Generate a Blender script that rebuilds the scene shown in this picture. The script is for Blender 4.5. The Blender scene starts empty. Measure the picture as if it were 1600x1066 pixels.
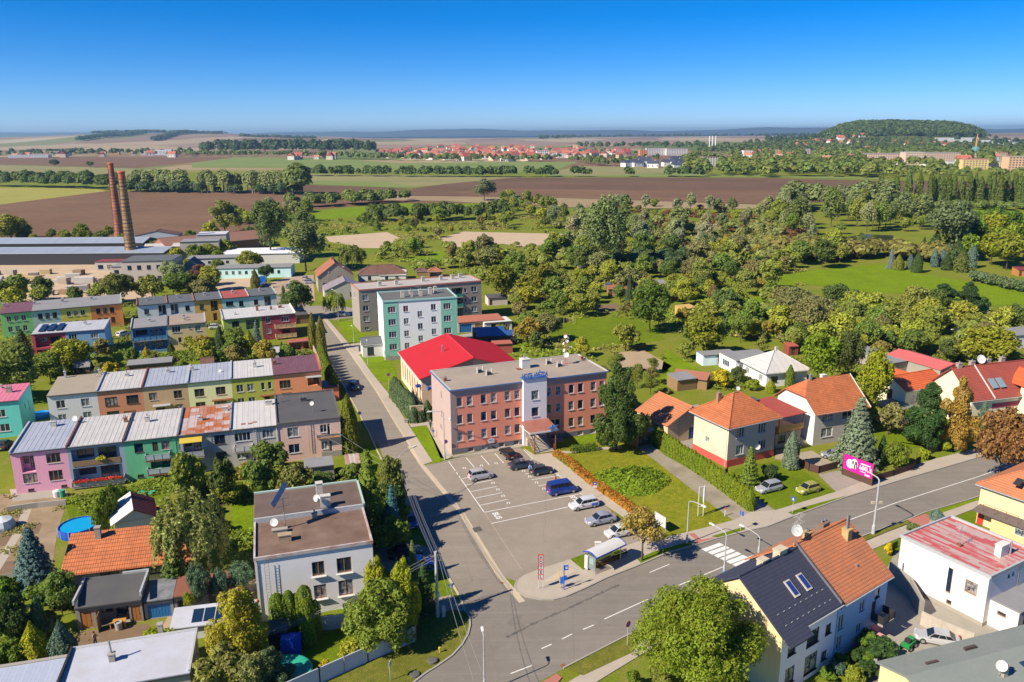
import bpy,math,random
import numpy as np
from mathutils import Vector,Matrix
R=math.radians
SC=bpy.context.scene
COL=SC.collection
# ---------------------------------------------------------------- camera, sky, sun, exposure
CAMH=50.0
PITCH=math.atan((533-210)/1244.0)
ROLL=R(0.36)
cam_d=bpy.data.cameras.new('camera');cam=bpy.data.objects.new('camera',cam_d);COL.objects.link(cam)
cam_d.sensor_width=36.0;cam_d.lens=1244.0/1600*36;cam_d.clip_start=1.0;cam_d.clip_end=60000
cam.matrix_world=Matrix.Translation((0,0,CAMH))@Matrix.Rotation(R(90)-PITCH,4,'X')@Matrix.Rotation(-ROLL,4,'Z')
SC.camera=cam
SUN_AZ,SUN_EL=R(213.0),R(39.5)
W=bpy.data.worlds.new('World');SC.world=W;W.use_nodes=True
wn=W.node_tree
sky=wn.nodes.new('ShaderNodeTexSky');sky.sky_type='NISHITA';sky.sun_disc=False
sky.sun_elevation=SUN_EL
sky.sun_rotation=R(90)-SUN_AZ
sky.altitude=2000;sky.air_density=0.8;sky.dust_density=0.0;sky.ozone_density=6.0
tint=wn.nodes.new('ShaderNodeMixRGB');tint.blend_type='MULTIPLY';tint.inputs[0].default_value=1.0;tint.inputs[2].default_value=(0.84,0.84,0.93,1)
hsv=wn.nodes.new('ShaderNodeHueSaturation');hsv.inputs['Saturation'].default_value=1.33;hsv.inputs['Value'].default_value=1.0
wn.links.new(sky.outputs[0],tint.inputs[1]);wn.links.new(tint.outputs[0],hsv.inputs['Color']);wn.links.new(hsv.outputs[0],wn.nodes['Background'].inputs[0])
wn.nodes['Background'].inputs[1].default_value=0.088
sd=bpy.data.lights.new('sun','SUN');sun=bpy.data.objects.new('sun',sd);COL.objects.link(sun)
sd.energy=4.6;sd.angle=R(0.55);sd.color=(1.0,0.89,0.72)
sv=Vector((math.cos(SUN_AZ)*math.cos(SUN_EL),math.sin(SUN_AZ)*math.cos(SUN_EL),math.sin(SUN_EL)))
sun.rotation_euler=sv.to_track_quat('Z','Y').to_euler()
VS=SC.view_settings;VS.view_transform='Standard';VS.look='None';VS.gamma=1.0;VS.exposure=0.78
SC.cycles.max_bounces=5;SC.cycles.diffuse_bounces=2;SC.cycles.glossy_bounces=2;SC.cycles.transmission_bounces=3
SC.cycles.transparent_max_bounces=8;SC.cycles.volume_bounces=0
# ---------------------------------------------------------------- helpers
def G(px,py,z=0.0):
 """ground point (height z) that image pixel (px, py) projects to through the camera"""
 u=px-800.0;v=py-533.0
 c,s=math.cos(ROLL),math.sin(ROLL)
 u,v=u*c-v*s,u*s+v*c
 k=(CAMH-z)/(math.sin(PITCH)+v/1244.0*math.cos(PITCH))
 return(u/1244.0*k,(math.cos(PITCH)-v/1244.0*math.sin(PITCH))*k)
def proj(x,y,z):
 Z=y*math.cos(PITCH)+(CAMH-z)*math.sin(PITCH)
 vv=-y*math.sin(PITCH)+(CAMH-z)*math.cos(PITCH)
 u=x/Z*1244.0;v=vv/Z*1244.0
 c,s=math.cos(ROLL),math.sin(ROLL)
 return(800+u*c+v*s,533-u*s+v*c)
def hgt(px,py,ty):
 x,y=G(px,py);lo,hi=0.0,49.0
 for i in range(40):
  m=(lo+hi)/2
  if proj(x,y,m)[1]>ty:lo=m
  else:hi=m
 return lo
def mpp(y):
 return(y*math.cos(PITCH)+CAMH*math.sin(PITCH))/1244.0
def C(hexs,k=1.0):
 h=hexs.lstrip('#');o=[]
 for i in(0,2,4):
  c=int(h[i:i+2],16)/255.0
  o.append(min(1.0,k*(c/12.92 if c<=0.04045 else((c+0.055)/1.055)**2.4)))
 return tuple(o)
class MB:
 def __init__(s):s.v=[];s.f=[];s.m=[]
 def poly(s,pts,mi=0):
  n=len(s.v);s.v.extend([tuple(p)for p in pts]);s.f.append(tuple(range(n,n+len(pts))));s.m.append(mi);return s
 def box(s,x0,y0,z0,x1,y1,z1,mi=0):
  n=len(s.v)
  s.v+=[(x0,y0,z0),(x1,y0,z0),(x1,y1,z0),(x0,y1,z0),(x0,y0,z1),(x1,y0,z1),(x1,y1,z1),(x0,y1,z1)]
  for f in((3,2,1,0),(4,5,6,7),(0,1,5,4),(1,2,6,5),(2,3,7,6),(3,0,4,7)):
   s.f.append(tuple(n+i for i in f));s.m.append(mi)
  return s
 def hexa(s,b,t,mi=0):
  n=len(s.v);k=len(b);s.v+=[tuple(p)for p in b]+[tuple(p)for p in t]
  s.f.append(tuple(n+k-1-i for i in range(k)));s.m.append(mi)
  s.f.append(tuple(n+k+i for i in range(k)));s.m.append(mi)
  for i in range(k):
   j=(i+1)%k;s.f.append((n+i,n+j,n+k+j,n+k+i));s.m.append(mi)
  return s
 def slab(s,pts,th,mi=0):
  return s.hexa([(p[0],p[1],p[2]-th)for p in pts],pts,mi)
 def tube(s,pts,r,n=6,mi=0,r1=None):
  pts=[Vector(p)for p in pts];rings=[];base=len(s.v);m=len(pts)
  for i,p in enumerate(pts):
   d=(pts[min(i+1,m-1)]-pts[max(i-1,0)]).normalized()
   a=d.cross(Vector((0,0,1)));
   if a.length<1e-3:a=Vector((1,0,0))
   a.normalize();b=d.cross(a)
   rr=r if r1 is None else r+(r1-r)*i/(m-1)
   for k in range(n):
    t=2*math.pi*k/n;s.v.append(tuple(p+(a*math.cos(t)+b*math.sin(t))*rr))
  for i in range(m-1):
   for k in range(n):
    k2=(k+1)%n
    s.f.append((base+i*n+k,base+i*n+k2,base+(i+1)*n+k2,base+(i+1)*n+k));s.m.append(mi)
  s.f.append(tuple(base+k for k in range(n)));s.m.append(mi)
  s.f.append(tuple(base+(m-1)*n+k for k in range(n)));s.m.append(mi)
  return s
 def lathe(s,x,y,prof,n=12,mi=0):
  base=len(s.v);m=len(prof)
  for r,z in prof:
   for k in range(n):
    t=2*math.pi*k/n;s.v.append((x+r*math.cos(t),y+r*math.sin(t),z))
  for i in range(m-1):
   for k in range(n):
    k2=(k+1)%n
    s.f.append((base+i*n+k,base+i*n+k2,base+(i+1)*n+k2,base+(i+1)*n+k));s.m.append(mi)
  s.f.append(tuple(base+n-1-k for k in range(n)));s.m.append(mi)
  s.f.append(tuple(base+(m-1)*n+k for k in range(n)));s.m.append(mi)
  return s
 def mesh(s,name,mats,smooth=False):
  me=bpy.data.meshes.new(name);me.from_pydata(s.v,[],s.f)
  for m in(mats if isinstance(mats,(list,tuple))else[mats]):me.materials.append(m)
  if len(me.polygons):me.polygons.foreach_set('material_index',s.m)
  if smooth:me.polygons.foreach_set('use_smooth',[True]*len(me.polygons))
  me.update();return me
 def build(s,name,mats,parent=None,loc=(0,0,0),rz=0.0,smooth=False):
  return put(name,s.mesh(name,mats,smooth),parent,loc,rz)
def put(name,me,parent=None,loc=(0,0,0),rz=0.0,scale=None):
 o=bpy.data.objects.new(name,me);COL.objects.link(o)
 o.location=loc;o.rotation_euler=(0,0,rz)
 if scale:o.scale=scale
 if parent:o.parent=parent
 return o
def tag(o,label=None,cat=None,group=None,kind=None):
 if label:o['label']=label
 if cat:o['category']=cat
 if group:o['group']=group
 if kind:o['kind']=kind
 return o
def empty(name,label,cat,loc,rz=0.0,group=None,scale=None):
 o=bpy.data.objects.new(name,None);COL.objects.link(o)
 o.location=loc;o.rotation_euler=(0,0,rz);o.empty_display_size=0.5
 if scale:o.scale=scale
 return tag(o,label,cat,group)
def dup(root,loc,rz,label=None,group=None,scale=None):
 r=root.copy();COL.objects.link(r);r.location=loc;r.rotation_euler=(0,0,rz)
 if scale:r.scale=scale
 if label:r['label']=label
 if group:r['group']=group
 for ch in KIDS.get(root.name)or root.children:
  c=ch.copy();COL.objects.link(c);c.parent=r
  for g in ch.children:
   d=g.copy();COL.objects.link(d);d.parent=c
 return r
ORD=['first','second','third','fourth','fifth','sixth','seventh','eighth','ninth','tenth','eleventh','twelfth','thirteenth','fourteenth','fifteenth','sixteenth','seventeenth','eighteenth','nineteenth','twentieth']
KIDS={}
FOOT=[]
def foot(pts,grow=0.0):FOOT.append([tuple(p[:2])for p in pts])
def inside(x,y,poly):
 c=False;n=len(poly);j=n-1
 for i in range(n):
  xi,yi=poly[i];xj,yj=poly[j]
  if(yi>y)!=(yj>y)and x<(xj-xi)*(y-yi)/(yj-yi+1e-12)+xi:c=not c
  j=i
 return c
def blocked(x,y):
 return any(inside(x,y,p)for p in FOOT)
# ---------------------------------------------------------------- materials
class NT:
 def __init__(s,name):
  s.m=bpy.data.materials.new(name);s.m.use_nodes=True;s.t=s.m.node_tree
  s.b=s.t.nodes['Principled BSDF'];s.out=s.t.nodes['Material Output']
 def set(s,inp,v):
  if isinstance(v,bpy.types.NodeSocket):s.t.links.new(v,inp)
  elif isinstance(v,tuple)and len(v)==3 and inp.type=='RGBA':inp.default_value=v+(1,)
  else:inp.default_value=v
 def n(s,ty,ins={},**pr):
  nd=s.t.nodes.new('ShaderNode'+ty)
  for k,v in pr.items():setattr(nd,k,v)
  for k,v in ins.items():s.set(nd.inputs[k],v)
  return nd
 def noise(s,vec,scale,detail=4,rough=.6):
  return s.n('TexNoise',{'Vector':vec,'Scale':scale,'Detail':float(detail),'Roughness':rough}).outputs[0]
 def ramp(s,f,a,b,lo=(0,0,0),hi=(1,1,1)):
  nd=s.n('MapRange',{'Value':f,'From Min':a,'From Max':b});return nd.outputs[0]
 def mix(s,f,a,b,mode='MIX'):
  nd=s.n('MixRGB',{},blend_type=mode);s.set(nd.inputs[0],f);s.set(nd.inputs[1],a);s.set(nd.inputs[2],b);return nd.outputs[0]
 def math(s,op,a,b=0.0):
  nd=s.n('Math',{},operation=op);s.set(nd.inputs[0],a);s.set(nd.inputs[1],b);return nd.outputs[0]
 def obj(s):return s.n('TexCoord').outputs['Object']
 def geo(s):return s.n('NewGeometry')
 def fin(s,col,rough=.8,bump=None,bstr=.3,bdist=.02,metal=0.0,spec=None):
  s.set(s.b.inputs['Base Color'],col);s.set(s.b.inputs['Roughness'],rough);s.set(s.b.inputs['Metallic'],metal)
  if spec is not None:s.set(s.b.inputs['Specular IOR Level'],spec)
  if bump is not None:
   b=s.n('Bump',{'Strength':bstr,'Distance':bdist,'Height':bump});s.set(s.b.inputs['Normal'],b.outputs[0])
  return s.m
_MC={}
def cached(fn):
 def w(*a,**k):
  key=(fn.__name__,a,tuple(sorted(k.items())))
  if key not in _MC:_MC[key]=fn(*a,**k)
  return _MC[key]
 return w
def sc3(c,k):return tuple(min(1.0,x*k)for x in c)
@cached
def plain(c,rough=.6,metal=0.0):
 t=NT('plain');return t.fin(c,rough,metal=metal)
@cached
def rough(c,c2=None,s1=.6,s2=9.0,amt=.5,bump=.25,r=.85,name='plaster'):
 """coarse mineral surface with blotches and fine grain; c2 is the stain colour"""
 t=NT(name);v=t.obj()
 a=t.noise(v,s1,5);b=t.noise(v,s2,4)
 c2=c2 or sc3(c,.72)
 col=t.mix(t.math('MULTIPLY',t.ramp(a,.35,.72),amt),c,c2)
 col=t.mix(t.math('MULTIPLY',t.ramp(b,.3,.75),.22),col,sc3(c,.62))
 return t.fin(col,r,bump=b,bstr=bump,bdist=.03)
@cached
def plaster(c,dirt=.45):
 """painted render: rain streaks run down the wall, grain all over"""
 t=NT('plaster');v=t.obj();lu=.3*c[0]+.6*c[1]+.1*c[2];c=tuple(min(.84,(x*.86+lu*.14)*1.3)for x in c)
 mp=t.n('Mapping',{'Vector':v,'Scale':(2.2,2.2,.25)}).outputs[0]
 st=t.noise(mp,1.6,5,.65);b=t.noise(v,22.0,3);big=t.noise(v,.35,3)
 col=t.mix(t.math('MULTIPLY',t.ramp(st,.5,.85),dirt),c,sc3(c,.6))
 col=t.mix(t.math('MULTIPLY',t.ramp(big,.35,.7),.25),col,sc3(c,.8))
 return t.fin(col,.9,bump=b,bstr=.2,bdist=.02)
@cached
def tiles(c,c2=None,pitch=.33,gx=.26):
 """roof tiles: courses follow the height, joints run with the slope"""
 t=NT('roof_tiles');v=t.obj()
 sep=t.n('SeparateXYZ',{'Vector':v});x,y,z=sep.outputs
 cz=t.math('DIVIDE',z,pitch*.62);fz=t.math('FRACT',cz);iz=t.math('FLOOR',cz)
 cx=t.math('DIVIDE',t.math('ADD',x,t.math('MULTIPLY',y,.0)),gx);fx=t.math('FRACT',cx);ix=t.math('FLOOR',cx)
 wn_=t.n('TexWhiteNoise',{'Vector':t.n('CombineXYZ',{0:ix,1:iz,2:t.math('FLOOR',t.math('DIVIDE',y,3.0))}).outputs[0]},noise_dimensions='3D').outputs[0]
 c2=c2 or sc3(c,.55)
 col=t.mix(t.math('MULTIPLY',wn_,.55),c,c2)
 big=t.noise(v,.5,5);col=t.mix(t.math('MULTIPLY',t.ramp(big,.42,.75),.55),col,sc3(c2,.8))
 li=t.math('LESS_THAN',fz,.2)
 col=t.mix(t.math('MULTIPLY',li,.55),col,sc3(c2,.3))
 lx=t.math('LESS_THAN',fx,.12);col=t.mix(t.math('MULTIPLY',lx,.25),col,sc3(c2,.5))
 h=t.math('ADD',t.math('MULTIPLY',fz,-1.0),t.math('MULTIPLY',t.math('SINE',t.math('MULTIPLY',fx,6.283)),.25))
 return t.fin(col,.75,bump=h,bstr=.7,bdist=.06)
@cached
def seam(c,c2=None,amt=.5,w=.62,rough_=.45,metal=.0,L=2.0):
 """sheet roof laid in strips, each sheet weathered its own way"""
 t=NT('sheet_roof');v=t.obj()
 sep=t.n('SeparateXYZ',{'Vector':v});x,y,z=sep.outputs
 ix=t.math('FLOOR',t.math('DIVIDE',x,w))
 iy=t.math('FLOOR',t.math('DIVIDE',t.math('ADD',y,t.math('MULTIPLY',ix,.83)),L))
 r=t.n('TexWhiteNoise',{'Vector':t.n('CombineXYZ',{0:ix,1:iy,2:0.0}).outputs[0]},noise_dimensions='3D').outputs[0]
 c2=c2 or sc3(c,.78)
 f=t.math('MULTIPLY',t.ramp(t.math('ADD',r,t.math('MULTIPLY',t.noise(v,.9,5),.8)),.7,1.15),amt)
 col=t.mix(f,c,c2);col=t.mix(t.math('MULTIPLY',t.ramp(t.noise(v,4.0,4),.4,.7),.22),col,sc3(c2,.7))
 ex=t.math('LESS_THAN',t.math('FRACT',t.math('DIVIDE',x,w)),.06);col=t.mix(t.math('MULTIPLY',ex,.45),col,sc3(c2,.4))
 return t.fin(col,rough_,metal=metal)
@cached
def glass(curt=.42,dark=(.01,.028,.06)):  # blue in the dark pane colour stands in for reflected sky
 """window pane: reflective, curtains drawn behind some of them"""
 t=NT('window_glass');oi=t.n('ObjectInfo').outputs['Random']
 v=t.obj();g=t.noise(v,3.0,2)
 f=t.math('LESS_THAN',oi,curt)
 col=t.mix(t.math('MULTIPLY',f,t.ramp(g,.35,.6)),dark,(.34,.35,.36))
 return t.fin(col,.06,spec=.9)
@cached
def carpaint(c):
 t=NT('car_paint');t.set(t.b.inputs['Coat Weight'],.8);t.set(t.b.inputs['Coat Roughness'],.05)
 fl=t.noise(t.obj(),3.0,3)
 return t.fin(t.mix(t.math('MULTIPLY',fl,.2),c,sc3(c,.75)),.38,metal=.25)
@cached
def asphalt(c,seed=0.0,name='asphalt',run=None):
 t=NT(name);v=t.n('Mapping',{'Vector':t.obj(),'Location':(seed,seed*2,0)}).outputs[0]
 a=t.noise(v,.09,5);b=t.noise(v,.8,6,.7);g=t.noise(v,14.0,3)
 col=t.mix(t.math('MULTIPLY',t.ramp(a,.38,.66),.8),c,sc3(c,.74))
 col=t.mix(t.math('MULTIPLY',t.ramp(b,.45,.75),.45),col,sc3(c,1.22))
 col=t.mix(t.math('MULTIPLY',t.ramp(g,.3,.75),.3),col,sc3(c,.6))
 if run is not None:
  tv=t.n('Mapping',{'Vector':t.obj(),'Rotation':(0,0,run),'Scale':(.035,1,1)}).outputs[0]
  col=t.mix(t.math('MULTIPLY',t.ramp(t.noise(tv,.55,4,.7),.42,.62),.5),col,sc3(c,.78));col=t.mix(t.math('MULTIPLY',t.ramp(t.noise(tv,1.3,3,.6),.5,.7),.35),col,sc3(c,1.2))
 sp=t.noise(v,2.6,2,.5);col=t.mix(t.math('MULTIPLY',t.ramp(sp,.66,.74),.55),col,sc3(c,.5))
 vo=t.n('TexVoronoi',{'Vector':t.n('MixRGB',{0:.35,1:v,2:t.n('TexNoise',{'Vector':v,'Scale':.4}).outputs[1]}).outputs[0],'Scale':.16},feature='DISTANCE_TO_EDGE').outputs[0]
 col=t.mix(t.math('MULTIPLY',t.math('LESS_THAN',vo,.003),.3),col,sc3(c,.45))
 return t.fin(col,.9,bump=g,bstr=.2,bdist=.01)
@cached
def grass(a,b,dry=(.30,.24,.06),s=.25,amt=.5,seed=0.0,name='grass'):
 t=NT(name);v=t.n('Mapping',{'Vector':t.obj(),'Location':(seed,seed*3,0)}).outputs[0]
 n1=t.noise(v,s,6,.65);n2=t.noise(v,s*5,5,.7);n3=t.noise(v,6.0,4,.75);n4=t.noise(v,s*.3,4)
 col=t.mix(t.ramp(n1,.36,.64),a,b)
 col=t.mix(t.math('MULTIPLY',t.ramp(n2,.48,.72),amt),col,dry)
 col=t.mix(t.math('MULTIPLY',t.ramp(n4,.45,.7),.35),col,sc3(b,.6))
 mow=t.n('TexWave',{'Vector':t.n('Mapping',{'Vector':v,'Rotation':(0,0,.55)}).outputs[0],'Scale':.28,'Distortion':2.5,'Detail':3.0}).outputs[1];col=t.mix(t.math('MULTIPLY',mow,.16),col,sc3(b,.7))
 n5=t.noise(v,1.3,5,.7);col=t.mix(t.math('MULTIPLY',t.ramp(n5,.5,.72),.5),col,sc3(b,.5));col=t.mix(t.math('MULTIPLY',t.ramp(n5,.5,.3),.3),col,sc3(a,1.35))
 col=t.mix(t.math('MULTIPLY',t.ramp(n3,.35,.7),.5),col,sc3(b,.45))
 return t.fin(col,.95,bump=n3,bstr=.8,bdist=.12,spec=.1)
@cached
def field(a,b,ang=0.0,w=.12,amt=.5,s=.01,name='field'):
 t=NT(name);v=t.n('Mapping',{'Vector':t.obj(),'Rotation':(0,0,ang)}).outputs[0]
 st=t.n('Mapping',{'Vector':v,'Scale':(.02,1,1)}).outputs[0]
 l=t.noise(st,w,4,.8);n1=t.noise(v,s,6,.65);n2=t.noise(v,s*12,5,.7)
 col=t.mix(t.ramp(n1,.38,.62),a,b)
 col=t.mix(t.math('MULTIPLY',t.ramp(l,.4,.65),amt),col,sc3(b,.72))
 col=t.mix(t.math('MULTIPLY',t.ramp(n2,.45,.75),.4),col,sc3(a,1.18))
 return t.fin(col,.95,bump=n2,bstr=.3,bdist=.3,spec=.1)
def leafmat():
 t=NT('foliage');oi=t.n('ObjectInfo');g=t.geo();v=t.obj()
 isl=g.outputs['Random Per Island'];n=t.n('TexNoise',{'Vector':v,'Scale':3.2,'Detail':3.0}).outputs[0]
 c=oi.outputs['Color'];hs=t.n('HueSaturation',{'Color':c})
 t.set(hs.inputs['Hue'],t.n('MapRange',{'Value':t.math('ADD',t.math('MULTIPLY',isl,.5),t.math('MULTIPLY',n,.5)),'From Min':.1,'From Max':.9,'To Min':.465,'To Max':.525}).outputs[0])
 t.set(hs.inputs['Value'],t.n('MapRange',{'Value':t.math('ADD',t.math('MULTIPLY',isl,.6),t.math('MULTIPLY',n,.7)),'From Min':.25,'From Max':1.0,'To Min':1.1,'To Max':2.7}).outputs[0])
 col=hs.outputs[0]
 t.fin(col,.62,spec=.25)
 tr=t.n('BsdfTranslucent',{'Color':t.mix(.35,col,(.30,.36,.02))})
 mx=t.n('MixShader',{0:.36});t.set(mx.inputs[1],t.b.outputs[0]);t.set(mx.inputs[2],tr.outputs[0]);t.set(t.out.inputs[0],mx.outputs[0])
 return t.m
LEAF=leafmat()
BARK=rough((.10,.075,.05),s1=3,s2=20,name='bark');BIRCHB=rough((.42,.40,.36),(.06,.05,.04),s1=4,s2=20,name='pale_bark')
WHITE=rough((.66,.65,.62),s1=1,s2=15,amt=.3,name='white_paint');CONC=rough((.36,.33,.28),name='concrete');DARKM=plain((.03,.03,.035),.5)
CHIMW=rough((.60,.57,.52),(.25,.2,.15),s1=2,s2=14,name='chimney_render');BRICK=rough((.34,.15,.08),(.2,.08,.05),s1=3,s2=18,name='brick')
STEEL=plain((.42,.43,.44),.4,.6);GALV=rough((.45,.46,.47),s1=3,r=.5,name='galvanised');RUST=rough((.26,.09,.035),(.12,.05,.03),s1=2,name='rust')
FRAMEW=plain((.68,.68,.68),.4);FRAMEB=rough((.42,.17,.04),s1=4,name='brown_wood');FRAMED=rough((.09,.045,.03),s1=4,name='dark_wood')
WOOD=rough((.30,.19,.09),(.16,.1,.05),s1=3,name='weathered_wood');GLASS=glass();DGLASS=glass(.0);TYRE=plain((.015,.015,.016),.8)
FELT=rough((.075,.075,.08),(.12,.115,.105),s1=.4,name='roof_felt');BROWNFELT=rough((.145,.085,.06),(.28,.2,.15),s1=.5,amt=.6,name='brown_felt')
# ---------------------------------------------------------------- ground, roads, fields
def sheet(name,px,z,mat,kind='structure',world=False,th=None,label=None,cat=None):
 pts=px if world else[G(*p)for p in px]
 mb=MB()
 if th:mb.hexa([(x,y,z-th)for x,y in pts],[(x,y,z)for x,y in pts])
 else:mb.poly([(x,y,z)for x,y in pts])
 o=mb.build(name,mat)
 return tag(o,label,cat,kind=kind)
def strip(name,px,w,z,mat,th=None,world=False,off=0.0):
 """a band of width w along a polyline (kerb, line, path)"""
 P=[Vector(p if world else G(*p))for p in px];L=[];Rr=[]
 for i,p in enumerate(P):
  d=(P[min(i+1,len(P)-1)]-P[max(i-1,0)]).normalized();n=Vector((-d.y,d.x))
  L.append(p+n*(off+w/2));Rr.append(p+n*(off-w/2))
 mb=MB()
 for i in range(len(P)-1):
  q=[L[i],Rr[i],Rr[i+1],L[i+1]]
  if th:mb.hexa([(a.x,a.y,z-th)for a in q],[(a.x,a.y,z)for a in q])
  else:mb.poly([(a.x,a.y,z)for a in q])
 return tag(mb.build(name,mat),kind='structure')
def zo(ox,oy,k,pts):return[(ox+a/k,oy+b/k)for a,b in pts]
ASPH=asphalt((.265,.228,.185),run=R(-109));ASPH2=asphalt((.295,.25,.20),5.0);ASPH3=asphalt((.225,.20,.17),9.0,run=R(-33))
PAVE=rough((.43,.37,.30),(.33,.28,.23),s1=.5,s2=6,name='paving');GUT=rough((.52,.43,.31),(.4,.33,.24),s1=.6,name='gutter_stone')
LAWN=grass((.17,.24,.008),(.12,.19,.006),(.28,.23,.03),s=.22,amt=.45)
LAWN2=grass((.20,.31,.006),(.15,.24,.005),(.30,.25,.03),s=.3,amt=.6,seed=7)
DRYG=grass((.20,.20,.03),(.14,.16,.02),(.33,.26,.08),s=.3,amt=.8,seed=3)
SOIL=rough((.20,.13,.075),(.13,.08,.045),s1=.8,s2=5,name='garden_soil');SAND=rough((.52,.39,.26),(.36,.27,.17),s1=.15,s2=2,name='sandy_ground')
GRAV=rough((.32,.28,.24),(.22,.2,.17),s1=1.2,s2=8,name='gravel');REDP=rough((.42,.16,.12),(.34,.13,.1),s1=1,name='red_paving')
WLINE=rough((.75,.74,.72),(.4,.38,.35),s1=1.5,s2=10,amt=.35,bump=.05,name='road_paint')
def ground_mat():
 t=NT('ground');v=t.obj()
 n1=t.noise(v,.03,6,.65);n2=t.noise(v,.22,6,.7);n3=t.noise(v,3.0,5,.75)
 near=t.mix(t.ramp(n1,.4,.6),(.15,.21,.012),(.21,.22,.025))
 near=t.mix(t.math('MULTIPLY',t.ramp(n2,.5,.7),.7),near,(.28,.23,.08))
 near=t.mix(t.math('MULTIPLY',t.ramp(n3,.35,.7),.45),near,(.05,.07,.012))
 vv=t.n('Mapping',{'Vector':v,'Rotation':(0,0,.4),'Scale':(1,.5,1)}).outputs[0]
 vo=t.n('TexVoronoi',{'Vector':vv,'Scale':.0026,'Randomness':.9})
 r=t.n('SeparateColor',{'Color':vo.outputs['Color']}).outputs[0]
 cr=t.n('ValToRGB',{'Fac':r});cr.color_ramp.interpolation='CONSTANT';el=cr.color_ramp.elements
 cols=[(0,(.13,.17,.045)),(.2,(.24,.17,.09)),(.42,(.33,.25,.14)),(.6,(.17,.19,.06)),(.74,(.20,.12,.075)),(.88,(.36,.30,.17))]
 el[0].position=0;el[0].color=cols[0][1]+(1,);el[1].position=cols[1][0];el[1].color=cols[1][1]+(1,)
 for p,c in cols[2:]:
  e=el.new(p);e.color=c+(1,)
 far=t.mix(t.math('MULTIPLY',t.ramp(n2,.4,.7),.15),cr.outputs[0],(.1,.1,.04))
 y=t.n('SeparateXYZ',{'Vector':v}).outputs[1]
 return t.fin(t.mix(t.ramp(y,1150,1300),near,far),.95,bump=n3,bstr=.5,bdist=.15,spec=.1)
gm=MB()
for i in range(10):
 for j in range(10):
  xs=[-16000,-6000,-2500,-1000,-400,0,400,1000,2500,6000,16000];ys=[-200,0,80,200,400,800,1500,3000,6000,12000,30000]
  gm.poly([(xs[i],ys[j],0),(xs[i+1],ys[j],0),(xs[i+1],ys[j+1],0),(xs[i],ys[j+1],0)])
tag(gm.build('ground',ground_mat()),kind='structure')
BROWN=field((.20,.12,.072),(.155,.092,.055),.3);TAN=field((.34,.26,.15),(.28,.21,.12),.25)
GRN=field((.20,.25,.075),(.165,.215,.06),.2);DK=field((.165,.10,.063),(.125,.078,.05),.5)
YEL=field((.33,.30,.075),(.27,.27,.06),-.4);OLV=field((.27,.25,.11),(.22,.21,.085),.15)
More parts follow.
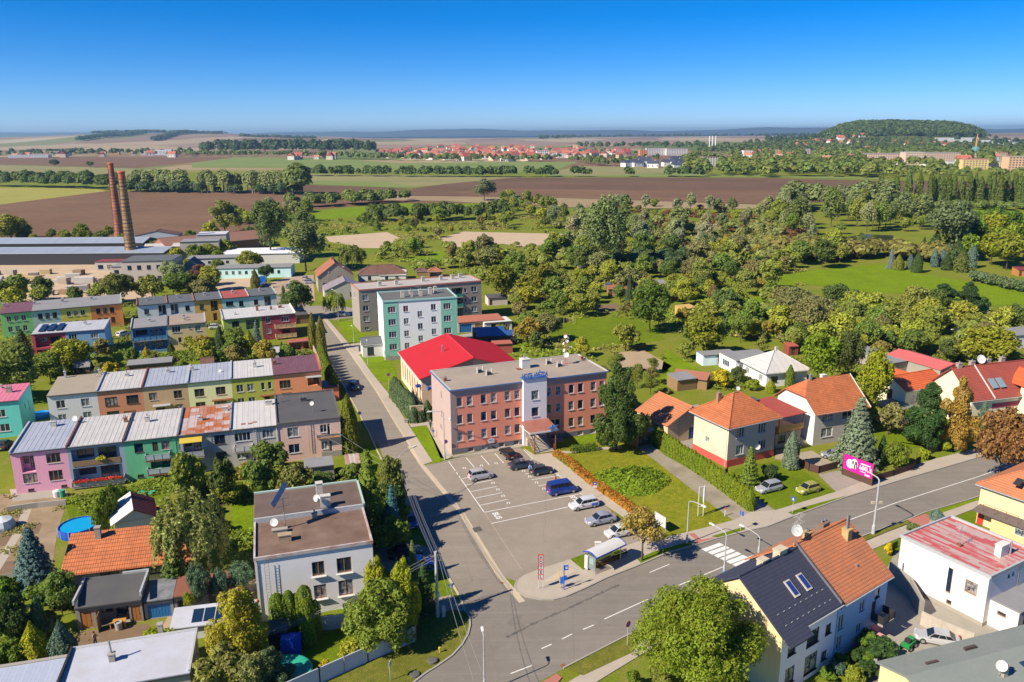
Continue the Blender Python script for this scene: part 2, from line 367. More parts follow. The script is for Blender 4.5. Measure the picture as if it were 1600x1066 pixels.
FLD=[('field',BROWN,.10,[(-60,325),(0,320),(165,299),(470,301),(640,302),(800,306),(800,318),(600,318),(470,330),(440,352),(300,372),(0,378),(-80,378)]),('field',YEL,.12,[(-60,291),(0,293),(150,295),(166,299),(0,320),(-70,328)]),('field',BROWN,.12,[(-60,246),(175,245),(368,246),(300,254),(213,263),(75,259),(-60,255)]),('field',OLV,.10,[(-60,257),(75,260),(213,264),(215,275),(100,277),(-60,283)]),('field',GRN,.14,[(300,255),(368,246),(400,246),(550,250),(625,255),(800,253),(905,253),(862,269),(800,270),(575,268),(467,263),(300,262)]),('field',OLV,.16,[(470,272),(800,276),(815,277),(770,281),(658,292),(633,294),(470,287)]),('field',GRN,.20,[(470,282),(600,285),(650,291),(633,294),(470,288)]),('field',DK,.18,[(400,289),(470,289),(615,294),(636,295),(560,306),(380,300)]),('field',DK,.22,[(570,306),(695,288),(800,278),(1000,277.7),(1200,278.6),(1363,283),(1640,283),(1640,300),(1200,320),(1000,314),(840,309),(790,305)]),('field',BROWN,.24,[(700,300),(800,296),(1200,300),(1360,304),(1200,320),(1000,314),(840,309),(740,306)]),('field',TAN,.26,[(560,306),(840,309),(1000,314),(1200,321),(1200,327),(960,326),(845,324),(700,315),(560,313)]),('field',OLV,.18,[(862,269),(905,260),(1064,262),(1064,270),(922,275),(862,272)]),('field',GRN,.12,[(800,222),(903,223),(903,230),(800,231)]),('field',YEL,.13,[(700,226),(800,221),(905,221),(903,226),(800,230),(730,231)]),('field',GRN,.16,[(855,272),(1064,271.5),(1380,278),(1380,281),(1200,277),(860,276)]),('meadow',LAWN2,.06,[(457,337),(540,326),(625,318),(770,314),(792,328),(675,333),(575,338),(475,346)]),('meadow',LAWN2,.06,[(1520,326),(1600,330),(1640,345),(1600,350),(1525,362),(1500,345)]),('sand_pit',SAND,.05,[(508,370),(605,363),(625,372),(600,388),(565,388),(515,378)]),('sand_pit',SAND,.05,[(688,372),(725,362),(800,364),(897,366),(895,376),(850,392),(785,381),(738,388),(700,386)]),('lawn',LAWN2,.04,[(1206,460),(1214,431),(1260,424),(1337,417),(1379,412),(1442,429),(1521,442),(1640,458),(1640,482),(1600,476),(1534,479),(1453,460),(1364,458),(1285,447),(1246,443)]),('lawn',LAWN,.03,[(860,500),(960,495),(1010,505),(1040,530),(980,540),(900,545),(850,520)]),('vegetable_bed',SOIL,.03,[(1075,500),(1110,498),(1118,508),(1080,511)]),('vegetable_bed',SOIL,.03,[(930,478),(965,474),(970,486),(935,490)]),('vegetable_bed',SOIL,.03,[(1240,500),(1275,498),(1280,508),(1245,511)]),('yard',SAND,.03,[(1105,455),(1150,452),(1152,460),(1108,464)]),('vegetable_bed',rough((.40,.30,.19),(.28,.2,.12),s1=.4,s2=3,name='dug_soil'),.03,[(962,552),(1003,546),(1050,572),(1040,580),(962,574)]),('yard',SAND,.03,[(-40,402),(200,402),(240,440),(240,468),(150,474),(60,470),(-60,478)]),('yard',SAND,.03,[(352,434),(396,434),(394,448),(330,458),(330,446)]),('yard',rough((.40,.30,.22),(.3,.2,.13),s1=.2,name='dirt_road'),.035,[(396,452),(450,432),(490,430),(492,470),(470,475),(440,460),(396,460)]),('lawn',LAWN2,.03,[(668,396),(690,390),(700,402),(690,416),(672,410)]),('lawn',LAWN2,.03,[(640,402),(668,398),(672,420),(640,420)]),('lawn',LAWN2,.03,[(1150,470),(1190,462),(1196,500),(1158,505)]),('lawn',LAWN2,.03,[(1040,545),(1110,588),(1090,600),(1030,600)]),('water',None,.05,[(1314,372),(1350,366),(1396,368),(1396,382),(1330,388),(1308,380)]),]
twt=NT('pond_water');twt.set(twt.b.inputs['Base Color'],(.035,.05,.02));twt.set(twt.b.inputs['Roughness'],.12);WATER=twt.m
for nm,m,z,px in FLD:
 sheet(nm,px,z,m or WATER)
 if nm in('water','sand_pit','yard','vegetable_bed'):FOOT.append([G(*p)for p in px])
 elif nm in('meadow','lawn','field')and z<=.06:FOOT.append([G(*p)for p in px])
NK=zo(780,800,5.33,[(150,575),(130,620),(150,670),(230,710),(350,733),(450,735),(550,710),(700,645),(900,550),(1180,440),(1400,345),(1600,290)])+[(1117,843),(1169,830),(1199,823.5),(1239,807.5),(1321,777.5),(1362.6,764.4),(1400,753),(1465,734),(1527,716),(1600,694),(1680,670)]
SK=[(880,1045),(979,994),(1351,837),(1416,813.5),(1446,801),(1518,780),(1600,752),(1680,725)]
CURVE=[(727.5,955),(733.6,964),(734.5,978),(731,992),(722,1008),(706.5,1025),(684,1041),(666,1052),(640,1072),(560,1110)]
main=[G(*p)for p in NK[3:]]+[G(*p)for p in SK[::-1]]+[G(820,1078),G(700,1150),G(540,1150)]+[G(*p)for p in CURVE[::-1]]+[G(760,920)]
sheet('road',main,.012,ASPH3,world=True)
LEFT=[(483,490),(507,539),(512,559),(539,607),(551.6,629),(575,672.5),(590,706),(605,734),(635,794),(654,820),(672.5,856),(699,899),(715,927),(727.5,955)]
RIGHT=[(508,497),(526,524),(550,556),(562,573),(590,614),(616,657.5),(642.5,699),(661,729),(720,800),(781,900),(804,925),(812,936)]
sheet('street',LEFT+[(770,960)]+RIGHT[::-1],.008,ASPH)
sheet('street',[(340,462),(420,455),(470,470),(483,478),(535,478),(575,488),(575,503),(508,499),(483,492),(440,478),(340,474)],.006,ASPH2)
FOOT.append([G(*p)for p in LEFT]+[G(*p)for p in RIGHT[::-1]]);FOOT.append(main)
PARK=[(672.5,726),(690,722),(708,717),(760,708),(812,700),(818,703),(833,718),(846,725),(869,740),(880,749),(912,776),(949,793),(985,825),(1003,845),(967,858),(936,862),(917,866),(891,875),(850,888),(819,899),(806,908),(781,900),(720,800),(661,729)]
sheet('parking_lot',PARK,.016,ASPH2);FOOT.append([G(*p)for p in PARK])
strip('gutter',[(640,697),(661,729),(720,800),(781,900),(806,929),(816,941)],.75,.022,GUT)
strip('kerb',[(500,491),(526,524),(550,556),(562,573),(590,614),(616,657.5),(642.5,699),(658,724)],.3,.10,GUT,th=.12)
strip('kerb',LEFT[1:],.22,.08,GUT,th=.1)
strip('kerb',CURVE,.2,.12,CONC,th=.14)
strip('kerb',[(661,729),(708,719),(815,699)],.15,.06,CONC,th=.08)
sheet('pavement',[(512,499),(530,520),(565,560),(579,581),(609,618),(642.5,671),(676,722),(661,727),(642.5,699),(616,657.5),(590,614),(562,573),(550,556),(526,524),(506,497)],.09,PAVE,th=.12)
isl=zo(780,800,5.33,[(210,530),(150,575),(130,620),(150,670),(230,710),(350,733),(450,735),(550,710),(700,645),(900,550),(1180,440),(1400,345),(1600,290)])+[(1117,843),(1169,830),(1199,823.5),(1212,798),(1172,801),(1146,814),(1072.6,833),(1035,842),(1003,838),(985,825),(1003,845),(967,858),(936,862),(917,866),(891,875),(850,888)]
sheet('pavement',isl,.11,PAVE,th=.14)
FOOT.append([G(*p)for p in isl])
strip('kerb',NK,.2,.135,CONC,th=.15)
sheet('pavement',[(1199,823.5),(1239,807.5),(1321,777.5),(1362.6,764.4),(1400,753),(1465,734),(1527,716),(1600,694),(1680,670),(1680,660),(1600,683),(1520,703),(1464,717),(1362,748),(1307,769),(1212,798)],.10,PAVE,th=.13)
strip('pavement',[(880,1085),(951,1042),(996,1015),(1100,963),(1200,919),(1351,856),(1398,836),(1440,820),(1518,790),(1600,764),(1680,740)],1.7,.10,PAVE,th=.13)
strip('kerb',SK,.18,.12,CONC,th=.14)
sheet('path',zo(500,560,5.33,[(730,530),(760,575),(890,560),(1000,830),(1060,845),(1110,810),(960,600),(940,490),(920,500)]),.05,PAVE)
sheet('path',zo(700,680,5.33,[(630,110),(710,205),(780,240),(900,320),(960,370),(1130,510),(1330,600),(1480,700),(1620,830),(1780,850),(1700,700),(1540,600),(1330,450),(1190,370),(1060,290),(870,165),(860,150),(720,165)]),.05,rough((.46,.39,.31),s1=.6,name='light_paving'))
sheet('path',zo(660,530,5.33,[(1090,930),(1240,935),(1450,905),(1660,895),(1660,915),(1450,925),(1240,952),(1100,955)]),.05,PAVE)
HL=[(865,706),(880,700),(930,692),(985,682),(1001,704),(1020,717),(1099,779),(1146,814),(1072.6,833),(1035,841),(1024,822),(985,795),(940,766),(905,735),(880,718)]
sheet('lawn',HL,.03,grass((.27,.27,.015),(.17,.21,.01),(.42,.31,.07),s=.35,amt=.85,seed=11));FOOT.append([G(*p)for p in HL])
sheet('lawn',[(865,690),(985,668),(985,680),(866,702)],.028,LAWN2)
sheet('lawn',zo(500,560,5.33,[(750,585),(890,562),(1040,850),(940,880)]),.05,LAWN2)
sheet('lawn',[(575,560),(609,549),(612,572),(592,598)],.03,LAWN2)
sheet('lawn',zo(500,400,5.33,[(150,555),(285,535),(330,640),(220,655)]),.03,LAWN2)
sheet('lawn',zo(500,400,5.33,[(215,660),(380,640),(385,715),(255,725)]),.034,LAWN2)
sheet('lawn',zo(500,400,5.33,[(325,830),(420,800),(510,915),(395,935)]),.038,LAWN2)
sheet('lawn',zo(500,400,5.33,[(410,950),(620,925),(640,1030),(480,1060)]),.042,LAWN2)
sheet('lawn',zo(500,400,5.33,[(140,530),(285,512),(285,528),(150,545)]),.03,LAWN)
sheet('path',zo(500,400,5.33,[(250,735),(360,722),(470,760),(480,890),(520,912),(400,800),(320,825),(275,770)]),.026,PAVE)
for q in(zo(780,800,5.33,[(590,400),(730,350),(1000,320),(1050,350),(870,420),(700,490)]),zo(780,800,5.33,[(1150,400),(1280,340),(1560,260),(1600,250),(1600,282),(1400,337),(1180,432)]),[(1111,839.5),(1162,824.5),(1164,829),(1121,841.5)],[(1231,802),(1259.5,792.5),(1321,776),(1323,777),(1261,798.5),(1239,805.5)]):
 sheet('grass_verge',q,.125,LAWN)
sheet('grass_verge',[(883,1046),(979,996),(1130,934),(1351,839),(1416,815.5),(1424,817),(1376,836),(1200,910),(1100,953),(1000,1002),(990,1020),(911,1057)],.115,DRYG)
sheet('grass_verge',[(1446,803),(1518,782),(1600,755),(1600,760),(1518,786),(1456,808)],.115,LAWN2)
sheet('paving_slab',zo(780,800,5.33,[(360,590),(500,500),(600,475),(640,500),(420,590)]),.118,GUT)
sheet('tactile_paving',zo(900,700,5.33,[(935,722),(985,715),(1040,770),(1150,752),(1155,765),(1000,805),(965,800),(1010,780)]),.122,REDP)
sheet('tactile_paving',[(1417,813.5),(1446,804),(1456,808),(1450,820),(1435,824),(1424,817)],.122,REDP)
sheet('tactile_paving',[(850,1066),(870,1054),(878,1060),(862,1080),(840,1080)],.122,REDP)
sheet('drive',[(985,683),(1001,704),(1020,717),(1099,779),(1146,814),(1172,801),(1106,750),(1039,712),(1005,684),(1003,660),(985,662)],.02,rough((.34,.29,.22),(.18,.16,.11),s1=.35,s2=3,amt=.9,name='old_concrete'))
sheet('drive',zo(1100,680,5.33,[(390,480),(420,640),(480,650),(530,765),(740,680),(600,640),(590,625),(375,475),(200,330),(170,300),(120,318)]),.02,GRAV)
FOOT.append([G(*p)for p in[(985,683),(1001,704),(1099,779),(1146,814),(1212,798),(1172,801),(1039,712),(1005,684)]])
TL=zo(1100,680,5.33,[(150,330),(200,300),(590,215),(700,240),(780,270),(1105,478),(600,623),(380,470)])
sheet('lawn',TL,.025,LAWN);FOOT.append([G(*p)for p in TL])
sheet('drive',zo(1100,680,5.33,[(950,330),(1100,300),(1180,290),(1395,440),(1210,513),(1105,478)]),.024,GRAV)
sheet('yard',zo(1100,680,5.33,[(600,120),(780,150),(900,130),(1140,270),(960,325),(880,250),(700,215),(590,200)]),.024,rough((.36,.3,.22),s1=.5,name='yard_slabs'))
sheet('yard',[(1040,640),(1090,632),(1140,660),(1075,706),(1030,690),(1005,660)],.022,GRAV)
sheet('lawn',zo(1300,640,5.33,[(430,90),(600,80),(760,310),(800,300),(620,330),(480,260),(350,500),(320,480),(330,200)]),.025,LAWN)
SW=[(727,956),(733,965),(734,978),(730,992),(721,1008),(705,1025),(683,1041),(640,1071),(540,1110),(440,1110),(500,1070),(648,1001),(648,965),(700,935)]
sheet('grass_verge',SW,.02,DRYG);FOOT.append([G(*p)for p in SW])
sheet('path',[(650,950),(668,938),(705,930),(722,944),(727,956),(708,953),(648,968)],.03,rough((.32,.27,.2),s1=.6,name='worn_path'))
sheet('lawn',zo(250,880,5.714,[(1030,800),(1270,740),(1440,640),(1600,590),(1720,590),(2270,560),(2275,600),(1900,740),(1140,1066),(1000,1100)]),.015,LAWN)
sheet('lawn',[(100,778),(150,776),(160,820),(112,822)],.02,LAWN)
sheet('lawn',[(215,760),(262,742),(270,800),(240,822),(222,800)],.02,LAWN)
sheet('lawn',[(362,790),(395,785),(395,850),(360,850)],.02,LAWN2)
sheet('lawn',[(-30,905),(40,905),(40,935),(-30,945)],.02,LAWN)
SB=[(-60,770),(95,775),(100,800),(90,830),(80,900),(-60,905)]
sheet('vegetable_bed',SB,.018,rough((.34,.25,.15),(.17,.11,.06),s1=.35,s2=4,amt=.8,name='bed_soil'))
strip('path',[(45,790),(30,830),(0,880),(-40,940)],1.1,.03,PAVE)
for q in([(2,835),(22,832),(14,852),(-12,856)],[(40,822),(66,818),(60,834),(34,838)],[(-10,880),(25,876),(20,896),(-20,902)],[(6,815),(30,812),(24,828),(2,831)]):
 sheet('vegetable_bed',q,.026,SOIL)
sheet('vegetable_bed',zo(0,880,5.714,[(640,620),(1320,540),(1400,700),(1300,740),(660,850)]),.02,SOIL)
sheet('yard',[(285,925),(400,905),(410,945),(290,975),(250,985)],.018,rough((.40,.3,.2),s1=.6,name='trodden_earth'))
sheet('yard',[(15,765),(100,758),(106,775),(20,784)],.022,CONC)
sheet('drive',[(600,838),(672,856),(700,900),(712,925),(640,920),(585,875)],.014,ASPH2)
sheet('lawn',[(640,895),(690,890),(712,926),(668,938)],.018,LAWN)
sheet('lawn',[(545,700),(590,692),(606,735),(640,800),(600,850),(560,800)],.012,LAWN)
sheet('yard',[(1360,905),(1420,890),(1540,960),(1560,1000),(1400,1066),(1340,1066),(1345,960)],.016,rough((.34,.31,.26),s1=.6,name='yard_concrete'))
sheet('yard',[(1385,890),(1400,860),(1620,960),(1620,1010),(1535,1000)],.018,rough((.33,.30,.25),(.2,.19,.16),s1=.4,name='side_yard'))
sheet('lawn',[(1380,850),(1450,822),(1600,770),(1600,800),(1400,870)],.01,LAWN)
sheet('yard',zo(500,400,5.33,[(1145,660),(1280,640),(1500,640),(1600,800),(1450,720),(1200,690)]),.02,CONC)
sheet('yard',[(880,690),(815,698),(760,708),(708,716),(708,712),(815,694),(880,682)],.03,CONC)
sheet('path',[(483,545),(500,540),(520,600),(532,640),(526,650)],.012,DRYG)
def dash(a,b,w=.13,z=.03,name='road_marking'):strip(name,[a,b],w,z,WLINE)
for a,b in(((798,1053),(832,1040)),((846,1014),(862,1007)),((878,999),(894,991)),((911,984),(928,977)),((944,968),(1012,937)),((1056,917),(1130,886)),((1142,881),(1400,786)),((1400,786),(1526,746)),((1526,746),(1640,706))):dash(a,b)
dash((1015,895),(1046,882),.12);dash((1330,700),(1331,700),.1)
for i in range(6):
 a=zo(900,700,5.33,[(1045+i*51,850+i*25.5),(1195+i*49,797+i*25),(1250-45+i*48.5,812-12+i*25),(1075+i*51,860+i*25.5)])
 sheet('zebra_stripe',[(a[0][0],a[0][1]-1),(a[1][0],a[1][1]-1),(a[1][0]+7,a[1][1]+2.5),(a[0][0]+7,a[0][1]+3)],.032,WLINE)
k7=lambda pts:zo(700,680,5.33,pts)
for pts in([(5,220),(60,298)],[(68,310),(82,330)],[(90,340),(103,360)],[(108,368),(305,648)],[(108,368),(172,352)],[(150,418),(372,374)],[(190,472),(408,428)],[(230,526),(452,480)],[(268,586),(496,536)],[(300,645),(1100,490)],[(360,738),(1000,600)],[(152,190),(220,270)],[(276,172),(345,250)],[(392,155),(465,235)],[(630,122),(705,202)],[(695,374),(915,338)],[(752,425),(822,410)],[(640,325),(672,322)],[(740,248),(790,242)],[(790,240),(960,368)],[(1098,485),(1150,522)]):
 p=k7(pts);dash(p[0],p[1],.13,.026,'bay_line')
strip('bay_line',k7([(305,648),(575,1066),(620,1130)]),.05,.0265,GUT)
for cx,cy in((135,276),(278,254),(400,236),(375,400),(415,455),(458,508),(503,566),(628,300),(680,347),(737,397),(798,448)):
 (a,)=k7([(cx,cy)]);x,y=G(*a)
 mbq=MB()
 for dx in(-.22,.12):mbq.poly([(x+dx,y-.3,.027),(x+dx+.12,y-.3,.027),(x+dx+.12,y+.3,.027),(x+dx,y+.3,.027)])
 mbq.poly([(x-.1,y+.2,.027),(x+.12,y+.2,.027),(x+.12,y+.3,.027),(x-.1,y+.3,.027)])
 tag(mbq.build('bay_number',WLINE),kind='structure')
def text_mesh(s,size,mat,name,th=0.0,align='CENTER'):
 c=bpy.data.curves.new(name,'FONT');c.body=s;c.size=size;c.extrude=th;c.align_x=align;c.resolution_u=3
 c.offset=size*.03
 o=bpy.data.objects.new(name,c);COL.objects.link(o);dg=bpy.context.evaluated_depsgraph_get()
 me=bpy.data.meshes.new_from_object(o.evaluated_get(dg));bpy.data.objects.remove(o);me.materials.clear();me.materials.append(mat);return me
for(cx,cy,rz)in((410,672,-68),(1055,530,112)):
 (a,)=k7([(cx,cy)]);x,y=G(*a)
 o=put('bus_marking',text_mesh('BUS',1.15,WLINE,'BUS'),None,(x,y,.028),R(rz));tag(o,kind='structure')
 o.location=(x-.4*math.cos(R(rz+90)),y-.4*math.sin(R(rz+90)),.028)
sheet('road_patch',k7([(200,775),(265,762),(290,795),(222,812)]),.024,asphalt((.09,.085,.08),3.0))
for p in(zo(780,800,5.33,[(940,575),(1130,500),(1160,545),(1000,610)]),zo(780,800,5.33,[(60,930),(130,860),(190,860),(170,920),(230,960),(180,980)])):sheet('road_patch',p,.020,asphalt((.2,.18,.155),4.0))
rgc=random.Random(3);CL=zo(780,800,5.33,[(60,1045),(230,960),(400,880),(640,775),(800,700),(990,610)])
for i in range(len(CL)-1):
 for j in range(9):
  a_,b_=(j+rgc.uniform(-.2,.2))/9,(j+1.25)/9;P_=[(CL[i][0]+(CL[i+1][0]-CL[i][0])*t_+rgc.uniform(-1,1),CL[i][1]+(CL[i+1][1]-CL[i][1])*t_+rgc.uniform(-.7,.7))for t_ in(a_,(a_+b_)/2,b_)]
  strip('tar_seam',P_,rgc.uniform(.08,.42),.0205+.0001*(i*9+j),asphalt((.125,.115,.105),6.0))
for q in(zo(780,800,5.33,[(5,592),(20,585),(42,592),(28,603)]),[(875,1040),(881,1037),(886,1041),(879,1045)]):sheet('drain_cover',q,.03,RUST)
# ---------------------------------------------------------------- house kit
_WM={}
def win_meshes(style,w,h):
 key=(style,round(w,1),round(h,1))
 if key in _WM:return _WM[key]
 fm={'w':FRAMEW,'b':FRAMEB,'d':FRAMED,'s':FRAMEW,'f':FRAMEW,'k':DARKM,'r':FRAMED}[style[0]]
 n=int(style[1])if len(style)>1 else(1 if w<.85 else 2 if w<2.0 else 3)
 b=.07;f=MB()
 f.box(0,.06,0,w,.13,b).box(0,.06,h-b,w,.13,h).box(0,.06,b,b,.13,h-b).box(w-b,.06,b,w,.13,h-b)
 for i in range(1,n):f.box(w*i/n-b*.6,.055,b,w*i/n+b*.6,.125,h-b)
 p=MB().poly([(b,.10,b),(w-b,.10,b),(w-b,.10,h-b),(b,.10,h-b)])
 s=MB().box(-.06,-.09,-.05,w+.06,.06,0)
 r=(f.mesh('window',fm),p.mesh('pane',GLASS),s.mesh('sill',FRAMED if style[0]=='d' else(WHITE if style[0]!='b' else FRAMEW)))
 _WM[key]=r;return r
def add_window(root,style,x,y,z,rz,w,h,sill=True):
 fr,pa,si=win_meshes(style,w,h)
 o=put('window',fr,root,(x,y,z),rz);put('pane',pa,o)
 if sill and style[0]!='f':put('sill',si,o)
 return o
def side_T(side,W_,D_):
 return{'f':(lambda s,d,z:(s,d,z)),'r':(lambda s,d,z:(W_-d,s,z)),'b':(lambda s,d,z:(W_-s,D_-d,z)),'l':(lambda s,d,z:(d,D_-s,z))}[side]
SIDE_R={'f':0,'r':R(90),'b':R(180),'l':R(-90)}
def wall_face(mb,T,L,z0,z1,ops,mi=0,holes=()):
 ops=[o for o in ops if o[4]!='G0']
 xs=sorted({0.0,L}|{o[0]for o in ops}|{o[0]+o[2]for o in ops});zs=sorted({z0,z1}|{min(max(o[1],z0),z1)for o in ops}|{min(o[1]+o[3],z1)for o in ops})
 for i in range(len(xs)-1):
  for j in range(len(zs)-1):
   cx,cz=(xs[i]+xs[i+1])/2,(zs[j]+zs[j+1])/2
   if any(o[0]<cx<o[0]+o[2]and o[1]<cz<o[1]+o[3]for o in ops):continue
   mb.poly([T(xs[i],0,zs[j]),T(xs[i+1],0,zs[j]),T(xs[i+1],0,zs[j+1]),T(xs[i],0,zs[j+1])],mi)
 for o in ops:
  x,z,w,h,st=o[:5];d=1.25 if st[0]=='L' else.16
  for q in([(x,z),(x+w,z)],[(x+w,z),(x+w,z+h)],[(x+w,z+h),(x,z+h)],[(x,z+h),(x,z)]):
   mb.poly([T(q[0][0],0,q[0][1]),T(q[1][0],0,q[1][1]),T(q[1][0],d,q[1][1]),T(q[0][0],d,q[0][1])],mi)
  if st[0]in 'LDGX':mb.poly([T(x,d,z),T(x+w,d,z),T(x+w,d,z+h),T(x,d,z+h)],mi)
DOORS={'D':FRAMED,'G':plain((.02,.16,.42),.5),'W':FRAMEW,'O':FRAMEB}
def fill_side(root,side,W_,D_,ops):
 T=side_T(side,W_,D_);rz=SIDE_R[side]
 for o in ops:
  x,z,w,h,st=o[:5]
  if st[0]in 'wbdsfkr':add_window(root,st,*T(x,0,z),rz,w,h)
  elif st[0]=='D':
   m=DOORS[st[1]if len(st)>1 else 'D'];mb=MB().box(.03,.06,0,w-.03,.12,h-.03).box(.15,.045,h*.15,w*.5-.04,.06,h*.9).box(w*.5+.04,.045,h*.15,w-.15,.06,h*.9)
   d=mb.build('door',m,root,T(x,0,z),rz);MB().box(w-.22,.0,h*.45,w-.18,.045,h*.5).build('handle',STEEL,d)
  elif st[0]=='G':
   mb=MB().box(.03,.08,0,w-.03,.13,h-.03)
   for k in range(int(w/.3)):mb.box(.06+k*.3,.06,.05,.2+k*.3,.08,h-.08)
   d=mb.build('garage_door',{'G':DOORS['G'],'Gw':FRAMEW,'Gb':WOOD}.get(st,DOORS['G']),root,T(x,0,z),rz);MB().box(w/2,.03,1.0,w/2+.12,.06,1.05).build('handle',STEEL,d)
  elif st[0]=='L':
   add_window(root,'d2',*T(x+w*.08,1.13,z+.9),rz,w*.35,h-1.1,False);add_window(root,'d2',*T(x+w*.52,1.13,z+.2),rz,w*.38,h-.4,False)
def chimney(root,x,y,z0,h,w=.6,d=.45,m=None,pots=1,name='chimney'):
 mb=MB().box(x-w/2,y-d/2,z0,x+w/2,y+d/2,z0+h).box(x-w/2-.06,y-d/2-.06,z0+h,x+w/2+.06,y+d/2+.06,z0+h+.1)
 o=mb.build(name,m or CHIMW,root)
 if pots:
  p=MB()
  for i in range(pots):p.lathe(x-w/4*(pots-1)+w/2*i,y,[(.1,z0+h+.1),(.1,z0+h+.4),(.13,z0+h+.42)],8)
  p.build('chimney_pot',STEEL,o)
 return o
def dish(root,x,y,z,az=R(250),r=.42,mast=.8):
 mb=MB().tube([(x,y,z),(x,y,z+mast)],.03)
 d=Vector((math.cos(az),math.sin(az),.45)).normalized();a=d.cross(Vector((0,0,1))).normalized();b=d.cross(a);c=Vector((x,y,z+mast))+d*.15
 n=len(mb.v)
 mb.v.append(tuple(c))
 for ring,(rr,k)in enumerate(((.5,.05),(1,.18))):
  for i in range(12):
   t=2*math.pi*i/12;mb.v.append(tuple(c+(a*math.cos(t)+b*math.sin(t))*r*rr+d*k*r))
 for i in range(12):
  j=(i+1)%12;mb.f.append((n,n+1+i,n+1+j));mb.m.append(1);mb.f.append((n+1+i,n+13+i,n+13+j,n+1+j));mb.m.append(1)
 mb.tube([tuple(c),tuple(c+d*r*.9)],.015)
 return mb.build('satellite_dish',[STEEL,WHITE],root)
def antenna(root,x,y,z,h=2.2,az=0.4,rows=6):
 mb=MB().tube([(x,y,z),(x,y,z+h)],.035)
 c,s=math.cos(az),math.sin(az)
 for k,zz in enumerate((z+h-.1,z+h*.75)):
  mb.tube([(x-.7*c,y-.7*s,zz),(x+.7*c,y+.7*s,zz)],.015,4)
  for i in range(rows):
   t=-.65+1.3*i/(rows-1);px,py=x+t*c,y+t*s
   mb.tube([(px+.35*s,py-.35*c,zz),(px-.35*s,py+.35*c,zz)],.01,4)
 return mb.build('antenna',STEEL,root)
def balcony(root,side,W_,D_,x,z,w,d=1.1,m=None,mp=None,hh=.95,posts=False):
 T=side_T(side,W_,D_);rz=SIDE_R[side];mp=mp or GALV
 b=MB().box(0,-d,-.15,w,0,0);o=b.build('balcony',m or CONC,root,T(x,0,z),rz)
 p=MB().box(0.02,-d+.02,.12,w-.02,-d+.05,hh-.08).box(.02,-d+.06,.12,.05,0,hh-.08).box(w-.05,-d+.06,.12,w-.02,0,hh-.08)
 p.box(0,-d,hh-.06,w,-d+.07,hh).box(0,-d+.07,hh-.06,.06,0,hh).box(w-.06,-d+.07,hh-.06,w,0,hh)
 for i in range(int(w/1.1)+1):xx=i*(w-.05)/max(1,int(w/1.1));p.box(xx,-d-.02,0,xx+.05,-d+.02,hh)
 p.build('railing',mp,o);return o
def ladder(root,side,W_,D_,x,z0,z1,w=.42,off=.12,m=None):
 T=side_T(side,W_,D_);mb=MB().box(0,-off-.03,0,.04,-off,z1-z0).box(w-.04,-off-.03,0,w,-off,z1-z0)
 for i in range(int((z1-z0)/.33)):mb.box(.04,-off-.025,.2+i*.33,w-.04,-off-.005,.225+i*.33)
 return mb.build('ladder',m or STEEL,root,T(x,0,z0),SIDE_R[side])
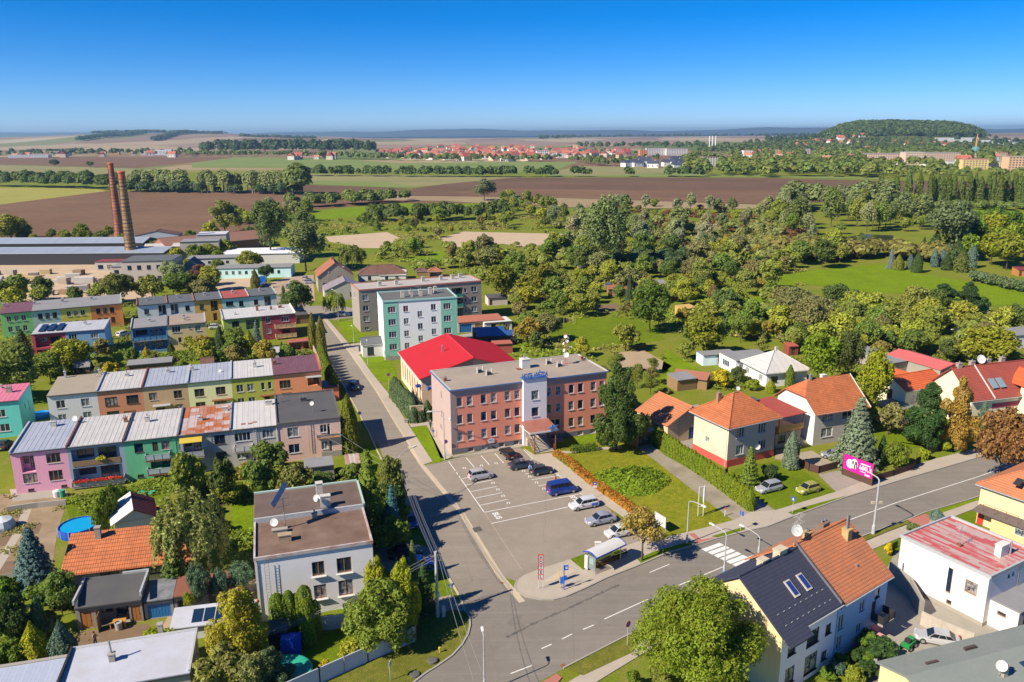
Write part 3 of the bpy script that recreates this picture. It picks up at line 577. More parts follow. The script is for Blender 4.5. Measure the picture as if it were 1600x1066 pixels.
def house(name,label,cat,o,ang,W_,D_,h,wallm,ops={},h2=None,group=None,plinth=None,roof='mono',roofm=None,ov=.12,par='',parm=None,rise=2.5,seams=None,z0=0.0,rid=None,cols=None,gut=True):
 """box house: o = world position of its left front foot, ang = heading of the front eave"""
 root=empty(name,label,cat,(o[0],o[1],z0),ang,group)
 h2=h if h2 is None else h2;c,s=math.cos(ang),math.sin(ang)
 FOOT.append([(o[0]+c*a-s*b,o[1]+s*a+c*b)for a,b in((-.6,-.6),(W_+.6,-.6),(W_+.6,D_+.6),(-.6,D_+.6))])
 mb=MB();z=-.3
 for sd_ in 'frbl':
  L=W_ if sd_ in 'fb' else D_;top=h if sd_=='f' else h2 if sd_=='b' else min(h,h2);T=side_T(sd_,W_,D_)
  q=MB();wall_face(q,T,L,z,top,[p for p in ops.get(sd_,[])]);
  n=len(mb.v);mb.v+=q.v;mb.f+=[tuple(i+n for i in f)for f in q.f];mb.m+=q.m
 if h!=h2:
  for x in(0,W_):mb.poly([(x,0,h),(x,D_,h),(x,D_,h2)]if h<h2 else[(x,0,h),(x,D_,h2),(x,0,h2)])
 if roof=='gx':
  for x in(0,W_):mb.poly([(x,0,h),(x,D_,h),(x,D_/2,h+rise)])
 if roof=='gy':
  for y in(0,D_):mb.poly([(0,y,h),(W_,y,h),(W_/2,y,h+rise)])
 mb.build('wall',wallm,root)
 for sd_,L in ops.items():fill_side(root,sd_,W_,D_,L)
 if plinth:
  p=MB()
  cuts=sorted((q[0],q[0]+q[2])for q in ops.get('f',[])if q[1]<.5)
  x=-.04
  for a,b in cuts+[(W_+.04,W_+.04)]:
   if a>x:p.box(x,-.04,-.3,a,0.0,plinth[0])
   x=max(x,b)
  p.box(-.04,0,-.3,0,D_,plinth[0]).box(W_,0,-.3,W_+.04,D_,plinth[0]).build('plinth',plinth[1],root)
 rm=roofm or FELT;r=MB()
 if roof in('mono','flat'):
  a=ov;sl=(h2-h)/D_
  pts=[(-.02,-a,h+.04-sl*a),(W_+.02,-a,h+.04-sl*a),(W_+.02,D_+a,h2+.04+sl*a),(-.02,D_+a,h2+.04+sl*a)]
  r.slab([(x,y,zz+.12)for x,y,zz in pts],.14)
  if seams:
   k=int(W_/seams)
   for i in range(1,k+1):
    x=i*W_/(k+1)if k else 0
    r.hexa([(x-.015,-a,h+.16-sl*a),(x+.015,-a,h+.16-sl*a),(x+.015,D_+a,h2+.16+sl*a),(x-.015,D_+a,h2+.16+sl*a)],[(x-.01,-a,h+.19-sl*a),(x+.01,-a,h+.19-sl*a),(x+.01,D_+a,h2+.19+sl*a),(x-.01,D_+a,h2+.19+sl*a)])
  r.build('roof',rm,root)
  g=0.0
  for ch,x0,x1 in(('l',-.13,.13),('r',W_-.13,W_+.13)):
   if ch in par:
    t=.42;MB().hexa([(x0,-a-.02,h-.1),(x1,-a-.02,h-.1),(x1,D_+a,h2-.1),(x0,D_+a,h2-.1)],[(x0,-a-.02,h+t),(x1,-a-.02,h+t),(x1,D_+a,h2+t),(x0,D_+a,h2+t)]).build('parapet',parm or GALV,root)
  if 'b' in par:MB().box(-.02,D_-.1,h2-.1,W_+.02,D_+.15,h2+.42).build('parapet',parm or GALV,root)
  if 'o' in par:
   t=.22;m=parm or GALV;q=MB().box(-.06,-a-.06,h+.03,W_+.06,-a+.16,h+.16+t).box(-.06,D_+a-.16,h2+.03,W_+.06,D_+a+.06,h2+.16+t)
   q.hexa([(-.06,-a+.16,h+.03),(.14,-a+.16,h+.03),(.14,D_+a-.16,h2+.03),(-.06,D_+a-.16,h2+.03)],[(-.06,-a+.16,h+.16+t),(.14,-a+.16,h+.16+t),(.14,D_+a-.16,h2+.16+t),(-.06,D_+a-.16,h2+.16+t)])
   q.hexa([(W_-.14,-a+.16,h+.03),(W_+.06,-a+.16,h+.03),(W_+.06,D_+a-.16,h2+.03),(W_-.14,D_+a-.16,h2+.03)],[(W_-.14,-a+.16,h+.16+t),(W_+.06,-a+.16,h+.16+t),(W_+.06,D_+a-.16,h2+.16+t),(W_-.14,D_+a-.16,h2+.16+t)])
   q.build('parapet',m,root)
  elif gut:
   MB().box(-.02,-a-.12,h-.04-sl*a,W_+.02,-a-.003,h+.06-sl*a).build('gutter',DARKM,root)
 elif roof=='gx':
  a=ov;k=rise/(D_/2);e=max(a,.25)
  for sg in(0,1):
   y0=-a if sg==0 else D_+a
   q=[(-e,y0,h-k*a),(W_+e,y0,h-k*a),(W_+e,D_/2,h+rise),(-e,D_/2,h+rise)]
   if sg:q=q[::-1]
   r.slab([(x,y,zz+.16)for x,y,zz in q],.15)
  ro=r.build('roof',rm,root);MB().tube([(-e,D_/2,h+rise+.17),(W_+e,D_/2,h+rise+.17)],.12,8).build('ridge',rid or rm,ro)
  MB().tube([(-e,-a-.06,h-k*a+.02),(W_+e,-a-.06,h-k*a+.02)],.07,6).build('gutter',GALV,root)
 elif roof=='gy':
  a=ov;k=rise/(W_/2);e=max(a,.25)
  for sg in(0,1):
   x0=-a if sg==0 else W_+a
   q=[(x0,D_+e,h-k*a),(x0,-e,h-k*a),(W_/2,-e,h+rise),(W_/2,D_+e,h+rise)]
   if sg:q=q[::-1]
   r.slab([(x,y,zz+.16)for x,y,zz in q],.15)
  ro=r.build('roof',rm,root);MB().tube([(W_/2,-e,h+rise+.17),(W_/2,D_+e,h+rise+.17)],.12,8).build('ridge',rid or rm,ro)
 elif roof=='hip':
  a=ov;L=rid if isinstance(rid,(int,float))else 0.0;cx,cy=W_/2,D_/2;T_=h+rise
  A,B=(cx-L/2,cy,T_),(cx+L/2,cy,T_);q=[(-a,-a,h),(W_+a,-a,h),(W_+a,D_+a,h),(-a,D_+a,h)]
  r.slab([q[0],q[1],B,A]if L else[q[0],q[1],A],.13);r.slab([q[1],q[2],B],.13);r.slab([q[2],q[3],A,B]if L else[q[2],q[3],A],.13);r.slab([q[3],q[0],A],.13)
  ro=r.build('roof',rm,root)
  rg=MB()
  for p,t in((q[0],A),(q[3],A),(q[1],B),(q[2],B)):rg.tube([(p[0],p[1],p[2]+.05),(t[0],t[1],t[2]+.05)],.09,6)
  if L:rg.tube([(A[0],A[1],A[2]+.05),(B[0],B[1],B[2]+.05)],.09,6)
  rg.build('ridge',rm,ro)
  MB().box(-a-.1,-a-.1,h-.2,W_+a+.1,-a-.01,h-.1).box(-a-.1,-a,h-.2,-a-.01,D_+a,h-.1).build('gutter',GALV,root)
 elif roof=='poly':
  for pts in cols:r.slab(pts,.14)
  r.build('roof',rm,root)
 return root
def downpipe(root,side,W_,D_,x,z1,m=None):
 T=side_T(side,W_,D_);a=T(x,-.1,0);b=T(x,-.1,z1);return MB().tube([a,b],.05,6).build('downpipe',m or GALV,root)
# ---------------------------------------------------------------- terraces on the left
def line_at(o,ang,s):return(o[0]+math.cos(ang)*s,o[1]+math.sin(ang)*s)
GR_F='terraced houses of the front row';GR_M='terraced houses of the middle row'
METB=seam((.34,.37,.44),(.42,.44,.5),.5);METW=seam((.55,.53,.50),(.44,.43,.42),.5);METR=seam((.50,.42,.40),(.42,.13,.035),1.0,w=1.25,L=1.6)
METY=seam((.58,.56,.53),(.5,.49,.47),.4,w=1.0);METG=seam((.47,.48,.51),(.40,.40,.42),.5,w=.9);METM=seam((.20,.09,.10),(.16,.07,.08),.6)
oF,aF=(-71.8,106.1),R(17.2);sp=[0,7.27,14.8,22.28,29.77,36.67,46.38]
def rowF(i,label,wallm,ops,roofm,D_=11.0,h=6.25,h2=6.9,**k):
 return house('terraced_house',label,'house',line_at(oF,aF,sp[i]),aF,sp[i+1]-sp[i],D_,h,wallm,ops,h2=h2,group=GR_F,roofm=roofm,**k)
pinkm=plaster(C('#d58fa6',1.05));bluegrey=plaster(C('#8296a6',1.0));greenm=plaster(C('#4fa878',1.0));greym=plaster(C('#9a9a98',1.0));greyw=plaster(C('#a8a49e',1.0));pinkb=plaster(C('#d6a592',1.1))
h=rowF(0,'pink terraced house with a pale blue metal roof, leftmost of the front row',pinkm,{'f':[(1.15,3.2,1.75,2.5,'L'),(1.12,1.5,1.84,1.48,'b3'),(4.44,4.2,1.85,1.5,'b3'),(4.45,1.45,1.8,1.55,'b3'),(1.5,.2,.8,.4,'d1'),(5.8,.2,.8,.4,'d1')],'l':[(4,3.6,1.1,1.3,'b')]},METB,seams=.75,par='lr',parm=GALV)
chimney(h,3.9,8.6,6.7,1.0,.8,.6,pots=2);dish(h,6.9,9,6.9)
h=rowF(1,'blue-grey terraced house with two deep loggias, red flowers along the lower one',bluegrey,{'f':[(.45,3.1,6.4,2.75,'L'),(.35,.4,6.6,2.5,'L')]},METW,seams=.75,par='lr',parm=RUST)
MB().box(.45,-.05,3.15,6.85,0.0,4.0).build('railing',WOOD,h);balcony(h,'f',7.5,11,.2,0.35,7.0,1.2,mp=GALV)
chimney(h,6.9,7.5,6.6,.9,.5,.5,BRICK);LOGGIA=h
h=rowF(2,'bright green terraced house with two white-panelled balconies and a light metal roof',greenm,{'f':[(1.35,4.35,1.2,1.4,'d1'),(3.85,4.2,.75,1.5,'DD'),(5.1,4.35,1.15,1.4,'b'),(3.3,1.4,2.9,1.5,'L'),(1.3,.3,.9,.5,'d1')]},METW,seams=.75,par='lr',parm=GALV)
mgr=plain((.10,.42,.28),.5)
balcony(h,'f',7.5,11,2.8,3.15,3.4,1.1,RUST,plain((.42,.48,.5),.5));balcony(h,'f',7.5,11,2.85,.9,3.3,1.1,RUST,plain((.42,.48,.5),.5));ladder(h,'f',7.5,11,6.7,0,6.2,m=mgr)
chimney(h,2.6,6.6,6.55,1.1,.7,.5)
h=rowF(3,'grey terraced house with a rust-patched metal roof and a yellow awning over its balcony',greym,{'f':[(.6,3.1,2.7,2.2,'L'),(5.1,4.25,1.55,1.45,'d'),(5.1,1.45,1.55,1.5,'d')]},METR,par='lr',parm=GALV,seams=1.2)
balcony(h,'f',7.5,11,.2,2.9,3.3,1.1,CONC,GALV);MB().hexa([(.2,-1.1,5.35),(3.4,-1.1,5.35),(3.4,0,5.9),(.2,0,5.9)],[(.2,-1.1,5.4),(3.4,-1.1,5.4),(3.4,0,5.95),(.2,0,5.95)]).build('awning',plain((.52,.38,.04),.7),h)
ladder(h,'f',7.5,11,4.3,0,6.2);chimney(h,3.0,5.0,6.45,.9,.6,.5);chimney(h,6.6,8.0,6.6,.9,.8,.5,pots=0)
h=rowF(4,'light grey terraced house with a white balcony, outside stair and stained metal roof',greyw,{'f':[(.55,4.3,2.35,1.45,'w4'),(4.65,4.4,1.7,1.4,'w3'),(.65,1.45,1.75,1.5,'w3'),(3.8,1.2,.75,1.75,'DO'),(5.35,1.5,1.0,1.4,'w')]},METY,par='l',parm=GALV,seams=.95)
balcony(h,'f',7,11,.4,2.9,2.7,1.0,CONC,WHITE);ladder(h,'f',7,11,3.35,2.7,6.3,m=FRAMEW);downpipe(h,'f',7,11,6.8,6.2,FRAMEW)
st=MB()
for i in range(6):st.box(3.4-i*.3,-1.1,0,3.7-i*.3,-.05,1.15-i*.19)
st.box(3.7,-1.1,0,4.8,-.05,1.18).build('steps',CONC,h);chimney(h,5.9,8.7,6.65,1.0,1.1,.5,pots=0)
for q in((2.0,4.4),(2.7,3.0),(1.9,1.6),(2.9,1.5),(3.6,1.9)):chimney(h,q[0],q[1],6.35,.12,.5,.4,BRICK,0,'roof_vent')
h=rowF(5,'pinkish brown end house of the front row with a flat dark felt roof',pinkb,{'f':[(1.5,4.1,1.7,1.55,'w'),(1.5,1.35,1.7,1.5,'w'),(6.5,4.25,1.05,1.35,'w'),(7.6,3.7,.5,1.95,'w1'),(6.55,1.4,.95,1.35,'w'),(7.75,.8,.5,1.95,'w1')],'r':[(4,3.8,1.2,1.4,'w')]},FELT,D_=12.6,par='o',parm=rough((.12,.11,.11)))
balcony(h,'f',9.7,12,5.85,3.55,3.75,.5,plain((.6,.33,.18),.7),STEEL,hh=.5);ladder(h,'f',9.7,12,4.7,1.2,6.3);chimney(h,4.6,9.0,6.6,.8,1.0,.5,FELT,3);dish(h,5.7,3.5,6.5,r=.35,mast=1.6);antenna(h,.6,9.4,6.9,1.2);MB().box(6.5,-.05,0,9.6,-.005,1.0).build('plinth',CONC,h)
oM,aM=(-81.2,132.1),R(18.2);sm=[0,7.86,15.25,22.88,30.43,37.98,46.74]
def rowM(i,label,wallm,ops,roofm,D_=9.8,h=6.2,h2=6.8,**k):
 return house('terraced_house',label,'house',line_at(oM,aM,sm[i]),aM,sm[i+1]-sm[i],D_,h,wallm,ops,h2=h2,group=GR_M,roofm=roofm,**k)
h=rowM(0,'off-white end house of the middle row with a sandy grey felt roof',plaster(C('#c2c2c2',1.0)),{'f':[(1.25,3.84,1.4,1.45,'w'),(5.16,3.77,1.37,1.45,'w'),(1.26,1.3,1.33,1.4,'w'),(5.2,1.3,1.36,1.4,'w')],'l':[(3,3.5,.9,1.3,'w')]},rough((.33,.28,.21),(.25,.22,.18),s1=.3,name='sandy_felt'),par='r',parm=GALV)
chimney(h,1.4,9.0,6.75,1.3,.35,.35);chimney(h,7.2,8.8,6.75,1.1,.5,.4);antenna(h,6.6,7.9,6.7,1.4)
h=rowM(1,'terracotta brown terraced house with a pale metal roof in the middle row',plaster(C('#c07a55',1.0)),{'f':[(1.1,3.37,2.0,1.6,'d3'),(4.6,3.4,1.98,1.6,'d3'),(1.15,1.0,2.0,1.35,'d3'),(3.9,.1,2.0,2.0,'DO')]},METW,seams=.75,par='r',parm=RUST)
chimney(h,4.2,6.7,6.6,.7)
h=rowM(2,'sandy tan terraced house with small brown windows in the middle row',plaster(C('#b5966c',1.0)),{'f':[(.95,3.66,1.37,1.4,'b'),(5.1,3.55,1.41,1.5,'b'),(5.15,1.1,1.32,1.3,'b'),(1.8,.1,1.6,2.0,'DD')]},METB,seams=.75,par='r',parm=GALV)
chimney(h,3.9,6.7,6.6,.8);MB().box(1.4,-1.0,2.6,4.4,-.01,2.72).build('door_canopy',GALV,h)
h=rowM(3,'pale yellow terraced house with a bluish metal roof in the middle row',plaster(C('#e3df95',1.0)),{'f':[(1.0,3.46,1.7,1.5,'b'),(4.7,3.47,1.7,1.5,'b'),(1.0,1.1,1.7,1.3,'b'),(4.2,.6,2.2,1.7,'d')]},METB,seams=.75,par='r',parm=GALV)
chimney(h,.5,6.7,6.6,.8,.6,.4);dish(h,5.6,4.4,6.5,r=.3,mast=.3);MB().box(3.9,-.9,2.5,7.4,-.01,2.62).build('door_canopy',RUST,h)
h=rowM(4,'lime green terraced house with white windows in the middle row',plaster(C('#a5a928',.95)),{'f':[(.8,3.55,1.2,1.45,'w'),(2.7,3.55,1.16,1.45,'w'),(5.2,3.55,.65,1.45,'w1'),(6.45,3.6,.65,1.4,'w1'),(.8,1.1,1.2,1.25,'w'),(2.75,1.1,1.2,1.25,'w'),(5.6,.1,1.0,2.1,'D')]},METY,seams=.6,par='',parm=GALV)
chimney(h,4.4,5.2,6.55,1.1,.6,.5);MB().box(4.85,-.8,2.45,7.5,-.01,2.56).build('door_canopy',RUST,h)
h=rowM(5,'bright orange end house of the middle row with a plum metal roof',plaster(C('#e8834f',1.0)),{'f':[(1.0,3.43,2.05,1.6,'b3'),(6.2,3.5,2.2,1.75,'L'),(1.2,1.0,1.9,1.5,'d3'),(5.9,.8,1.6,1.4,'d')]},METM,seams=.45,par='r',parm=plain((.5,.12,.08),.6))
MB().box(5.9,-1.1,5.3,8.76,-.01,5.42).build('door_canopy',GALV,h);chimney(h,.5,5.8,6.55,.8,.6,.4,RUST)
h=house('porch','low orange porch with a plum roof against the orange end house','porch',line_at(oM,aM,46.9),aM,3.0,4.5,2.7,plaster(C('#e06a45',1.0)),{'f':[(.4,.2,1.0,2.1,'DD')]},roofm=METM,seams=.45)
h=house('house','turquoise house with a bright pink metal roof at the left edge','house',(-93.4,126.8),R(17),9.2,8.0,6.4,plaster(C('#4fc2b4',1.0)),{'f':[(1.0,3.7,1.9,1.3,'w3'),(4.9,3.7,2.1,1.35,'w3'),(1.2,1.1,1.9,1.3,'w3'),(5.1,1.1,2.2,1.35,'w3')],'r':[(3.0,3.9,.4,.9,'k1'),(5.2,3.0,.3,1.8,'k1')]},h2=7.0,roofm=seam((.66,.17,.26),(.6,.25,.32),.4),seams=.75)
chimney(h,6.9,4.0,6.6,1.2,.9,.5,CONC,2);chimney(h,4.9,6.5,6.7,.9)
GR_B='terraced houses of the back rows'
def rowN(label,L,Rr,wallm,ops,roofm,D_=8.5,h=6.2,h2=6.7,name='terraced_house',ang=None,base=None,**k):
 a=base[0];an=base[1];o=line_at(a,an,L)
 return house(name,label,'house',o,an,Rr-L,D_,h,wallm,ops,h2=h2,group=GR_B,roofm=roofm,**k)
bL=((-110.2,177.2),R(18));bM=((-89.7,182.2),R(22));bR=((-71.1,191.1),R(23));cL=((-130.7,199.5),R(26));cR=((-100.1,208.3),R(24.5))
GREYR=rough((.25,.25,.26),s1=.4,name='grey_felt');DKR=rough((.11,.12,.13),s1=.4,name='dark_felt')
h=rowN('house with dark red balcony bands and solar panels on its roof',0,6.9,plaster(C('#a83446',1.1)),{'f':[(.6,3.0,5.6,2.4,'L'),(.6,.4,5.6,2.1,'L')]},METG,base=bL)
for i in range(3):
 x=1.2+i*1.8;MB().hexa([(x,1,6.55),(x+1.2,1,6.55),(x+1.2,6.5,6.85),(x,6.5,6.85)],[(x,1,6.7),(x+1.2,1,6.7),(x+1.2,6.5,7.1),(x,6.5,7.1)]).build('solar_panel',plain((.02,.03,.05),.1),h)
h=rowN('blue and grey house with a pale grey roof beside the solar panels',6.9,15.2,plaster(C('#6c96b4',1.0)),{'f':[(.64,4.2,1.7,1.36,'w3'),(5.3,4.3,1.55,1.3,'w3'),(5.3,1.7,1.55,1.37,'w3')]},METG,base=bL,par='r');chimney(h,3.5,5,6.5,.9)
h=rowN('steel blue house with glazed loggias on both floors',0,7.9,plaster(C('#5586ad',1.0)),{'f':[(.3,3.3,7.2,2.5,'L'),(.3,.6,7.2,2.3,'L')]},GREYR,base=bM,par='lr');chimney(h,4,4.5,6.45,.9);balcony(h,'f',7.9,9,.1,3.1,7.6,.4,mp=plain((.1,.3,.5),.5))
h=rowN('sandy yellow house with blue windows and a brown felt roof',7.9,16.5,plaster(C('#dcb877',1.0)),{'f':[(.95,4.4,1.9,1.5,'w3'),(4.6,5.0,.6,.6,'w1'),(6.1,4.3,1.3,1.4,'w'),(2.1,1.8,.8,1.3,'w'),(4.6,2.2,.6,.7,'w1'),(6.1,1.6,1.4,1.4,'w')]},rough((.33,.26,.2),s1=.4,name='brown_felt'),base=bM,par='lr',parm=GALV);chimney(h,3.8,5.5,6.5,.9);chimney(h,4.0,3,6.4,.8)
h=rowN('olive green house with a ribbed metal roof, left half of a pair',0,9.1,plaster(C('#92a83c',1.0)),{'f':[(1.98,4.2,1.7,1.4,'d'),(5.26,3.2,3.3,2.5,'L'),(1.9,1.6,1.65,1.5,'d')]},METY,seams=.6,base=bR,D_=9.5,par='l');chimney(h,3.2,3.6,6.4,.3);chimney(h,8.7,5.5,6.5,1.3,.6,.5,BRICK)
h=rowN('maroon house with cream balconies, right half of a pair',9.1,17.4,plaster(C('#8d3440',1.1)),{'f':[(.95,4.3,1.1,1.5,'w'),(4.8,4.35,1.8,1.45,'w3'),(1.0,1.7,1.1,1.45,'w'),(4.7,1.4,2.0,1.6,'L')]},METW,seams=.75,base=bR,D_=9.5,par='r',parm=WHITE)
crm=plain((.62,.40,.22),.7);balcony(h,'f',8.3,9,3.0,3.0,5.1,1.1,crm,crm);balcony(h,'f',8.3,9,3.0,.5,5.1,1.1,crm,crm);chimney(h,3,5.5,6.5,.8,.5,.4,BRICK);chimney(h,5.4,6.5,6.5,.7,.9,.5,BRICK)
N4=[('light green','#86c86a','with a plum ribbed roof',METM,'w'),('pale sage','#a9c2ab','with a grey roof',GREYR,'d'),('bright yellow','#dcbe12','with a grey felt roof',GREYR,'w'),('deep orange','#cf7a2c','at the end of its row',GREYR,'d')]
xs=[-.5,6.55,13.1,20.1,27.7]
for i,(cn,hx,rest,rf,ws)in enumerate(N4):
 h=rowN('%s rear terraced house %s'%(cn,rest),xs[i],xs[i+1],plaster(C(hx,1.0)),{'f':[(1.3+k*1.65,z,1.0,1.45,ws)for k in range(3)for z in(4.0,1.3)]},rf,base=cL,D_=9,par='r' if i==3 else '',h2=7.1)
 chimney(h,.4,6,6.7,1.0);
N5=[('white','#cfd2d8','with a red edged party wall, leftmost of its row',DKR,BRICK),('white','#cdd0d6','with a dark loggia, second of its row',DKR,BRICK),('golden yellow','#d3a22e','with a dark grey roof',DKR,GALV),('pale aqua','#a9cccb','with a brick red roof',seam((.42,.10,.06)),GALV),('white','#c9d2de','with a slate grey roof at the right end of its row',DKR,GALV)]
xs=[0,7.45,14.3,21.5,28.7,36.2]
for i,(cn,hx,rest,rf,pm)in enumerate(N5):
 ops=[(5.1,3.0,2.0,2.9,'L'),(1.6,3.8,1.2,1.4,'d')]if i in(0,)else[(.7,3.0,2.0,2.9,'L'),(4.4,3.8,1.15,1.4,'d')]if i==1 else[(1.25,3.75,1.1,1.45,'d'),(4.1,3.0,1.9,2.9,'L')]if i in(2,4)else[(.9,4.1,2.0,1.2,'d3'),(4.4,3.7,1.2,1.5,'d')]
 ops+=[(1.0,1.0,1.2,1.4,'d'),(4.5,.3,1.0,2.1,'DD')]
 h=rowN('%s rear house %s'%(cn,rest),xs[i],xs[i+1],plaster(C(hx,1.0)),{'f':ops},rf,base=cR,D_=8.5,par='r' if i>0 else 'lr',parm=pm);chimney(h,2.5+i*.3,5.0,6.5,.9)
house('house','grey rendered house cut by the left edge behind the turquoise one','house',(-123.5,163.8),R(20),8.5,9.0,6.6,plaster(C('#b5a99c',.9)),{'r':[(1.6,3.6,.9,1.5,'w'),(4.6,3.6,.9,1.5,'w'),(1.6,.8,.9,1.5,'w')]},roofm=GREYR,h2=7.0)
# ---------------------------------------------------------------- white house with the brown felt roof
oW,aW=(-26.9,74.3),R(17.0)
BH=rough((.84,.81,.81),(.68,.66,.66),s1=.5,s2=14,amt=.4,name='white_render')
h=house('apartment_house','white flat-roofed house with a two-level brown felt roof and a solar panel on a mast','house',oW,aW,12.2,15.0,7.3,BH,{'f':[(5.71,4.45,1.3,1.65,'b'),(8.3,4.35,1.55,1.75,'b'),(5.74,1.7,1.3,1.63,'b'),(8.33,1.6,1.53,1.8,'b'),(8.6,.1,1.0,.5,'s'),(3.2,.1,.7,.4,'s')],'r':[(2,4.5,1.2,1.5,'b'),(7,4.5,1.2,1.5,'b'),(2,1.7,1.2,1.5,'b')]},roofm=BROWNFELT,par='o',parm=rough((.55,.55,.56),(.3,.1,.04),s1=.7,amt=.9,name='flashing'))
for w_ in[c for c in h.children if c.name.startswith('window')and abs(c.rotation_euler.z)<.01][:4]:
 ww=1.3 if w_.location.x<7 else 1.55
 MB().box(-.15,-.32,-.1,ww+.15,-.095,-.03).build('window_ledge',WHITE,w_)
MB().box(-.02,8.4,7.45,12.22,15.1,7.95).build('roof_upper',rough((.12,.08,.065),(.2,.15,.12),s1=.5,name='upper_felt'),h)
MB().box(-.06,8.15,7.45,12.26,8.4,8.05).build('parapet',GALV,h);MB().box(-.06,15.1,7.4,12.26,15.35,8.15).build('parapet',plain((.40,.52,.46),.6),h);MB().box(12.22,8.4,7.4,12.45,15.1,8.1).build('parapet',plain((.40,.52,.46),.6),h)
chimney(h,3.2,3.1,7.45,.75,1.3,.7,rough((.34,.24,.12),(.5,.48,.45),s1=2,name='patched_chimney'),0);chimney(h,2.7,5.3,7.45,.35,1.6,.5,CONC,0);chimney(h,6.6,7.6,7.45,.6,.55,.5,CONC)
chimney(h,7.5,11.8,7.95,1.9,.75,.7,CHIMW,0);chimney(h,8.0,9.2,7.95,1.35,1.1,.6,CHIMW,0)
dish(h,2.2,6.0,7.5,R(255),.45,.9);dish(h,7.1,8.6,8.0,R(240),.42,1.4);antenna(h,3.3,6.1,7.45,3.6,.3)
m_=MB().tube([(3.3,6.0,7.45),(3.3,6.0,11.6)],.06,8).build('mast',STEEL,h)
MB().hexa([(2.0,6.1,10.6),(2.3,5.3,10.4),(3.9,6.6,12.3),(3.6,7.4,12.5)],[(2.0,6.05,10.7),(2.3,5.25,10.5),(3.9,6.55,12.4),(3.6,7.35,12.6)]).build('solar_panel',plain((.012,.025,.07),.12),m_)
ladder(h,'f',12.2,15,.95,0.4,7.3,.45,.28);
MB().box(.0,-.1,0,.25,-.005,7.2).build('wall_strip',plaster(C('#c9c0b8')),h)
# ---------------------------------------------------------------- hotel
oH,aH=(-9.8,119.8),R(21.0)
terr=plaster(C('#d47a5c',1.1),.25);mauve=plaster(C('#8d7a78',1.0));pinkw=plaster(C('#cfb2a8',.6),.2);bay=plaster(C('#cfcad0',.95),.15)
wl=[]
for x in(.97,2.67,5.03,6.74,9.14,10.84):
 for z in(8.0,5.05,2.12):wl.append((x,z,.98,1.56,'w1'))
for x in(16.5,18.22,20.64,22.35,24.75,26.4):wl.append((x,7.75,.98,1.6,'w1'))
for x in(16.5,18.25,20.64,22.38,24.75,26.4):wl.append((x,4.8,.96,1.6,'w1'))
for x in(20.68,22.42,24.8,26.4):wl.append((x,1.8,.98,1.62,'w1'))
wl+=[(17.2,1.6,1.9,1.95,'w2')]
wl+=[(x,.05,1.05,.75,'s1')for x in(2.69,5.0,8.0,10.6,17.6,22.4,24.8)]
hot=house('hotel','three-storey terracotta hotel with a white stair bay, blue rooftop letters and a flat grey roof','hotel',oH,aH,27.7,11.2,10.75,terr,{'f':wl,'l':[(5.8,7.9,.32,1.3,'k1'),(5.8,4.6,.32,1.3,'k1'),(5.0,2.4,.25,.8,'k1'),(5.6,2.3,.25,.8,'k1'),(6.9,2.2,.25,.7,'k1')]},roofm=rough((.36,.30,.235),(.27,.225,.18),s1=.25,s2=3,amt=.8,name='hotel_felt'),par='',gut=False)
q=MB().box(-.01,-.03,9.72,12.2,0.0,10.74).box(16.3,-.03,9.72,27.71,0.0,10.74).box(-.01,-.031,.1,.95,0.0,9.72);q.build('frieze',mauve,hot)
q=MB();bx=sorted([o[0]for o in wl if o[4]=='s1']);x=-.01
for b0 in bx+[27.71]:
 q.box(x,-.05,-.3,b0,0,.88);x=b0+1.05
q.box(-.01,-.051,.80,27.71,-.0,.90);q.build('plinth',rough((.16,.16,.18),(.24,.22,.22),s1=1.5,name='slate_cladding'),hot)
sw=MB();wall_face(sw,lambda s,d,z:(-.03+d*.9,11.2-s,z),11.2,-.3,10.7,[(5.8,7.9,.32,1.3,'k1'),(5.8,4.6,.32,1.3,'k1'),(5.0,2.4,.25,.8,'k1'),(5.6,2.3,.25,.8,'k1'),(6.9,2.2,.25,.7,'k1')]);sw.build('side_wall',pinkw,hot)
bl_=plain((.10,.17,.33),.45)
MB().box(-.1,-.3,10.76,12.1,-.13,10.98).box(16.35,-.3,10.76,27.8,-.13,10.98).box(-.28,-.3,10.76,-.1,11.3,10.98).build('gutter',bl_,hot)
MB().box(-.1,11.3,10.7,27.8,11.5,11.05).box(27.7,-.2,10.7,27.95,11.3,11.05).box(-.1,-.13,10.72,.18,11.3,11.02).build('parapet',rough((.5,.48,.44)),hot)
by=MB();wall_face(by,lambda s,d,z:(12.2+s,-.75+d,z),4.1,-.3,11.3,[(1.35,7.75,1.3,1.6,'w'),(1.4,4.85,1.3,1.6,'w'),(1.2,1.4,1.8,2.2,'X')])
by.poly([(12.2,-.75,-.3),(12.2,0,-.3),(12.2,0,11.3),(12.2,-.75,11.3)]).poly([(16.3,-.75,-.3),(16.3,0,-.3),(16.3,0,11.3),(16.3,-.75,11.3)]).poly([(12.2,0,10.9),(16.3,0,10.9),(16.3,0,11.3),(12.2,0,11.3)])
byo=by.build('stair_bay',bay,hot)
for z in(7.75,4.85):
 f_,p_,s_=win_meshes('w1',1.3,1.6);o=put('window',f_,hot,(13.55,-.75,z));put('pane',p_,o);put('sill',s_,o)
MB().box(12.1,-.9,11.3,16.4,.9,11.42).build('bay_roof',bl_,hot)
d_=MB().box(13.5,-.6,1.4,15.1,-.56,3.5).build('door',DGLASS,hot);MB().box(13.4,-.62,1.4,13.5,-.5,3.55).box(15.1,-.62,1.4,15.2,-.5,3.55).box(13.5,-.62,3.5,15.1,-.5,3.58).box(14.26,-.62,1.4,14.34,-.5,3.5).build('frame',FRAMEW,d_)
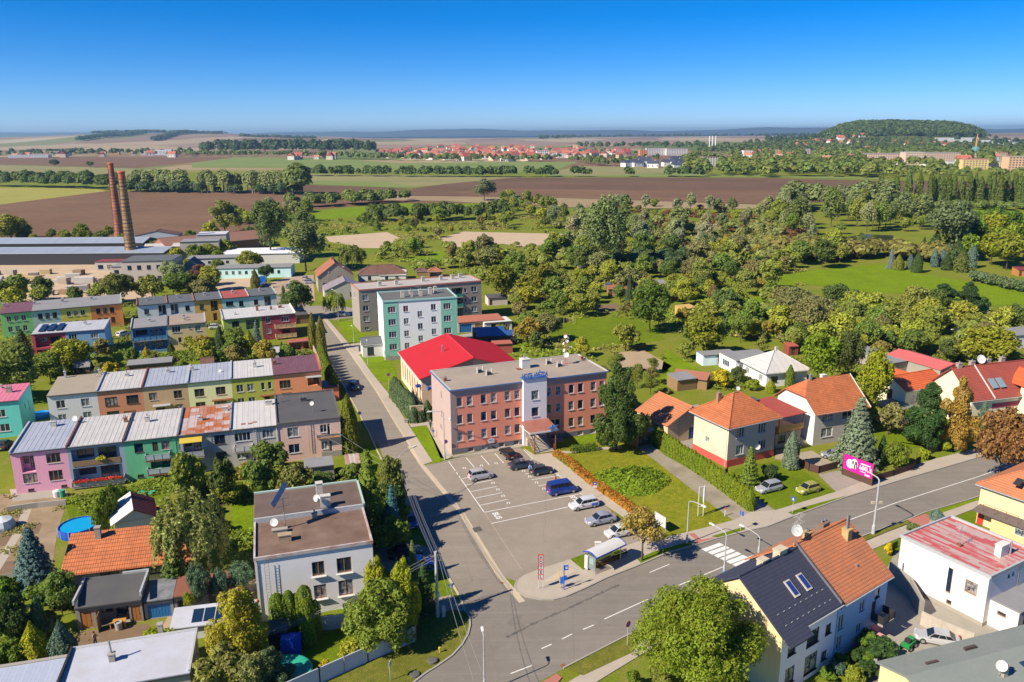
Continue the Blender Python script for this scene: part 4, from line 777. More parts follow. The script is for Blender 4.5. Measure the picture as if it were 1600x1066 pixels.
cz=MB().hexa([(11.6,-5.0,3.65),(16.5,-5.0,3.65),(16.5,-.76,4.15),(11.6,-.76,4.15)],[(11.6,-5.0,3.8),(16.5,-5.0,3.8),(16.5,-.76,4.3),(11.6,-.76,4.3)]).build('canopy',seam((.33,.12,.085),(.36,.17,.12),.4),hot)
MB().box(11.55,-5.08,3.55,16.55,-5.0,3.82).box(11.52,-5.08,3.55,11.6,-.76,3.66).box(16.5,-5.08,3.55,16.58,-.76,3.66).build('fascia',WHITE,cz)
for x in(12.4,16.1):MB().tube([(x,-4.85,0),(x,-4.85,3.62)],.09,8).build('post',RUST,cz)
stp=MB()
for i in range(11):stp.box(12.6,-4.9+i*.32,0 if i<1 else(i-0)*.127-.06,15.9,-4.58+i*.32+.02,(i+1)*.127)
stp.box(12.6,-1.36,0,15.9,-.75,1.42).build('steps',rough((.46,.42,.36),s1=2),hot)
nos=MB()
for i in range(11):nos.box(12.6,-4.93+i*.32,(i+1)*.127-.025,15.9,-4.905+i*.32,(i+1)*.127+.005,0 if i in(0,10)else 1)
nos.build('step_edge',[plain((.65,.5,.02),.6),DARKM],hot)
for x in(12.5,15.95):
 r_=MB().tube([(x,-4.9,1.0),(x,-1.3,2.4),(x,-.8,2.4)],.05,6).tube([(x,-4.9,.55),(x,-1.3,1.95)],.03,6)
 for t in range(7):r_.tube([(x,-4.9+t*.6,.1+t*.22),(x,-4.9+t*.6,1.0+t*.235)],.035,6)
 r_.build('handrail',RUST,hot)
BLUE=plain((.05,.16,.50),.4)
lt=put('rooftop_lettering',text_mesh('HOTEL HVĚZDA',1.02,BLUE,'HOTEL HVEZDA',.05),hot,(14.2,-.7,11.55),0);lt.rotation_euler=(R(90),0,0);lt.scale=(.60,1.2,1)
MB().box(12.3,-.68,11.42,16.1,-.62,11.5).build('lettering_rail',BLUE,hot)
sp_=[]
for i in range(10):
 r=(.95 if i!=1 else.95)if i%2==0 else.33;t=R(90+i*36+12);sp_.append((16.0-.5+r*math.cos(t)*1.1,-5.12,4.25+r*math.sin(t)*.8))
MB().hexa([(x,y,z)for x,y,z in sp_],[(x,y-.12,z)for x,y,z in sp_]).build('star_emblem',plain((.03,.22,.62),.35),hot)
pl=MB().box(6.25,-.12,1.05,7.25,-.06,1.75).build('notice_plate',WHITE,hot);MB().box(6.35,-.125,1.48,7.0,-.12,1.66).build('plate_print',plain((.1,.2,.6),.5),pl)
chimney(hot,15.6,7.2,10.9,1.6,1.5,1.3,WHITE,0);MB().tube([(15.5,7.2,12.6),(15.5,7.2,13.5)],.12,8).build('flue',STEEL,hot);MB().box(13.9,6.3,10.93,14.8,7.3,11.02).build('roof_hatch',RUST,hot)
for x,y in((7.2,7.2),(8.2,5.4),(20.1,7.6),(21.2,5.4)):
 v=MB().box(x,y,10.9,x+.6,y+.6,11.35).build('roof_vent',DARKM,hot);MB().tube([(x-.25,y,10.9),(x-.25,y,11.9)],.11,8).tube([(x+.8,y+.3,10.9),(x+.8,y+.3,11.9)],.11,8).build('vent_pipe',WHITE,v)
for x,y in((.6,5.0),(27.0,8.2)):chimney(hot,x,y,10.9,.5,.5,.5,BRICK,1)
ms=MB()
for dx,dy in((0,0),(.35,0),(.17,.3)):ms.tube([(23.0+dx,6.6+dy,10.9),(23.0+dx,6.6+dy,16.4)],.03,5)
for i in range(14):z=11+i*.39;ms.tube([(23.0,6.6,z),(23.35,6.6,z+.2),(23.17,6.9,z+.39),(23.0,6.6,z+.2)],.02,4)
ms.tube([(23.17,6.7,10.95),(22.3,6.2,10.95)],.04).tube([(23.17,6.7,10.95),(24.1,6.3,10.95)],.04).tube([(23.17,6.7,10.95),(23.2,7.7,10.95)],.04)
mo=ms.build('antenna_mast',plain((.5,.12,.1),.5),hot)
for i,(z,a,r)in enumerate(((12.6,250,.5),(13.4,200,.28),(14.0,300,.3),(14.6,180,.25),(15.1,265,.32),(15.5,20,.25),(15.9,230,.3),(16.2,320,.25))):
 dd=dish(mo,23.17+.3*math.cos(R(a)),6.7+.3*math.sin(R(a)),z-.1,R(a),r,.1);dd.name='dish'
# ---------------------------------------------------------------- hall with the red roof
oL,aL=(-17.0,142.3),R(19)
hall=empty('hall','long peach hall with a bright red ribbed gable roof behind the hotel','hall',(oL[0],oL[1],0),aL)
HW,HD,HH,HR=20.2,19.6,5.9,8.9;peach=plaster(C('#f0c0a0',.85),.2);redr=rough((.60,.024,.035),(.50,.03,.035),s1=.35,s2=5,amt=.8,bump=.1,r=.5,name='red_sheet_roof')
FOOT.append([(oL[0]+math.cos(aL)*a-math.sin(aL)*b,oL[1]+math.sin(aL)*a+math.cos(aL)*b)for a,b in((-1,-1),(HW+1,-1),(HW+1,HD+1),(-1,HD+1))])
wins=[(1.6+i*2.3,1.2,.9,3.2,'b1')for i in range(8)]
wm=MB();wall_face(wm,side_T('l',HW,HD),HD,-.3,HH,wins)
for sd_ in 'fr':wall_face(wm,side_T(sd_,HW,HD),HW if sd_=='f' else HD,-.3,HH,[])
wall_face(wm,side_T('b',HW,HD),HW,-.3,HH,[])
for y in(0,HD):wm.poly([(0,y,HH),(HW,y,HH),(HW/2,y,HR)])
wm.build('wall',peach,hall);fill_side(hall,'l',HW,HD,wins)
MB().hexa([(2.5,-.05,0),(HW/2,-.05,0),(HW/2,-.05,HR-.25),(2.5,-.05,HH+.6)],[(2.5,0,0),(HW/2,0,0),(HW/2,0,HR-.25),(2.5,0,HH+.6)]).build('gable_panel',plaster(C('#c98f6e',1.0)),hall)
kf=(HR-HH)/(HW/2);r_=MB();e=.45
for sgn in(0,1):
 x0=-e if sgn==0 else HW+e;q=[(x0,HD+e,HH-kf*e),(x0,-e,HH-kf*e),(HW/2,-e,HR),(HW/2,HD+e,HR)]
 if sgn:q=q[::-1]
 r_.slab([(x,y,z+.18)for x,y,z in q],.14)
n_=40;r2_=MB()
for i in range(n_):
 y=-e+(HD+2*e)*(i+.5)/n_
 for sgn in(0,1):
  x0=-e if sgn==0 else HW+e;z0_=HH-kf*e+.18
  r2_.hexa([(x0,y-.035,z0_),(x0,y+.035,z0_),(HW/2,y+.035,HR+.18),(HW/2,y-.035,HR+.18)],[(x0,y-.015,z0_+.05),(x0,y+.015,z0_+.05),(HW/2,y+.015,HR+.23),(HW/2,y-.015,HR+.23)])
ro=r_.build('roof',redr,hall);r2_.build('rib',plain((.40,.012,.02),.55),ro);MB().tube([(HW/2,-e,HR+.18),(HW/2,HD+e,HR+.18)],.14,8).build('ridge',redr,ro)
MB().tube([(-e-.05,-e,HH-.1),(-e-.05,HD+e,HH-.1)],.09,6).build('gutter',GALV,hall)
chimney(hall,6.6,9.5,7.8,1.3,.3,.3,STEEL,1,'roof_vent')
dk=MB().tube([(-.2,.6,4.4),(-.9,.4,4.4)],.35,10).tube([(1.2,-.6,4.0),(5.2,-.6,4.4)],.28,10).tube([(1.0,-.6,4.0),(1.25,-.6,4.0)],.42,10).build('blue_duct',plain((.02,.08,.4),.35),hall)
# ---------------------------------------------------------------- blocks of flats behind
turq=plaster(C('#7cc2aa',.8),.15);whitb=plaster(C('#d5d3dc',.98),.12)
ops=[]
for x,w in((1.09,1.72),(13.83,1.72)):
 for z in(11.1,8.2,5.3,2.4):ops.append((x,z,w,1.42,'w3'))
for x in(4.56,10.9):
 for z in(11.1,8.2,5.3,2.4):ops.append((x,z,1.15,1.42,'w2'))
for z in(9.65,6.8,3.9,1.0):ops.append((7.77,z,1.1,1.42,'w2'))
tb=house('apartment_block','five-storey white and turquoise block of flats beside the street','apartment block',(-29.0,175.4),R(15.7),17.0,11.0,13.6,whitb,{'f':ops,'l':[(8.6,.0,1.2,2.1,'D'),(4.8,11.0,1.0,1.3,'w'),(4.8,8.1,1.0,1.3,'w'),(4.8,5.2,1.0,1.3,'w')]},roofm=rough((.11,.11,.11),(.17,.16,.15),s1=.3,name='dark_felt'),par='o',parm=plain((.35,.6,.55),.6))
for x0,x1 in((-.03,3.45),(13.2,17.03)):
 q=MB();wall_face(q,lambda s,d,z:(x0+s,-.03+d*.1,z),x1-x0,.95,13.55,[(o[0]-x0,o[1],o[2],o[3],'w')for o in ops if x0<o[0]<x1-.5]);q.build('turquoise_panel',turq,tb)
MB().box(-.04,-.04,-.3,17.04,-.0,.9).build('plinth',CONC,tb)
for x,y in((5.0,3.6),(7.0,4.0),(9.3,4.2),(11.8,5.6),(13.2,6.6)):chimney(tb,x,y,13.7,1.5,.8,.6,rough((.55,.5,.42)),1)
antenna(tb,9.2,6.5,13.7,2.4)
h=house('entrance_porch','small white entrance building with a dark pitched roof beside the turquoise block','building',(-34.6,178.0),R(15.7),5.0,5.5,3.0,WHITE,{'f':[(1.0,.5,1.6,1.9,'d2')]},roof='gx',rise=1.0,roofm=DKR)
greyp=plaster(C('#8c8277',.98),.35);ops=[]
for x in(.9,4.6):
 for z in(8.35,5.55,2.75):ops.append((x,z,1.5,1.5,'w'))
for x in(30.8,):
 for z in(8.3,5.5,2.7):ops.append((x,z,1.6,1.5,'w'))
for x in(28.8,):
 for z in(8.3,5.5,2.7):ops.append((x,z,.75,1.2,'w1'))
for z in(7.2,4.4,1.6):ops.append((25.2,z,3.2,2.55,'L'))
ops+=[(1.05,.5,1.2,.8,'s')]
for i in range(8):ops.append((8.2+i*2.1,8.6,1.7,.9,'d'))
gb=house('apartment_block','grey three-storey block of flats with stacked balconies behind the turquoise one','apartment block',(-39.6,202.6),R(22.2),33.8,10.0,11.0,greyp,{'f':ops,'l':[(4,8.3,1.2,1.4,'w')]},roofm=rough((.40,.36,.32),(.46,.47,.5),s1=.12,name='grey_roofing'),par='o',parm=plain((.45,.18,.14),.6))
for z in(7.2,4.4):balcony(gb,'f',33.8,10,25.3,z,3.0,.5,CONC,plain((.05,.28,.2),.6))
for x,y in((6.5,4),(11,4),(19,6),(24,5.5),(27.5,6),(30,7)):chimney(gb,x,y,11.1,1.2,.9,.6,rough((.5,.47,.42)),1)
# ---------------------------------------------------------------- lower-left plots
TORG=tiles((.56,.17,.06));TORG2=tiles((.58,.19,.07),(.36,.16,.09));TOLD=tiles((.40,.15,.075),(.28,.12,.07));TNAVY=tiles((.035,.04,.075),(.05,.055,.08));TRED=tiles((.38,.075,.05),(.30,.07,.05));TBRN=tiles((.20,.10,.075))
h=house('outbuilding','long low white outbuilding with an orange tiled roof and a brick chimney','outbuilding',G(110,923),R(13.5),13.0,5.0,2.6,WHITE,{'f':[(3.3,.8,2.0,1.1,'k2'),(6.0,.8,1.9,1.1,'k2'),(8.3,.8,1.8,1.1,'k2'),(10.4,.8,2.4,1.1,'k3')]},roof='poly',roofm=TORG,cols=[[(-.6,-.9,2.45),(13.3,-.9,2.45),(13.3,4.9,4.7),(-.6,4.9,4.7)],[(13.3,5.3,4.4),(-.6,5.3,4.4),(-.6,4.9,4.7),(13.3,4.9,4.7)]])
MB().hexa([(0.01,0.01,2.4),(12.99,0.01,2.4),(12.99,4.99,2.4),(0.01,4.99,2.4)],[(0.01,0.01,2.55),(12.99,0.01,2.55),(12.99,4.99,4.5),(0.01,4.99,4.5)]).build('gable',WHITE,h)
chimney(h,2.6,3.9,3.9,1.7,.6,.6,CONC,0)
h=house('garden_house','small garden house with a dark maroon ribbed roof slope and a white slope','garden house',G(183,845),R(28),4.6,5.6,2.4,WHITE,{},roof='poly',roofm=seam((.13,.035,.045),(.1,.03,.035),.3),cols=[[(2.3,-.3,3.9),(5.1,-.3,2.3),(5.1,5.9,2.3),(2.3,5.9,3.9)]])
for i in range(9):
 pass
MB().slab([(-.5,-.3,2.3),(2.3,-.3,3.9),(2.3,5.9,3.9),(-.5,5.9,2.3)],.12).build('roof',WHITE,h)
q=MB()
for i in range(12):q.hexa([(2.35,-.2+i*.52,3.87),(2.35,-.14+i*.52,3.87),(5.1,-.14+i*.52,2.31),(5.1,-.2+i*.52,2.31)],[(2.35,-.2+i*.52,3.95),(2.35,-.14+i*.52,3.95),(5.1,-.14+i*.52,2.39),(5.1,-.2+i*.52,2.39)])
q.build('roof_rib',seam((.13,.035,.045)),h);MB().poly([(0,0,2.3),(4.6,0,2.3),(2.3,0,3.8)]).build('gable',WHITE,h)
h=house('shed','grey workshop shed with a black felt roof, white verges and an open door','shed',G(122,985),R(14),6.4,4.6,2.5,rough((.30,.27,.23),name='shed_wall'),{'f':[(.4,.05,1.1,2.0,'DO'),(1.9,.05,3.2,2.0,'L'),(5.3,.05,.9,2.0,'DO')]},h2=3.2,roofm=FELT,par='',parm=GALV)
MB().box(-.12,-.1,3.0,.08,4.7,3.5).build('verge',GALV,h);MB().box(6.3,0,3.0,6.5,4.5,3.5).box(3.8,4.5,3.25,6.5,4.7,3.6).build('verge',GALV,h);MB().box(2.2,-1.1,0,2.25,-.0,1.9).build('door',WOOD,h,rz=0);MB().box(3.2,-.8,.7,4.8,-.1,.8).box(3.25,-.75,0,3.35,-.65,.7).box(4.65,-.75,0,4.75,-.65,.7).build('workbench',plain((.5,.25,.05),.6),h)
c_=math.cos(R(14));s_=math.sin(R(14));ox,oy=G(122,985)
h=house('shed','lean-to shed with a dark sheet roof against the workshop','shed',(ox+6.5*c_,oy+6.5*s_+.2),R(14),2.9,3.4,2.1,rough((.28,.3,.33)),{'f':[(.3,.05,2.3,1.6,'G')]},h2=2.5,roofm=rough((.12,.13,.15),(.4,.4,.42),s1=1,name='sheet'))
h=house('shed','open wood store with a rust-brown flat roof beside the lean-to','shed',(ox+9.5*c_,oy+9.5*s_+.2),R(14),7.0,3.4,2.2,rough((.2,.19,.18)),{'f':[(.3,.05,1.2,1.7,'L'),(3.4,.05,3.2,1.9,'L')]},h2=2.5,roofm=rough((.23,.085,.055),s1=.8,name='brown_felt_sheet'))
PALE=seam((.40,.44,.54),(.36,.40,.5),.5,w=.35,L=80.0);PALE2=rough((.46,.48,.56),(.37,.36,.36),s1=.5,s2=3,amt=.6,name='painted_sheet')
h=house('garage_block','low building with a pale blue corrugated roof at the bottom left corner','building',(-50.5,56.5),R(15.5),10.8,5.2,2.9,CONC,{},h2=3.1,roofm=PALE);MB().box(-.1,5.0,2.9,10.8,5.4,3.35).build('parapet',CONC,h)
h=house('garage_block','low building with a smooth pale lilac roof and a tall chimney beside the corrugated one','building',(-39.9,59.4),R(15.5),10.9,6.4,2.9,CONC,{},h2=3.1,roofm=PALE2);MB().box(-.1,6.2,2.9,11.0,6.6,3.3).box(10.8,0,2.9,11.0,6.2,3.28).build('parapet',GALV,h);MB().box(-.2,0,2.9,.0,6.4,3.5).build('parapet',DARKM,h)
c=chimney(h,3.9,3.5,3.1,.8,.5,.5,CONC,0);MB().tube([(3.9,3.5,3.9),(3.8,3.6,5.2)],.1,8).build('chimney_pot',STEEL,c);chimney(h,7.6,6.9,.0,4.1,.45,.45,CONC,0)
h=house('pool_shelter','low shelter with a pale ribbed roof and three roof windows above the bottom left roofs','shelter',G(268,1003),R(12),8.2,2.8,1.4,WHITE,{},h2=1.9,roofm=PALE2)
for i in range(3):MB().hexa([(2.0+i*1.15,.4,1.62),(3.0+i*1.15,.4,1.62),(3.0+i*1.15,2.3,1.97),(2.0+i*1.15,2.3,1.97)],[(2.0+i*1.15,.4,1.68),(3.0+i*1.15,.4,1.68),(3.0+i*1.15,2.3,2.03),(2.0+i*1.15,2.3,2.03)]).build('roof_window',DGLASS,h)
h=house('shed','small dark brown garden shed beside the blue swing cover','shed',G(420,1016),R(12),2.0,1.6,1.9,plain((.10,.03,.025),.8),{'f':[(.5,.05,.9,1.6,'DD')]},h2=2.1,roofm=FELT)
h=house('shed','pale grey concrete shed behind the white house garden','shed',G(478,757),R(17),4.2,3.4,2.5,CONC,{'r':[(.8,.1,1.4,1.8,'DD')]},roofm=GREYR)
h=house('carport','brown striped lean-to roof over a patio at the end of the front row','carport',G(542,745),R(17),2.2,2.4,1.9,WOOD,{'f':[(.2,.1,1.6,1.5,'L')]},h2=2.4,roofm=seam((.5,.45,.4),(.3,.1,.05),1.0,w=.3,L=30.0))
for lab,p,a,w,d,hh,m in(('grey sheet-roofed garden shed behind the sandy end house',(200,588),18,9,3.2,2.3,GREYR),('small shed with a brown roof in the gardens behind the middle row',(197,602),18,4.0,3,2.0,TBRN),('low grey shed roof in the gardens behind the turquoise house',(0,600),30,4,3.5,2.2,GREYR),('small pitched garden hut under the trees behind the middle row',(120,588),18,2.6,2.6,2.0,GREYR),('brown summer house with a pointed roof in the back gardens',(316,580),20,2.4,2.4,1.6,TBRN),('small white greenhouse among the vegetable plots',(418,563),15,2.6,2.2,1.7,GALV),('dark outbuilding beside the maroon house',(462,507),23,3.5,4,2.4,FELT)):
 pit='hut' in lab or 'summer' in lab or 'greenhouse' in lab
 house('shed',lab,'shed',G(*p),R(a),w,d,hh,(plain((.5,.55,.58),.3)if 'greenhouse' in lab else WOOD),{'f':[(.3,.1,1.0,1.6,'DD')]},roofm=m,roof='gx' if pit else 'mono',rise=.9,h2=None if pit else hh+.3)
h=house('pergola','red-roofed garden arbour beside the maroon house','arbour',G(452,549),R(23),6.5,1.8,2.0,plain((.45,.12,.05),.7),{'f':[(.3,.1,2.5,1.6,'L'),(3.4,.1,2.6,1.6,'L')]},roofm=seam((.45,.13,.1)),h2=2.2)
# ---------------------------------------------------------------- right of the hotel
crt=plaster(C('#f0c998',.95),.25);crg=plaster(C('#cbb49a',.95));grw=plaster(C('#a69a8e',1.0),.4);redp=plaster(C('#b5403a',1.0))
oT,aT=(33.0,114.0),R(27)
h=house('house','two-storey beige and grey house with a pyramid orange tile roof and a red base','house',oT,aT,9.6,8.0,6.7,grw,{'f':[(1.55,4.5,1.6,1.6,'w3'),(6.0,4.5,1.6,1.6,'w3'),(1.7,1.7,1.5,1.6,'w3'),(6.3,1.7,1.5,1.6,'w3')],'l':[(2.8,5.2,.95,.8,'w2'),(2.85,2.6,.9,.9,'w2')]},roof='hip',roofm=TORG,rise=3.6,rid=1.2,ov=.65,plinth=(1.15,redp))
q=MB();T=side_T('l',9.6,8.0)
wall_face(q,lambda s,d,z:(-.03,8-s,z),8.0,1.15,6.65,[(2.8,5.2,.95,.8,'w'),(2.85,2.6,.9,.9,'w')]);q.build('side_wall',crt,h)
MB().box(-.05,0,1.15,-.04,4.1,3.8).box(-.05,4.1,3.85,-.04,8.0,6.6).build('wall_panel',crg,h)
chimney(h,2.3,5.2,7.6,2.6,.7,.5,rough((.35,.2,.13),s1=2),1);dish(h,5.4,4.5,10.2,R(250),.35,.5);dish(h,5.9,-.05,2.2,R(250),.5,.15);downpipe(h,'l',9.6,8,7.7,6.6,WHITE)
h=house('outbuilding','long outbuilding with a faded orange tile roof behind the beige house','outbuilding',(25.6,123.5),R(27),9.5,8.5,3.4,plaster(C('#c9a983')),{'f':[(4.5,.1,1.2,2.1,'G')]},roof='gy',roofm=TORG2,rise=2.4,ov=.3)
house('shed','open timber shed with a patchy sheet roof in the yard behind the hedge','shed',(20.4,122.2),R(27),7.2,3.6,2.4,WOOD,{'f':[(.3,.1,3.2,2.0,'L'),(3.8,.1,3.1,2.0,'L')]},h2=2.8,roofm=seam((.40,.33,.25),(.2,.1,.06),1.0,w=.6))
house('shed','rusty red-roofed shed at the edge of the vegetable patch','shed',G(1050,603),R(-25),7,3.2,2.0,WOOD,{},h2=2.6,roofm=rough((.38,.15,.09),name='red_sheet'))
house('shed','pale sheet-roofed hut between the outbuilding and the gardens','shed',G(1058,612),R(20),4.5,4.0,2.2,WOOD,{},h2=2.5,roofm=GREYR)
oJ,aJ=(49.4,122.6),R(20)
W2,D2,H2,RZ=10.2,9.4,6.1,9.9
h=house('house','grey two-storey house with a half-hipped orange tile roof and pale gable','house',oJ,aJ,W2,D2,H2,plaster(C('#a9a097'),.4),{'f':[(1.5,3.95,2.2,1.55,'w2'),(5.6,3.9,2.2,1.6,'w2'),(1.55,1.2,2.3,1.6,'w2'),(6.3,1.2,1.8,1.6,'w2')],'l':[(7.2,1.0,.9,2.0,'D')]},roof='poly',roofm=TORG,cols=[[(-.5,-.7,H2-.5),(W2+.6,-.7,H2-.5),(W2+.6,D2/2,RZ),(1.9,D2/2,RZ),(-.5,D2/2-2.6,7.85)],[(W2+.6,D2+.7,H2-.5),(-.5,D2+.7,H2-.5),(-.5,D2/2+2.6,7.85),(1.9,D2/2,RZ),(W2+.6,D2/2,RZ)],[(-.5,D2/2+2.6,7.85),(-.5,D2/2-2.6,7.85),(1.9,D2/2,RZ)]])
pg=plaster(C('#dccfbd'),.15);MB().hexa([(-.04,0,-.3),(-.04,D2,-.3),(-.04,D2,H2),(-.04,D2/2+2.6,7.7),(-.04,D2/2-2.6,7.7),(-.04,0,H2)],[(.0,0,-.3),(.0,D2,-.3),(.0,D2,H2),(.0,D2/2+2.6,7.7),(.0,D2/2-2.6,7.7),(.0,0,H2)]).build('gable_wall',pg,h)
MB().poly([(W2,0,H2),(W2,D2,H2),(W2,D2/2,RZ-.1)]).build('gable_wall',pg,h);MB().hexa([(W2+.55,-.7,H2-.55),(W2+.68,-.7,H2-.55),(W2+.68,D2/2,RZ-.05),(W2+.55,D2/2,RZ-.05)],[(W2+.55,-.7,H2-.42),(W2+.68,-.7,H2-.42),(W2+.68,D2/2,RZ+.08),(W2+.55,D2/2,RZ+.08)]).build('verge',pg,h)
chimney(h,2.4,4.6,9.7,.9,.4,.4,STEEL,1);chimney(h,5.4,5.0,9.4,.8,.9,.6,WHITE,0);MB().tube([(-.1,-.6,5.6),(W2,-.6,5.6)],.08,6).build('gutter',GALV,h)
st=MB()
for i in range(7):st.box(-1.7,2.0-i*.3+.5,0,-.1,2.3-i*.3+.5,.9-i*.13)
st.build('steps',CONC,h)
h=house('terrace_house','annex with a wooden balcony under a dark red canopy between the two tiled houses','annex',(42.7,121.2),R(27),5.6,6.8,2.7,plaster(C('#9a8a7c')),{'f':[(.6,.9,1.6,1.3,'d2'),(3.0,.1,1.0,2.1,'DO')]},roofm=rough((.5,.3,.2)))
MB().box(0.05,-.6,2.95,5.5,-.5,3.9).box(-.05,-.6,2.95,.05,6.6,3.9).build('railing',plain((.60,.30,.08),.6),h)
for x,y in((.05,-.5),(5.4,-.5),(.05,6.5),(5.4,6.5)):MB().box(x-.07,y-.07,2.9,x+.07,y+.07,5.6).build('post',FRAMEB,h)
MB().slab([(-.5,-.9,5.7),(5.7,-.9,5.7),(5.7,7.0,6.15),(-.5,7.0,6.15)],.12).build('canopy',rough((.36,.065,.05),s1=.6,name='red_sheet'),h)
house('lean_to','greenhouse lean-to with a grey ribbed roof behind the beige house','lean-to',(37.6,128.6),R(27),5.5,5.0,2.4,GALV,{},h2=2.9,roofm=GREYR);
h=house('chimney_block','dark brick boiler stack behind the beige house','building',(39.3,123.6),R(27),1.5,1.5,7.4,BRICK,{},roofm=FELT)
pgn=plaster(C('#cfe8cf'),.1)
h=house('bungalow','pale mint green bungalow with a light sheet hip roof','bungalow',(51.4,153.8),R(15),9.4,9.0,3.1,pgn,{'f':[(.9,.9,1.7,1.3,'d2')],'l':[(1.0,.9,1.6,1.3,'w3'),(6.2,.9,1.4,1.3,'w3')]},roof='hip',roofm=seam((.56,.54,.52),(.46,.44,.43),.5,w=1.4,L=30.0),rise=3.1,rid=.8,ov=.5);chimney(h,5.2,5.2,5.8,.9,.5,.5)
h=house('annex','flat-roofed mint green annex behind the mint bungalow','annex',(47.6,162.6),R(15),9.5,7.0,3.0,pgn,{'l':[(1.5,.9,2.8,1.3,'w4')],'f':[(.8,1.0,2.5,1.2,'w4')]},roofm=GREYR)
house('shed','pale blue flat-roofed shed with a yellow door by the mint annex','shed',G(1098,572),R(12),8.0,3.5,2.3,plaster(C('#b5ccd8')),{'f':[(3.6,.1,.9,1.9,'DO')]},roofm=GREYR);house('shed','small red-brown hut on the grass behind the mint bungalow','shed',G(1232,556),R(12),2.4,2.4,2.1,plain((.25,.06,.04),.8),{'f':[(.7,.1,.9,1.6,'DD')]},roofm=rough((.4,.09,.06)),h2=2.4)
TV=tiles((.66,.13,.035),(.5,.1,.03))
h=house('outbuilding','low white outbuilding with a vivid orange roof, left of the maroon house','outbuilding',(73.6,146.6),R(24),7.6,7.2,3.0,WHITE,{'l':[(1.5,.2,1.2,1.9,'k'),(4.2,.8,1.2,1.2,'k')]},roof='gy',roofm=TV,rise=1.5,ov=.4)
h=house('house','cream house with a vivid orange low roof beside the maroon house','house',(70.2,135.0),R(24),10.0,6.6,5.4,plaster(C('#dcc9a8')),{'l':[(2.6,2.6,1.2,2.1,'D')],'f':[(1.5,2.8,1.6,1.4,'w')]},roof='gx',roofm=TV,rise=1.6,ov=.4)
h=house('outbuilding','low stone outbuilding with a mossy flat roof and wooden doors below the cream house','outbuilding',(66.3,130.8),R(24),5.5,5.0,2.9,rough((.28,.25,.22),name='stone'),{'l':[(1,.6,1.3,1.5,'d2'),(3,.6,1.2,1.5,'w2')]},roofm=rough((.2,.22,.17),name='mossy'))
maro=plaster(C('#8e3048',1.1),.1)
h=house('house','large red-tiled house with a maroon and cream striped facade and roof windows','house',(79.5,130.6),R(16),16.5,9.6,5.2,plaster(C('#e3c7a6')),{'f':[(9.0,.9,1.2,1.6,'d'),(7.2,.9,1.0,1.5,'k')]},roof='gx',roofm=TRED,rise=4.2,ov=.5)
q=MB().box(4.6,-.05,3.0,16.5,-.01,3.9).box(4.6,-.05,-.3,16.5,-.01,.5).build('facade_band',maro,h)
for x in(5.2,6.9):MB().hexa([(x,.8,6.35),(x+1.2,.8,6.35),(x+1.2,2.3,7.65),(x,2.3,7.65)],[(x,.7,6.45),(x+1.2,.7,6.45),(x+1.2,2.2,7.75),(x,2.2,7.75)]).build('roof_window',plain((.2,.3,.35),.1),h)
for x,y in((1.2,4.8),(4.4,5.2),(8.2,5.4),(11.6,5.6)):chimney(h,x,y,9.0,1.2,.9,.6,rough((.4,.33,.28),s1=2),1)
dish(h,6.2,5.2,9.4,R(255),.8,1.0);MB().hexa([(4.5,-.5,4.85),(4.65,-.5,4.85),(4.65,4.8,9.5),(4.5,4.8,9.5)],[(4.5,-.5,5.1),(4.65,-.5,5.1),(4.65,4.8,9.75),(4.5,4.8,9.75)]).build('fire_wall',WHITE,h)
w_=MB();wall_face(w_,lambda s,d,z:(10.5+s,-2.2+d,z),6.0,-.3,7.0,[(2.4,4.2,1.3,1.6,'d'),(2.3,1.1,1.3,1.6,'d')]);w_.poly([(10.5,-2.2,7),(16.5,-2.2,7),(13.5,-2.2,8.7)]).poly([(10.5,-2.2,-.3),(10.5,0,-.3),(10.5,0,7),(10.5,-2.2,7)]).poly([(16.5,-2.2,-.3),(16.5,0,-.3),(16.5,0,7),(16.5,-2.2,7)]).build('front_bay',plaster(C('#e3c7a6')),h)
MB().box(10.45,-2.26,2.9,16.55,-2.2,3.9).box(10.45,-2.26,-.3,16.55,-2.2,.7).hexa([(10.5,-2.25,6.3),(16.5,-2.25,6.3),(16.5,-2.25,7),(13.5,-2.25,8.7),(10.5,-2.25,7)],[(10.5,-2.2,6.3),(16.5,-2.2,6.3),(16.5,-2.2,7),(13.5,-2.2,8.7),(10.5,-2.2,7)]).build('facade_band',maro,h)
for z in(4.2,1.1):o=put('window',win_meshes('d',1.3,1.6)[0],h,(12.9,-2.2,z));put('pane',win_meshes('d',1.3,1.6)[1],o)
MB().slab([(10.1,-2.6,6.8),(13.5,-2.6,8.9),(13.5,3.6,8.9),(10.1,2.0,6.8)],.14).slab([(13.5,-2.6,8.9),(16.9,-2.6,6.8),(16.9,2.0,6.8),(13.5,3.6,8.9)],.14).build('bay_roof',TV,h)
house('barn','long low shed with a bright red sheet roof behind the vivid orange roofs','shed',(87.6,156.0),R(24),6.6,13.0,2.8,CONC,{},roof='gy',roofm=rough((.55,.12,.12),(.45,.1,.09),s1=.4,name='red_sheet'),rise=.7,ov=.2)
house('barn','grey sheet-roofed shed at the end of the red roof','shed',(80.5,161.5),R(24),5.6,12.0,2.6,CONC,{},roofm=GREYR,h2=2.8)
house('house','house with a faded brick-red roof at the right edge behind the maroon house','house',(101.5,142.5),R(16),9,9,4.6,plaster(C('#dcd2c4')),{'f':[(1,1,1.4,1.4,'w')]},roof='gx',roofm=TORG2,rise=2.6)
house('house','white flat-roofed house at the right edge among the gardens','house',G(1583,546),R(14),10,7,3.2,WHITE,{'f':[(1,.9,1.4,1.3,'d')]},roofm=GREYR)
